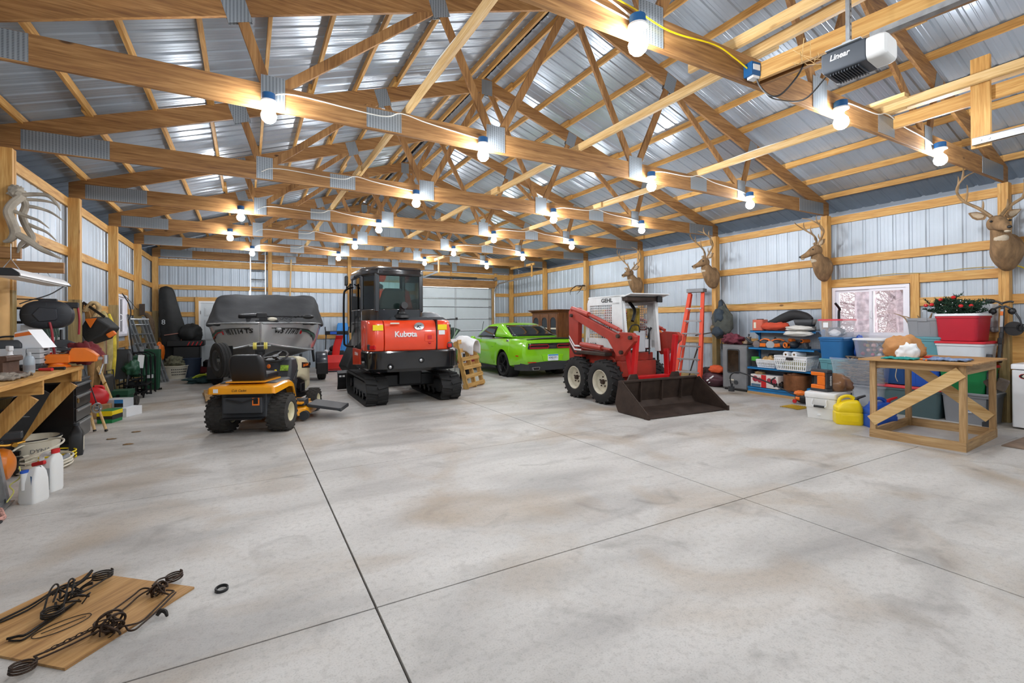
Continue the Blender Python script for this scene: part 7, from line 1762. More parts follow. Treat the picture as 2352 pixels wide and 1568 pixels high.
m = MB(); m.curve([(-1.86+.17*math.cos(a)*(1+.04*math.sin(3*a)), 7.05+.16*math.sin(a), .014+.002*i) for i, a in enumerate([.35*j for j in range(44)])], .008, 6, 2); one('hose_coil', m, 'yellow', 'small yellow hose coil on the floor by the oil jug', 'hose')
t = thing('air_compressor', 'orange air compressor with a black motor under the workbench', 'compressor', (-2.12, 6.08, 0), R(8))
MT['comp'] = M('compressor_orange', '#d9781c', .35, 0, .08, coat=.3)
q = MB(); X = Matrix.Translation((-.12, 0, .21)) @ Matrix.Rotation(PI/2, 4, 'Y'); q.lathe([(.0002, -.36), (.06, -.355), (.13, -.32), (.155, -.27), (.155, .27), (.13, .32), (.06, .355), (.0002, .36)], 26, X); b = q.build('tank', 'comp', t)
q = MB(); q.box(-.05, .12, -.158, -.152, .17, .23); q.build('nameplate', 'black', b)
q = MB(); q.box(-.3, .12, -.10, .12, .36, .54); q.build('motor', 'black', t, bevel=.03)
q = MB()
for i in range(9): q.box(-.31, .135, -.115, .13, .375+.018*i, .384+.018*i)
q.build('cooling_fins', 'dkgrey', t)
q = MB(); q.bx((.02, -.02, .58), (.16, .12, .10)); q.bx((.2, .02, .47), (.16, .07, .07)); q.build('pump_head', 'dkgrey', t, bevel=.012)
q = MB(); q.cyl((.23, -.05, .40), (.25, -.1, .40), .02); q.curve([(.1, -.1, .42), (.2, -.08, .40), (.3, -.02, .41)], .012, 8); q.build('brass_fitting', 'brass', t)
for x in (-.32, .1):
	q = MB(); q.box(x-.03, x+.03, -.12, .12, .0, .08); q.build('foot', 'black', t)
m = MB(); lump(m, (-2.15, 6.45, .60), (.22, .14, .06), .5, 3, 73); one('cable_heap', m, 'black', 'heap of black cables above the compressor', 'cables')
t = thing('steel_stand', 'galvanised angle iron leg leaning at the left edge of the photo', 'stand', (0, 0, 0), 0)
q = MB(); q.beam((-1.74, 5.50, .02), (-1.86, 5.55, .72), .05, .008, up=(1, 0, 0)); q.beam((-1.765, 5.50, .02), (-1.885, 5.55, .72), .008, .05, up=(1, 0, 0)); q.build('upright', 'galv', t)
q = MB(); q.beam((-1.74, 5.54, .022), (-1.70, 4.7, .022), .05, .008); q.beam((-1.762, 5.54, .03), (-1.722, 4.7, .03), .006, .05); q.build('floor_rail', 'galv', t)
def jug(label, loc, rz, h, capm, pos, slant=False):
	t = thing('jug', label, 'jug', loc, rz); t.scale = (.68, 1.1, 1)
	w, d = .20, .13
	if slant:
		q = MB(); q.loft([[(x, y, z) for x, y in rrect(w_, d_, .03, 4, cx)] for z, w_, d_, cx in ((0, .19, .13, 0), (.02, .21, .14, 0), (.18, .20, .13, .0), (.25, .16, .10, .02), (.285, .11, .07, .035), (.30, .06, .05, .05))]); b = q.build('body', 'whitepl', t)
		q = MB(); q.lathe([(.028, .12), (.03, .26), (.03, .275)], 18, Matrix.Translation((-.03, -.05, 0))); q.build('neck', 'whitepl', b)
		q = MB(); q.lathe([(.033, .262), (.033, .28), (.0002, .282)], 18, Matrix.Translation((-.03, -.05, 0))); q.build('cap', capm, t)
		q = MB(); q.add([(.07, -.073, .24), (.09, -.073, .235), (.085, -.074, .16)], [(0, 1, 2)]); q.build('blue_mark', 'blue', b)
	else:
		q = MB(); q.loft([[(x, y, z) for x, y in rrect(w_, d_, .03, 4, cx)] for z, w_, d_, cx in ((0, .23, .11, 0), (.02, .24, .12, 0), (.26, .24, .12, 0), (.30, .10, .10, .07), (.33, .06, .06, .085), (.345, .055, .055, .085))]); b = q.build('body', 'whitepl', t)
		q = MB(); q.curve([(-.10, 0, .25), (-.09, 0, .31), (-.03, 0, .335), (.04, 0, .325), (.07, 0, .31)], .02, 10); q.build('handle', 'whitepl', b)
		q = MB(); q.lathe([(.034, .34), (.034, .375), (.0002, .377)], 18, Matrix.Translation((.085, 0, 0))); q.build('cap', capm, t)
		q = MB(); q.box(-.03, .10, -.062, -.058, .03, .22); lb = q.build('printed_label', 'ltgrey', b)
		q = MB(); q.box(-.08, -.03, -.063, -.058, .12, .23); q.build('label_amber', 'orange', lb); q = MB(); q.box(-.08, -.03, -.063, -.058, .03, .10); q.build('label_red', 'red', lb)
		q = MB(); q.bx((-.01, -.08, .27), (.16, .03, .035), (0, R(-8), 0)); q.build('spray_wand', 'red', t, bevel=.01)
	return t
jug('white plastic jug with a blue cap ring, nearest on the floor', (-1.585, 5.50, 0), R(-28), .3, 'tote_royal', 0, True)
jug('white jug with a red cap and red spray wand behind the blue-capped jug', (-1.57, 5.80, 0), R(-28), .37, 'red', 0)
m = MB(); m.curve([(-1.75, 5.3, .02), (-1.70, 5.22, .05), (-1.66, 5.14, .03), (-1.64, 5.08, .02), (-1.7, 5.0, .03), (-1.8, 5.05, .02)], .016, 8); one('rope', m, M('pink_rope', '#c9988c', .9, 0, .4, 60), 'end of pink and white rope on the floor at the left edge', 'rope')
m = MB(); m.torus((-1.66, 5.02, .012), .03, .01); m.curve([(-1.69, 5.02, .012), (-1.85, 5.0, .02), (-1.9, 4.9, .02)], .014, 6); one('strap_hook', m, 'black', 'black hook and strap beside the pink rope', 'hook')
m = MB(); m.curve([(-1.69, 5.55, .30), (-1.67, 5.50, .22), (-1.72, 5.46, .17), (-1.69, 5.44, .12), (-1.72, 5.4, .05)], .005, 6); one('string', m, M('lime_cord', '#c9c66a', .6), 'thin yellow cord on the blue-capped jug', 'cord')
t = thing('tool_bag', 'orange and black fabric bag hanging by its strap on the left wall', 'bag', (-2.12, 10.0, 1.42), R(-15))
MT['bagblk'] = M('black_ripstop', '#2a2b2b', .7, 0, .15, 8, .3)
q = MB(); q.loft([[(-.26, .0, -.02), (-.10, -.13, -.20), (.10, -.14, -.10), (.22, -.08, .04), (.04, -.10, .18), (-.12, -.10, .16)], [(-.26, .12, 0), (-.1, .15, -.25), (.14, .15, -.16), (.27, .12, .02), (.10, .14, .2), (-.12, .12, .22)]]); b = q.build('body', 'bagblk', t, bevel=.03, seg=3)
q = MB(); q.loft([[(-.12, -.105, .17), (.04, -.105, .185), (-.03, -.14, .03)], [(-.12, -.095, .17), (.04, -.095, .185), (-.03, -.12, .03)]]); q.build('orange_panel', 'orange', b)
q = MB(); q.bx((.22, -.06, -.08), (.12, .12, .08), (0, R(-35), R(20))); q.build('orange_end', 'orange', b, bevel=.02)
q = MB(); q.beam((-.24, -.05, 0), (-.20, .0, .44), .04, .006, up=(0, 1, 0)); q.beam((-.2, 0, .44), (.1, .0, .2), .006, .04); q.build('strap', 'black', t)
cl = [('#a8804e', .05), ('#94764a', .12), ('#8a7a55', .09), ('#6e4e38', .06), ('#a0905e', .10), ('#4c4034', .05), ('#c9b23a', .06)]
for i, (c, w) in enumerate(cl):
	y = 10.25+.24*i
	m = MB(); m.curve([(-2.32, y, 1.82-.02*i), (-2.27, y+.02, 1.4), (-2.25, y-.02, .9), (-2.27, y, .42+.05*(i % 3))], [w*.5, w, w*.95, w*.6], 12)
	one('hanging_cloth', m, M('hung_cloth_%d' % i, c, .9, 0, .35, 7, .3), ['tan', 'brown', 'olive', 'dark brown', 'khaki', 'near-black', 'yellow'][i]+' cloth hanging on the left wall, %s past the orange bag' % ordn[i], 'hung cloth', 'cloths hanging on the left wall')
m = MB()
for k in range(3): m.curve([(-2.3, 10.05+.06*k, 1.72), (-2.2, 10.05+.07*k, 1.86), (-2.14, 10.12+.07*k, 1.78), (-2.2, 10.1+.07*k, 1.6)], .025, 8)
one('straps', m, M('tan_webbing', '#b39a70', .9, 0, .3, 14), 'loops of tan webbing above the orange and black bag', 'straps')
m = MB(); m.beam((-2.35, 10.5, 1.2), (-1.95, 10.3, .03), .09, .04, up=(1, 0, 0)); one('loose_board', m, 'pale_z', 'pale two by four leaning down beside the red fuel can', 'board', bevel=.002)
t = thing('fuel_can', 'round red plastic fuel can on the floor by the leaning board', 'fuel can', (-2.12, 9.95, .22), R(20)); t.scale = (.82,)*3
q = MB(); q.loft([[(x, y, z) for x, y in rrect(w, d, min(w, d)*.42, 6, cx)] for z, w, d, cx in ((0, .30, .26, 0), (.05, .36, .30, 0), (.16, .37, .31, 0), (.24, .30, .26, .0), (.30, .18, .16, -.02), (.33, .10, .08, -.04))]); q.build('body', 'red', t)
q = MB(); q.curve([(.1, 0, .25), (.08, 0, .33), (-.04, 0, .345)], .025, 8); q.build('handle', 'red', t)
q = MB(); q.curve([(.10, .1, .28), (.13, .13, .36), (.16, .14, .40)], [.02, .015, .012], 8); q.build('nozzle', 'brass', t)
m = MB(); m.box(-2.32, -1.92, 9.75, 10.2, 0, .22); one('carton', m, M('kraft_box', '#a5835c', .8, 0, .1, 5), 'plain brown carton under the red fuel can', 'box', bevel=.004)
def small_box(label, x, y, z, w, d, h, rz, mat, faces):
	t = thing('carton', label, 'box', (x, y, z), R(rz))
	q = MB(); q.box(-w/2, w/2, -d/2, d/2, 0, h); b = q.build('body', mat, t, bevel=.003, seg=1)
	for n, m_, a, c, z0, z1, side in faces:
		q = MB()
		if side == 'f': q.box(a, c, -d/2-.004, -d/2, z0, z1)
		else: q.box(w/2, w/2+.004, a, c, z0, z1)
		q.build(n, m_, b)
	return t
small_box('green and yellow printed carton on the floor', -1.85, 9.40, 0, .20, .26, .19, -18, 'tote_green', [('yellow_panel', 'yellow', -.1, .1, .11, .185, 'f'), ('black_band', 'black', -.1, .1, .06, .11, 'f'), ('yellow_panel', 'yellow', -.13, .13, .12, .18, 's'), ('black_band', 'black', -.13, .13, .05, .12, 's')])
small_box('white printed carton lying on the floor behind the green one', -1.73, 9.92, 0, .24, .32, .14, -30, 'white', [('dark_picture', 'dkgrey', .0, .06, .06, .11, 'f'), ('orange_mark', 'orange', -.10, -.06, .03, .05, 'f')])
small_box('grey and blue carton stacked on the white one', -1.86, 10.02, .142, .30, .26, .13, -22, 'ltgrey', [('blue_end', M('carton_blue', '#2b7fc0', .5), .02, .15, .07, .13, 'f'), ('black_print', 'black', .02, .15, .01, .07, 'f')])
m = MB(); m.box(-2.36, -2.1, 10.5, 11.0, 0, .62); one('jerry_can', m, M('dark_can', '#2b2a28', .6, 0, .2, 5), 'dark can standing against the wall behind the red fuel can', 'can', bevel=.05)
for i, (b0, b1, lab) in enumerate((((-1.72, 8.55, .01), (-2.08, 9.0, .95), 'fishing rod with a cork grip leaning on the tool chest, right one'), ((-1.86, 8.62, .01), (-2.1, 8.9, .9), 'fishing rod with a cork grip leaning on the tool chest, left one'))):
	t = thing('fishing_rod', lab, 'fishing rod', (0, 0, 0), 0); A = Vector(b0); B = Vector(b1)
	q = MB(); q.cyl(A, A+(B-A)*.28, .017, .016, 10); q.build('cork_grip', 'pale_z', t)
	q = MB(); q.cyl(A-(B-A)*.0, A+(B-A)*.02, .02); q.cyl(A+(B-A)*.28, A+(B-A)*.42, .012); q.cyl(A+(B-A)*.42, B, .008, .004); q.build('blank', 'black', t)
	if i == 0:
		q = MB(); c = A+(B-A)*.34+Vector((.0, -.06, 0)); q.torus(c, .06, .014, (1, -.9, 0), 20, 6); q.cyl(c-Vector((.02, 0, 0)), c+Vector((.02, 0, 0)), .03, n=14); q.build('reel', 'steel', t)
MT['dgreen'] = M('dark_green_paint', '#1d4a34', .5, 0, .1)
t = thing('wheeled_box', 'dark green box with black wheels on the floor by the left wall', 'cart', (-1.98, 10.95, 0), R(-8)); t.scale = (.75,)*3
q = MB(); q.box(-.20, .17, -.20, .20, .10, .30); q.build('body', 'dgreen', t, bevel=.01)
q = MB(); q.box(-.22, .19, -.22, .22, .30, .42); l = q.build('lid', 'dgreen', t, bevel=.01)
q = MB(); q.box(-.04, .02, -.235, -.21, .26, .33); q.build('latch', 'blackm', l)
for y in (-.18, .18):
	q = MB(); q.cyl((.20, y-.025, .12), (.26, y-.025, .12), .12, n=20); q.cyl((.2, y-.025, .12), (.265, y-.025, .12), .03); q.build('wheel', 'rubberd', t)
q = MB(); q.box(-.24, -.22, -.2, .2, .0, .6) if 0 else q.tube([(-.2, -.18, .42), (-.24, -.18, .9), (-.24, .18, .9), (-.2, .18, .42)], .014, 8); q.build('pull_frame', 'black', t)
t = thing('chair_shell', 'black plastic seat shell of a folded cart leaning on the left post', 'seat', (-2.18, 11.95, .42), R(-10))
q = MB(); q.loft([[(x, y, z) for x, y in rrect(w, d, .05, 4, 0, yy)] for z, w, d, yy in ((0, .30, .10, 0), (.2, .36, .12, .04), (.45, .32, .10, .10), (.58, .22, .06, .13))]); b = q.build('shell', 'dkgrey', t, bevel=.01)
q = MB(); q.tube([(-.15, -.05, .5), (-.17, -.1, .2), (-.12, -.15, -.35)], .02, 8); q.tube([(.15, -.05, .5), (.17, -.1, .2), (.12, -.15, -.35)], .02, 8); q.build('frame', 'black', t)
m = MB(); lump(m, (-2.0, 11.9, .62), (.13, .16, .15), .4, 2, 74); one('motor_unit', m, 'dgreen', 'dark green motor unit in front of the black seat', 'motor')
m = MB(); m.beam((-1.88, 11.95, .62), (-1.86, 11.97, .88), .10, .01, up=(0, 1, 0)); one('paper_tag', m, 'white', 'white paper tag on the folded green chairs', 'tag')
for i in range(4):
	t = thing('folded_chair', 'folded green camp chair leaning on the left wall, %s from the big green case' % ['fourth', 'third', 'second', 'next'][i] if i < 3 else 'folded green camp chair leaning right beside the big green case', 'chair', (-2.10+.05*i, 12.35+.18*i, 0), R(-14), group='folded camp chairs')
	q = MB(); q.bx((0, 0, .62), (.40, .05, .42), (R(-8), 0, 0)); q.build('fabric', 'dgreen', t, bevel=.03)
	q = MB()
	for x in (-.2, .2): q.tube([(x, -.02, .85), (x, -.02, .5), (x, .02, .02)], .012, 6); q.tube([(x, .03, .80), (x, -.03, .04)], .012, 6)
	q.tube([(-.2, -.02, .2), (.2, -.02, .2)], .01, 6); q.tube([(-.2, -.02, .85), (-.1, -.02, .9), (.1, -.02, .9), (.2, -.02, .85)], .012, 6); q.build('frame', 'blackm', t)
m = MB(); rr = random.Random(8)
for i in range(9):
	a = Vector((-1.95+rr.uniform(-.15, .2), 11.7+rr.uniform(0, .7), rr.uniform(.1, .5))); m.tube([a, a+Vector((rr.uniform(-.2, .2), rr.uniform(-.2, .2), rr.uniform(-.1, .1))), a+Vector((rr.uniform(-.3, .3), rr.uniform(-.3, .3), -.08))], .018, 6)
for x, y in ((-1.95, 11.8), (-1.85, 12.1), (-2.0, 12.3)): m.tube([(x, y, .0), (x+.05, y, .4)], .016, 6)
m.box(-2.1, -1.75, 11.75, 12.4, .28, .31); one('folded_cart_frame', m, 'blackm', 'tangle of black folded tubes on the floor before the green chairs', 'frame')
t = thing('table_case', 'tall dark green folded table standing on edge by the left wall', 'folded table', (-1.90, 13.45, 0), R(-22))
q = MB(); q.bx((0, 0, .47), (.34, .07, .92), (R(-4), 0, 0)); b = q.build('panel', 'dgreen', t, bevel=.015)
q = MB(); q.box(-.02, .02, -.08, -.03, .62, .68); q.build('sticker', 'ltgrey', b)
q = MB(); q.box(-.05, .06, -.10, -.05, .28, .36); q.build('paper', 'white', b)
for x in (-.15, .15):
	q = MB(); q.box(x-.03, x+.03, -.06, .06, 0, .04); q.build('corner_foot', 'black', t)
t = thing('multi_ladder', 'folded aluminium ladder leaning on the left wall beside the window', 'ladder', (0, 0, 0), 0)
A, B = Vector((-1.92, 14.95, 0)), Vector((-2.30, 14.55, 1.60))
W = Vector((.15, .19, 0))
for k in range(3):
	off = Vector((-.06*k, -.05*k, 0))
	for sg in (-1, 1):
		q = MB(); q.beam(A+W*sg*.8+off, B+W*sg*.8+off, .03, .07, up=(1, -.5, 0)); q.build('rail', 'alu', t, bevel=.004)
	for i in range(7):
		q = MB(); c = A+(B-A)*(.06+.145*i)+off; q.cyl(c-W*.8, c+W*.8, .017, n=8); q.build('rung', 'steel', t)
q = MB()
for sg in (-1, 1):
	c = A+(B-A)*.55+W*sg*.8; q.bx(c, (.09, .09, .14))
q.build('hinge', 'galv', t); q = MB(); c = B+Vector((0, 0, .02)); q.cyl(c-W*1.0, c+W*1.0, .025, n=10); q.build('top_bar', 'steel', t)
for i in (0, 1):
	m = MB(); m.beam((-2.24+.03*i, 13.35, .7), (-2.30+.03*i, 13.1, 1.72), .05, .012, up=(1, 0, 0)); one('ski', m, 'white' if i == 0 else 'black', ('white' if i == 0 else 'black')+' ski pole leaning below the left window', 'ski')
m = MB(); m.curve([(-2.3, 12.75, 2.15), (-2.22, 12.9, 1.95), (-2.2, 13.0, 1.75), (-2.25, 13.05, 1.6)], .012, 6); m.curve([(-2.3, 12.75, 2.15), (-2.24, 13.2, 2.0), (-2.3, 14.3, 1.85)], .006, 6); one('hanging_clips', m, 'black', 'black cord and clips hanging across the left window', 'cord')
m = MB()
for i in range(4): m.curve([(-2.25, 14.8+.1*i, 1.78), (-2.15, 14.85+.1*i, 1.62), (-2.12, 14.9+.1*i, 1.3), (-2.2, 14.9+.1*i, .9)], [.03, .05, .045, .02], 8)
one('camo_straps', m, M('camo_fabric', '#5c4a38', .9, 0, .5, 14), 'brown camouflage straps hanging on the post behind the aluminium ladder', 'straps')
m = MB(); m.box(-2.3, -2.2, 14.55, 14.65, 1.72, 2.0); one('small_box', m, 'antlerd', 'small dark box on the post above the ladder', 'box')
t = thing('umbrella_bundle', 'tall black fabric bundle tied with pink cord in the far left corner', 'bundle', (-1.78, 16.95, 0), 0)
q = MB(); q.loft([[(cx+w*math.cos(a)*(1+.14*math.sin(5*a+k)), d*math.sin(a)*(1+.12*math.cos(4*a)), z) for a in [2*PI*i/20 for i in range(20)]] for k, (z, w, d, cx) in enumerate(((.15, .34, .2, .02), (.6, .36, .2, .0), (1.0, .34, .19, -.06), (1.5, .29, .16, -.14), (2.0, .24, .13, -.20), (2.35, .20, .11, -.24), (2.62, .16, .09, -.28)))]); q.build('fabric', 'bagblk', t, sub=1)
q = MB(); q.tube([(-.02+.33*math.cos(a)*1.02, .19*math.sin(a)*1.1, 1.22+.05*math.cos(a)) for a in [2*PI*i/20 for i in range(20)]], .014, 6, True); q.curve([(.12, -.20, 1.24), (.1, -.21, .8), (.12, -.2, .3)], .012, 6); q.build('pink_cord', M('pink_cord', '#c78f80', .8), t)
text('printed_mark', '8', .2, 'ltgrey', t, FR((-.32, -.18, 1.55), (1, .2, 0), (-.3, 0, 1)))
t = thing('lidded_box', 'black lidded box with red handles at the foot of the far wall', 'storage box', (-1.15-.3, 16.75, 0), 0)
q = MB(); q.box(-.4, .25, -.25, .3, .05, .85); q.build('body', 'black', t, bevel=.03)
q = MB(); q.box(-.55, .35, -.3, .35, .85, 1.02); l = q.build('lid', 'black', t, bevel=.03)
for i in range(4):
	q = MB(); x = -.02+.1*i; q.bx((x, -.31, .93), (.025, .02, .12), (0, R(25), 0)); q.build('red_clip', 'red', l)
m = MB(); lump(m, (-1.45, 16.8, 1.22), (.30, .26, .30), .25, 1.5, 75, flat=-.7); one('covered_bundle', m, 'bagblk', 'black bag sitting on the black lidded box', 'bag')
t = thing('laundry_basket', 'cream plastic laundry basket with camouflage cloth in the far left corner', 'basket', (-1.72, 15.95, 0), R(15))
q = MB(); q.lathe([(.0002, 0), (.22, 0), (.30, .34), (.32, .345), (.30, .36), (.0002, .30)], 22); b = q.build('body', 'offwhite', t)
q = MB()
for z in (.12, .19, .26):
	for i in range(9):
		a = -2.1+.16*i; r = .225+.07*z/.3; q.beam((r*math.cos(a), r*math.sin(a), z), (r*math.cos(a+.1), r*math.sin(a+.1), z), .01, .022)
q.build('slots', 'black', b)
m = MB(); lump(m, (-1.75, 15.95, .44), (.25, .25, .16), .4, 2, 76, flat=-.7); one('camo_cloth', m, M('camo_cloth', '#6b6a55', .9, 0, .6, 12), 'heap of camouflage cloth in the cream basket', 'cloth')
m = MB(); m.lathe([(.0002, 0), (.20, 0), (.24, .5), (.25, .5), (.25, .53), (.0002, .5)], 22, Matrix.Translation((-1.38, 16.1, 0))); one('bin', m, M('dark_blue_bin', '#27364c', .5), 'dark blue round bin beside the cream basket', 'bin')
m = MB(); lump(m, (-2.05, 15.75, .75), (.10, .18, .25), .3, 2, 77); one('life_vest', m, 'orange', 'orange vest hanging behind the aluminium ladder', 'vest')
t = thing('push_mower', 'red push mower low on the floor in front of the white entry door', 'mower', (-.95, 16.3, 0), R(75))
q = MB(); q.loft([[(x, y, z) for x, y in rrect(w, d, .1, 5)] for z, w, d in ((.10, .5, .75), (.2, .5, .75), (.26, .4, .6))]); q.build('deck', M('dull_red', '#6e2324', .5, 0, .1), t)
for x in (-.28, .28):
	for y in (-.3, .3):
		q = MB(); q.cyl((x-.03, y, .11), (x+.03, y, .11), .11, n=18); q.build('wheel', 'rubber', t)
q = MB(); q.lathe([(.0002, .26), (.17, .26), (.17, .40), (.1, .46), (.0002, .46)], 18); q.build('engine', 'black', t)
m = MB(); lump(m, (-.98, 14.35, .09), (.36, .26, .11), .5, 2.3, 78, nu=36, nv=20, flat=-.8); c = one('rope_heap', m, M('dark_teal_heap', '#2c4a4c', .8, 0, .4, 9), 'heap of teal and lime straps on the floor left of the boat trailer', 'straps')
k = MB()
for i in range(4): k.curve([(-1.25+.06*i, 14.2, .10), (-1.05+.06*i, 14.15+.05*i, .22), (-.85+.04*i, 14.2+.08*i, .20)], .022, 6)
k.build('lime_straps', M('lime_strap', '#c2d43a', .6), c)
for i, (x, y, z, rz) in enumerate(((-.60, 11.25, .0, 8), (-.62, 11.30, .045, 5))):
	m = MB(); m.bx((0, 0, .022), (.26, 1.5, .042)); o = one('plank', m, 'dark_y', ['wide plank on the floor under the trailer spare wheel', 'second plank stacked on the plank under the spare wheel'][i], 'plank', bevel=.003); o.location = (x, y, z); o.rotation_euler = (0, 0, R(rz))
t = thing('extension_ladder', 'aluminium extension ladder upright against the far wall behind the boat', 'ladder', (.31, 17.15, 0), 0)
for x in (-.21, .21):
	q = MB(); q.box(x-.015, x+.015, -.07, .02, 0, 3.95); q.build('rail', 'alu', t, bevel=.003)
q = MB(); q.box(-.245, -.222, -.12, -.07, 0, 2.55); q.build('fly_rail', 'steel', t)
for i in range(13):
	q = MB(); q.cyl((-.21, -.03, .2+.3*i), (.21, -.03, .2+.3*i), .017, n=8); q.build('rung', 'steel', t)
m = MB(); m.beam((1.16, 17.2, .0), (1.28, 17.2, 3.6), .10, .04, up=(1, 0, 0)); one('loose_board', m, 'pale_z', 'pale board leaning upright on the far wall right of the post', 'board')
t = thing('snow_blower', 'red snow blower between the boat trailer and the excavator', 'snow blower', (2.42, 15.6, 0), R(-12))
SB = M('blower_red', '#d0201c', .35, 0, .06, coat=.3)
q = MB(); q.prism([(-.35, .05), (-.42, .30), (-.30, .52), (.0, .50), (.0, .05)], 'x', -.36, .36); q.build('auger_housing', SB, t, bevel=.01)
q = MB(); q.prism([(-.36, .08), (-.40, .30), (-.3, .46), (-.22, .44), (-.22, .08)], 'x', -.32, .32); q.build('auger_opening', 'black', t)
q = MB(); q.loft([[(x+cx, y-.12, z) for x, y in rrect(.22, .18, .03, 3)] for z, cx in ((.50, .0), (.75, .03), (1.0, .10))]+[[(x+.14, y-.24, z) for x, y in rrect(.24, .14, .03, 3)] for z in (1.12,)]); q.build('chute', SB, t)
q = MB(); q.box(-.24, .24, .05, .5, .30, .62); q.ell((-.05, .2, .68), (.16, .16, .12)); q.build('engine', 'black', t, bevel=.04)
for x in (-.34, .34):
	q = MB(); q.cyl((x-.07, .32, .23), (x+.07, .32, .23), .23, n=22); q.build('wheel', 'rubber', t)
q = MB(); q.box(-.36, .36, .55, .66, 1.12, 1.24); q.build('control_panel', 'blackm', t, bevel=.01)
for x in (-.33, .33):
	q = MB(); q.curve([(x, .3, .5), (x, .5, .9), (x, .62, 1.12), (x*1.1, .72, 1.34), (x*1.1, .85, 1.36)], .018, 8); q.build('handlebar', 'black', t)
q = MB(); q.box(-.2, .0, .545, .553, 1.14, 1.22); q.build('panel_label', 'tote_royal', t)
q = MB(); q.ell((-.28, -.05, .62), (.07, .05, .06)); q.build('gauge', 'white', t)
t = thing('plastic_sled', 'bright blue plastic sled standing on end against the far wall', 'sled', (2.86, 17.05, 0), 0)
MT['sled'] = M('sled_blue', '#2f86d0', .4, 0, .05)
q = MB(); q.loft([[(x, y, z) for x, y in ((-w, -.04), (-w*.6, .0), (0, .02), (w*.6, .0), (w, -.04), (w*.9, -.06), (-w*.9, -.06))] for z, w in ((.03, .22), (.5, .23), (1.2, .20), (1.46, .17), (1.5, .14))]); q.build('shell', 'sled', t)
q = MB(); q.box(-.03, .03, -.075, -.055, .15, 1.35); q.build('keel_rib', 'sled', t)
t = thing('toboggan_board', 'dark red board with a white label leaning on the far wall behind the cab', 'board', (3.33, 16.95, .0), 0)
q = MB(); q.loft([[(x+cx, y, z) for x, y in ((-w, -.02), (w, -.02), (w, .02), (-w, .02))] for z, w, cx in ((.0, .06, .2), (1.1, .10, .07), (1.8, .13, -.02), (2.4, .11, -.07), (2.62, .08, -.09))]); b = q.build('board', M('dark_red_board', '#6a1c22', .45, 0, .08), t)
q = MB(); q.box(-.10, .0, -.03, -.02, 2.0, 2.38); q.build('label', 'white', b)
m = MB(); m.beam((3.62, 17.1, .0), (3.52, 17.2, 2.25), .12, .03, up=(0, 1, 0)); one('loose_board', m, 'pale_z', 'pale board leaning on the far wall just behind the excavator cab', 'board')
m = MB(); m.beam((3.02, 16.95, .0), (2.98, 17.2, .9), .14, .03, up=(0, 1, 0)); one('loose_board', m, 'pale_z', 'short pale board standing beside the blue sled', 'board')
t = thing('tarp_bundle', 'black covered bundle between the snow blower and the excavator', 'bundle', (2.42, 12.45, 0), R(10))
q = MB(); q.loft([[(-.10, -.25, .0), (.45, -.25, .0), (.45, .25, .0), (-.10, .25, 0)], [(-.36, -.28, .42), (.42, -.28, .5), (.42, .28, .5), (-.36, .28, .42)], [(-.10, -.25, 1.02), (.30, -.22, 1.16), (.30, .25, 1.16), (-.10, .25, 1.02)], [(.02, -.2, 1.2), (.28, -.18, 1.26), (.28, .2, 1.26), (.02, .2, 1.2)]]); b = q.build('cover', 'bagblk', t, bevel=.04, seg=3)
q = MB(); q.tube([(.0, -.29, .0), (-.02, -.29, .45)], .02, 8); q.build('pole', 'white', t)
t = thing('wooden_pallet', 'weathered wooden pallet standing tilted beside the green car', 'pallet', (4.60, 9.98, 0), 0, rot=(R(0), R(-14), R(-50)))
MT['pal'] = wood('pallet_wood', '#a9803f', '#c79d58', '#dcb878', 'z')
MT['palx'] = wood('pallet_slat', '#9b7138', '#bd9252', '#d4ad6c', 'y')
for y in (-.42, 0, .42):
	q = MB(); q.prism([(-.05, 0), (.05, 0), (.05, 1.1), (-.05, 1.1)], 'y', y-.02, y+.02); q.build('stringer', 'pal', t, bevel=.003, seg=1)
for i in range(6):
	q = MB(); z = .03+.2*i; q.box(.051, .068, -.46, .46, z, z+.09); q.build('slat', 'palx', t, bevel=.002, seg=1)
for z in (.02, .5, .99):
	q = MB(); q.box(-.068, -.051, -.46, .46, z, z+.09); q.build('slat', 'palx', t, bevel=.002, seg=1)
m = MB()
def dr(u, v):
	a = -1.25+2.5*v; r = .16+.05*mnoise.noise(Vector((u*4, v*5, 2)))
	x = 4.36+.72*(u-.5)*.62; y = 10.08-.72*(u-.5)*.70
	d = Vector((.70, .62, 0)); s = (v-.5)*.8
	zz = 1.13-.05*math.cos(u*6)-max(0, abs(s)-.10)*1.05+.03*mnoise.noise(Vector((u*6, v*6, 5)))
	return Vector((x, y, zz))+d*min(max(s, -.22-.02*math.sin(u*9)), .22)
m.grid(dr, 26, 26); one('white_cloth', m, M('white_drape', '#dcdcdc', .75, 0, .05), 'white sheet draped over the top of the pallet', 'cloth', solid=.008)
t = thing('garden_trailer', 'dark red cart with a steel tongue standing behind the pallet', 'cart', (4.75, 11.35, 0), R(-6))
q = MB(); q.box(-.55, .35, -.4, .9, .40, .95); q.build('body', M('wine_red', '#7c1420', .4, 0, .08, coat=.3), t, bevel=.02)
q = MB(); q.beam((-.15, -.4, .45), (-.15, -.85, .40), .07, .07); q.box(-.3, .05, -.75, -.55, .40, .46); q.build('tongue', 'galv', t, bevel=.006)
q = MB(); q.beam((-.15, -.72, .42), (-.15, -.72, .0), .04, .04); q.beam((-.42, -.6, .35), (-.15, -.72, .1), .04, .04); q.build('jack_leg', 'blackm', t)
for x in (-.5, .3):
	q = MB(); q.cyl((x-.06, .3, .26), (x+.06, .3, .26), .26, n=22); q.build('wheel', 'rubber', t)
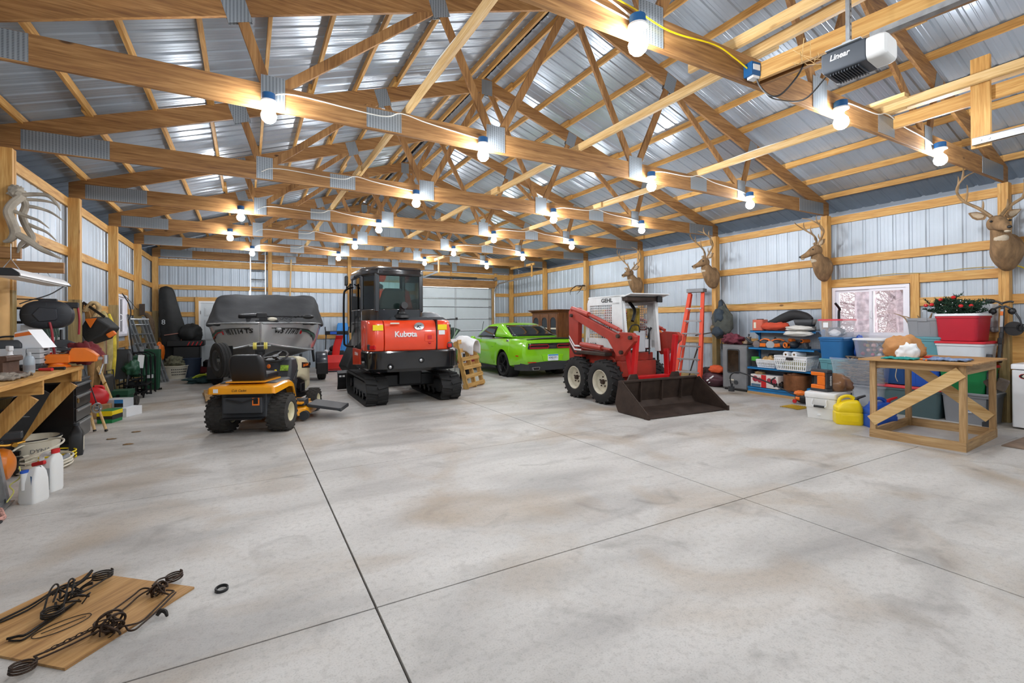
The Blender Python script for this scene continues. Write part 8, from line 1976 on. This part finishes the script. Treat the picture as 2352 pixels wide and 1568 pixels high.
t = thing('gas_cylinder', 'slim white cylinder standing on the cart tongue behind the pallet', 'cylinder', (4.60, 10.68, .46), 0)
q = MB(); q.lathe([(.0002, 0), (.08, 0), (.08, .34), (.05, .40), (.03, .41)], 20); q.build('body', 'white', t)
q = MB(); q.lathe([(.032, .40), (.032, .45), (.0002, .452)], 14); q.build('cap', 'black', t)
q = MB(); q.box(-.03, .03, -.083, -.07, .08, .28); q.build('print', 'dkgrey', t)
t = thing('utility_vehicle', 'dark green utility vehicle top behind the excavator hood', 'vehicle', (4.55, 13.2, 0), R(-8))
q = MB(); q.prism([(-.5, 1.15), (.75, 1.35), (.95, 1.28), (.90, 1.22), (.62, .9), (.55, .55), (-.5, .55)], 'y', -.3, 1.4); b = q.build('body', M('deep_green_plastic', '#20382c', .35, 0, .1), t, bevel=.02)
q = MB(); q.prism([(-.4, 1.1), (.68, 1.27), (.58, .95), (-.4, .9)], 'y', -.31, -.29); q.build('windscreen', 'carglass', b)
q = MB(); q.beam((.84, -.31, 1.28), (.66, -.31, .95), .04, .03, up=(0, 1, 0)); q.build('trim', M('sage_trim', '#7c9c7c', .5), b)
for y in (-.0, 1.1):
	q = MB(); q.cyl((-.45, y, .30), (.5, y, .30), .30, n=20); q.build('axle_wheels', 'rubber', t)
q = MB(); q.box(-.45, .5, -.2, 1.3, .3, .56); q.build('chassis', 'blackm', t)
t = thing('rod_rack', 'thin dark rod rack standing in front of the white garage door', 'rack', (4.86, 12.55, -.34), 0)
q = MB(); q.tube([(-.95, 0, 1.90), (.38, 0, 1.93)], .02, 8); q.build('cross_bar', 'dkgrey', t)
q = MB()
for x in (-.55, -.1, .30): q.tube([(x, 0, 1.92), (x, 0, .35)], .012, 6)
q.build('uprights', 'galv', t)
for x in (-.9, -.5, -.1, .36):
	q = MB(); q.bx((x, 0, 1.94), (.06, .05, .07)); q.build('clip', 'black', t, bevel=.01)
t = thing('folded_flag', 'orange folded flags behind the right arm of the loader', 'flags', (6.95, 6.62, 0), 0)
q = MB(); q.prism([(-.12, 1.10), (.10, 1.10), (.12, 1.28), (.02, 1.34), (-.02, 1.28), (-.08, 1.34)], 'y', -.02, .02); q.build('flag', 'orange', t)
q = MB(); q.tube([(0, 0, 0), (0, 0, 1.2)], .02, 8); q.build('pole', 'black', t)
t = thing('door_opener', 'grey and white garage door opener hanging from the roof framing', 'door opener', (3.50, 1.60, 3.12), R(6)); t.scale = (.8, .72, .85)
q = MB(); q.loft([[(-.13, .20, .02), (.13, .20, .02), (.13, -.13, .02), (-.13, -.13, .02)], [(-.14, .22, .05), (.14, .22, .05), (.14, -.13, .05), (-.14, -.13, .05)], [(-.14, .22, .18), (.14, .22, .18), (.14, -.13, .18), (-.14, -.13, .18)], [(-.12, .20, .19), (.12, .20, .19), (.12, -.13, .19), (-.12, -.13, .19)]]); b = q.build('housing', M('opener_grey', '#4a5058', .45, .2, .06), t, bevel=.012)
q = MB()
for i in range(11): q.box(-.11, .11, .15-.022*i, .158-.022*i, .004, .022)
q.build('vent_ribs', M('opener_dark', '#3a3f46', .5), b)
text('maker_lettering', 'Linear', .062, 'white', b, FR((-.1425, .07, .125), (0, -1, 0), (0, 0, 1)), shear=.2, bold=.0015)
q = MB(); q.loft([[(x*s, y, .105+(z)*s) for x, z in rrect(.27, .17, .04, 5)] for y, s in ((-.131, 1.0), (-.22, 1.0), (-.26, .93), (-.275, .8))]); q.build('lamp_lens', 'whitepl', t)
q = MB(); q.box(-.155, -.09, -.1, .18, .19, .20); q.box(-.14, .0, -.02, .05, .20, .215); q.build('mount_bracket', 'ltgrey', t, bevel=.003)
q = MB(); q.box(-.10, -.065, .0, .004, .2, .95); q.box(-.10, -.096, .0, .035, .2, .95); h = q.build('hanger_strap', 'galv', t)
q = MB()
for i in range(14): q.box(-.088, -.078, -.002, .006, .25+.05*i, .265+.05*i)
q.build('strap_holes', 'black', h)
q = MB(); q.box(-.025, .045, -3.2, -.12, .22, .226); q.box(-.025, -.019, -3.2, -.12, .226, .26); q.box(.039, .045, -3.2, -.12, .226, .26); q.build('drive_rail', 'galv', t)
q = MB()
for i in range(70): q.ell((.01, -.2-.042*i, .232), (.010, .016, .008), 6, 4)
q.build('chain', 'blackm', t)
for i, (x, z0, z1, mt, lab) in enumerate(((3.70, 3.485, 3.62, 'pine_y', 'left one of the paired boards carrying the door opener'), (3.80, 3.485, 3.62, 'chord_y', 'right one of the paired boards carrying the door opener'), (3.52, 3.75, 3.84, 'pale_y', 'pale board lying on the trusses above the door opener'))):
	m = MB(); m.bx((0, -1.45, (z0+z1)/2), (.038, 2.9, z1-z0)); o = one('opener_board', m, mt, lab, 'board', bevel=.002); o.location = (x, 2.45 if i < 2 else 2.95, 0); o.rotation_euler = (0, 0, R(7 if i < 2 else 3))
t = thing('outlet_box', 'blue electrical outlet box on the nearest truss', 'outlet', (3.645, 2.425, 3.56), R(-8))
q = MB(); q.box(-.05, .05, -.045, .04, -.055, .055); b = q.build('box', 'blue', t, bevel=.006)
q = MB(); q.box(-.035, .035, -.05, -.045, -.015, .03); q.build('faceplate', 'white', b); q = MB(); q.box(-.03, .04, -.04, .02, -.075, -.055); q.build('receptacle', 'white', t)
cable([(3.67, 2.40, 3.49), (3.69, 2.38, 3.42), (3.72, 2.32, 3.33), (3.76, 2.25, 3.32), (3.80, 2.15, 3.42), (3.83, 2.1, 3.53), (3.83, 2.05, 3.60)], 'black power cord drooping from the blue outlet box', 'black', .007, name='power_cable')
cable([(3.52, 1.78, 3.2), (3.62, 2.0, 3.14), (3.76, 2.3, 3.3), (3.82, 2.42, 3.42)], 'black cord from the opener back to the truss', 'black', .006, name='power_cable')
P = [(2.40, 2.44, 3.60), (2.15, 2.44, 3.70), (1.9, 2.44, 3.68)]
cable([(1.95, 2.44, 3.69), (2.15, 2.44, 3.66), (2.36, 2.44, 3.60)], 'white cable stapled to the nearest truss left of its first bulb', 'wire', .007)
cable([(1.9, 2.445, 3.705), (2.3, 2.44, 3.68), (2.7, 2.44, 3.62), (3.2, 2.44, 3.66), (3.45, 2.44, 3.62), (3.59, 2.43, 3.57)], 'yellow cable stapled along the nearest truss to the outlet box', 'yellow', .006)
rr = random.Random(12); m = MB()
for i in range(16):
	a = Vector((3.58+rr.uniform(-.05, .1), 1.9+rr.uniform(-.1, .15), 3.38)); m.tube([a, a+Vector((rr.uniform(-.12, .12), rr.uniform(-.12, .12), rr.uniform(-.03, .15)))], .0025, 4)
tag(m.build('straw_bits', 'pale_x'), 'wisps of dry grass caught on the opener hanger', 'straw', kind='stuff')
m = MB(); m.bx((0, 0, 3.66), (.04, 2.6, .135)); o = one('track_board', m, 'pine_y', 'horizontal board from the nearest truss carrying the door track', 'board', bevel=.002); o.location = (6.22, 1.25, 0)
m = MB(); m.bx((0, 0, 3.82), (.10, 2.6, .04)); o = one('track_board', m, 'pale_y', 'flat pale board above the door track board', 'board', bevel=.002); o.location = (6.30, 1.35, 0)
m = MB(); m.box(6.155, 6.195, 1.68, 1.82, 3.15, 4.02); one('track_hanger', m, 'pine_z', 'vertical hanger board holding the door track at the right', 'board', bevel=.002)
m = MB(); m.bx((0, 0, 0), (.09, .55, .04)); o = one('offcut_board', m, 'pale_y', 'short offcut board lying on the nearest truss beside its middle bulb', 'board', bevel=.002); o.location = (5.75, 2.45, 3.74)
t = thing('door_track', 'steel overhead door track at the right edge of the photo', 'track', (6.134, .28, 3.17), 0)
q = MB(); q.box(-.02, -.015, -2.2, 1.52, 0, .07); q.box(-.02, .02, -2.2, 1.52, 0, .005); q.box(-.02, .02, -2.2, 1.52, .066, .071); q.build('channel', 'steel', t)
q = MB(); q.cyl((-.026, 1.46, .035), (-.018, 1.46, .035), .012, n=10); q.cyl((-.026, 1.40, .035), (-.018, 1.40, .035), .012, n=10); q.build('bolt', 'galv', t)
t = thing('plywood_sheet', 'scrap plywood square lying on the concrete at bottom left', 'plywood', (-.755, 3.23, 0), R(-41.7))
q = MB(); q.box(-.40, .369, -.3225, .3225, .0, .012); q.build('sheet', 'ply', t, bevel=.001, seg=1)
MT['trap'] = M('rusty_trap_steel', '#3b2c22', .5, .6, .4, 30, .3); MT['trapd'] = M('dark_trap_steel', '#26221f', .45, .6, .3, 30, .2)
def bodytrap(name, label, mat, A, B, off, flip=1, gape=.10, mess=3):
	"""A/B: the two ends of the long axis"""
	t = thing('wire_trap', label, 'trap', (0, 0, 0), 0)
	A = Vector((*A, .02)); B = Vector((*B, .02)); d = (B-A); L = d.length; d.normalize(); s = Vector((-d.y, d.x, 0))*flip; Z = Vector((0, 0, 1))
	def P(a, b, c): return A+d*a*L+s*b+Z*c
	return t, P
t = thing('wire_trap', 'dark steel spring trap on the left of the plywood', 'trap', (0, 0, 0), 0)
def W(pts, r=.006, sub=4, nm='frame_wire', mat='trapd'):
	q = MB(); q.curve(pts, r, 8, sub); return q.build(nm, mat, t)
z = .02
W([(-1.12, 3.30, z), (-1.0, 3.40, z+.01), (-.93, 3.47, .05), (-.88, 3.50, .06), (-.84, 3.48, .05)], .0055)
W([(-1.12, 3.28, z), (-1.0, 3.38, z), (-.92, 3.45, .05), (-.86, 3.47, .06), (-.80, 3.45, .03)], .0045)
W([(-.98, 3.10, z), (-.95, 3.08, z), (-.92, 3.08, z), (-.88, 3.17, z), (-.82, 3.29, z), (-.79, 3.35, .03)], .0045)
W([(-.99, 3.11, .025), (-.95, 3.10, .03), (-.92, 3.10, .03), (-.87, 3.20, .03), (-.80, 3.32, .03)], .006)
def spring(c, ax, r, turns, nm, mat, legs, rr_=.0045):
	q = MB(); ax = Vector(ax).normalized(); a = ax.orthogonal().normalized(); b = ax.cross(a); c = Vector(c)
	pts = [c+(a*math.cos(t_)+b*math.sin(t_))*r+ax*(.011*t_/(2*PI)) for t_ in [2*PI*turns*i/(18*turns) for i in range(18*turns+1)]]
	q.tube(pts, rr_, 7); 
	for p in legs: q.curve(p, rr_, 7, 4)
	return q.build(nm, mat, t)
spring((-.735, 3.555, .035), (.05, .05, 1), .045, 3, 'coil_spring', 'trapd', [[(-.775, 3.575, .045), (-.85, 3.52, .05), (-.92, 3.44, .045)], [(-.70, 3.53, .045), (-.76, 3.44, .04), (-.83, 3.36, .04)]])
spring((-.865, 3.235, .03), (.05, -.05, 1), .042, 3, 'coil_spring', 'trapd', [[(-.905, 3.255, .04), (-.905, 3.33, .10), (-.90, 3.40, .115), (-.885, 3.40, .10), (-.89, 3.34, .05)], [(-.825, 3.225, .04), (-.83, 3.31, .10), (-.835, 3.38, .13), (-.82, 3.39, .12), (-.82, 3.33, .05)]])
rr = random.Random(21); q = MB()
for i in range(9):
	a = rr.uniform(0, 6); c = Vector((-.80+rr.uniform(-.05, .05), 3.38+rr.uniform(-.06, .06), .045+rr.uniform(-.01, .03)))
	q.curve([c+Vector((.05*math.cos(a+.8*j), .05*math.sin(a+.8*j), .018*math.sin(2*j+a))) for j in range(5)], .0035 if i % 2 else .0055, 6, 4)
q.build('trigger_tangle', 'trapd', t)
q = MB(); q.curve([(-.84, 3.44, .06), (-.80, 3.49, .075), (-.775, 3.53, .10)], [.006, .010, .007], 8); q.build('latch', 'trapd', t)
q = MB(); q.tube([(-.80+.10*math.cos(a), 3.13+.055*math.sin(a)+.04*math.cos(a), .016) for a in [2*PI*i/28 for i in range(28)]], .002, 5, True); q.tube([(-.87, 3.10, .016), (-.72, 3.17, .016)], .002, 5); q.build('wire_ring', 'trapd', t)
t = thing('wire_trap', 'rusty brown spring trap with a chain on the right of the plywood', 'trap', (0, 0, 0), 0)
def W2(pts, r=.0045): return W(pts, r, 5, 'frame_wire', 'trap')
W2([(-.61, 2.99, .03), (-.645, 3.01, .03), (-.66, 3.05, .03), (-.60, 3.15, .03), (-.545, 3.25, .03), (-.52, 3.29, .035), (-.49, 3.28, .04), (-.44, 3.22, .04)])
W2([(-.62, 2.97, .025), (-.60, 3.05, .025), (-.55, 3.16, .025), (-.51, 3.24, .03), (-.46, 3.25, .04), (-.40, 3.22, .04)])
W2([(-.52, 2.93, .035), (-.50, 2.89, .03), (-.475, 2.885, .03), (-.455, 2.92, .03), (-.41, 3.01, .03), (-.36, 3.12, .035), (-.345, 3.16, .035)])
W2([(-.55, 2.93, .04), (-.50, 2.93, .035), (-.46, 2.95, .03), (-.42, 3.04, .03), (-.37, 3.14, .04), (-.355, 3.17, .04), (-.39, 3.18, .05)])
W2([(-.47, 3.24, .05), (-.42, 3.19, .045), (-.37, 3.14, .04)])
spring((-.845, 2.80, .02), (.1, .1, 1), .042, 3, 'coil_spring', 'trap', [[(-.82, 2.835, .05), (-.72, 2.90, .045), (-.60, 2.97, .06)], [(-.805, 2.80, .05), (-.70, 2.87, .045), (-.58, 2.93, .06)]])
spring((-.372, 3.36, .02), (-.1, .0, 1), .04, 3, 'coil_spring', 'trap', [[(-.41, 3.365, .04), (-.44, 3.31, .06), (-.46, 3.25, .06)], [(-.345, 3.33, .05), (-.39, 3.27, .05), (-.42, 3.22, .05)]])
for cx, cy, n in ((-.585, 2.945, 11), (-.44, 3.23, 9)):
	q = MB()
	for i in range(n):
		a = rr.uniform(0, 6); c = Vector((cx+rr.uniform(-.03, .03), cy+rr.uniform(-.03, .03), .04+rr.uniform(-.01, .025))); r0 = rr.uniform(.025, .045)
		tx_ = Vector((rr.uniform(-1, 1), rr.uniform(-1, 1), rr.uniform(.2, 1))).normalized(); u = tx_.orthogonal().normalized(); v = tx_.cross(u)
		q.curve([c+(u*math.cos(a+.9*j)+v*math.sin(a+.9*j))*r0 for j in range(6)], .003 if i % 2 else .0055, 6, 4)
	q.build('trigger_tangle', 'trap', t)
q = MB(); q.tube([(-.585+.045*math.cos(a), 2.96+.02*math.cos(a), .075+.035*math.sin(a)) for a in [2*PI*i/22 for i in range(22)]], .0055, 7, True); q.tube([(-.565+.04*math.cos(a), 2.925+.03*math.cos(a), .07+.035*math.sin(a)) for a in [2*PI*i/22 for i in range(22)]], .0055, 7, True); q.build('frame_ring', 'trap', t)
A, B = Vector((-.79, 2.86, .045)), Vector((-.655, 3.0, .03)); n = 8
for i in range(n):
	c = A+(B-A)*(i+.5)/n; d = (B-A).normalized(); s = Vector((0, 0, 1)) if i % 2 else Vector((-d.y, d.x, 0)); q = MB()
	q.tube([c+d*.016*math.cos(a)+s*.008*math.sin(a) for a in [2*PI*k/12 for k in range(12)]], .0025, 6, True); q.build('chain_link', 'trap', t)
q = MB(); q.curve([(-.405, 2.985, .02), (-.39, 2.995, .035), (-.37, 2.985, .03), (-.36, 2.965, .015)], [.008, .011, .010, .006], 8); q.build('setting_dog', 'trapd', t)
m = MB(); m.lathe([(.030, 0), (.034, .003), (.034, .017), (.030, .02), (.026, .018), (.026, .002), (.030, 0)], 26, Matrix.Translation((-.13, 3.13, .0)) @ Matrix.Rotation(R(8), 4, 'X')); one('rubber_ring', m, 'black', 'small black ring lying alone on the concrete', 'ring')
for i, (x, y) in enumerate(((-1.55, 7.95), (-1.35, 8.3), (-1.3, 7.5))):
	m = MB(); lump(m, (x, y, .006), (.05, .02, .008), .5, 3, 80+i); one('leaf_scrap', m, 'antler', 'brown leaf scrap on the floor near the tool chest', 'leaf', 'leaf scraps')
vs = scn.view_settings
scn.display_settings.display_device = 'sRGB'
vs.view_transform = 'Standard'; vs.look = 'None'; vs.gamma = 1; vs.use_curve_mapping = False
vs.exposure = 0.48
try:
	scn.cycles.max_bounces = 14; scn.cycles.diffuse_bounces = 6; scn.cycles.transparent_max_bounces = 24
	scn.cycles.sample_clamp_indirect = 6.0
except Exception: pass
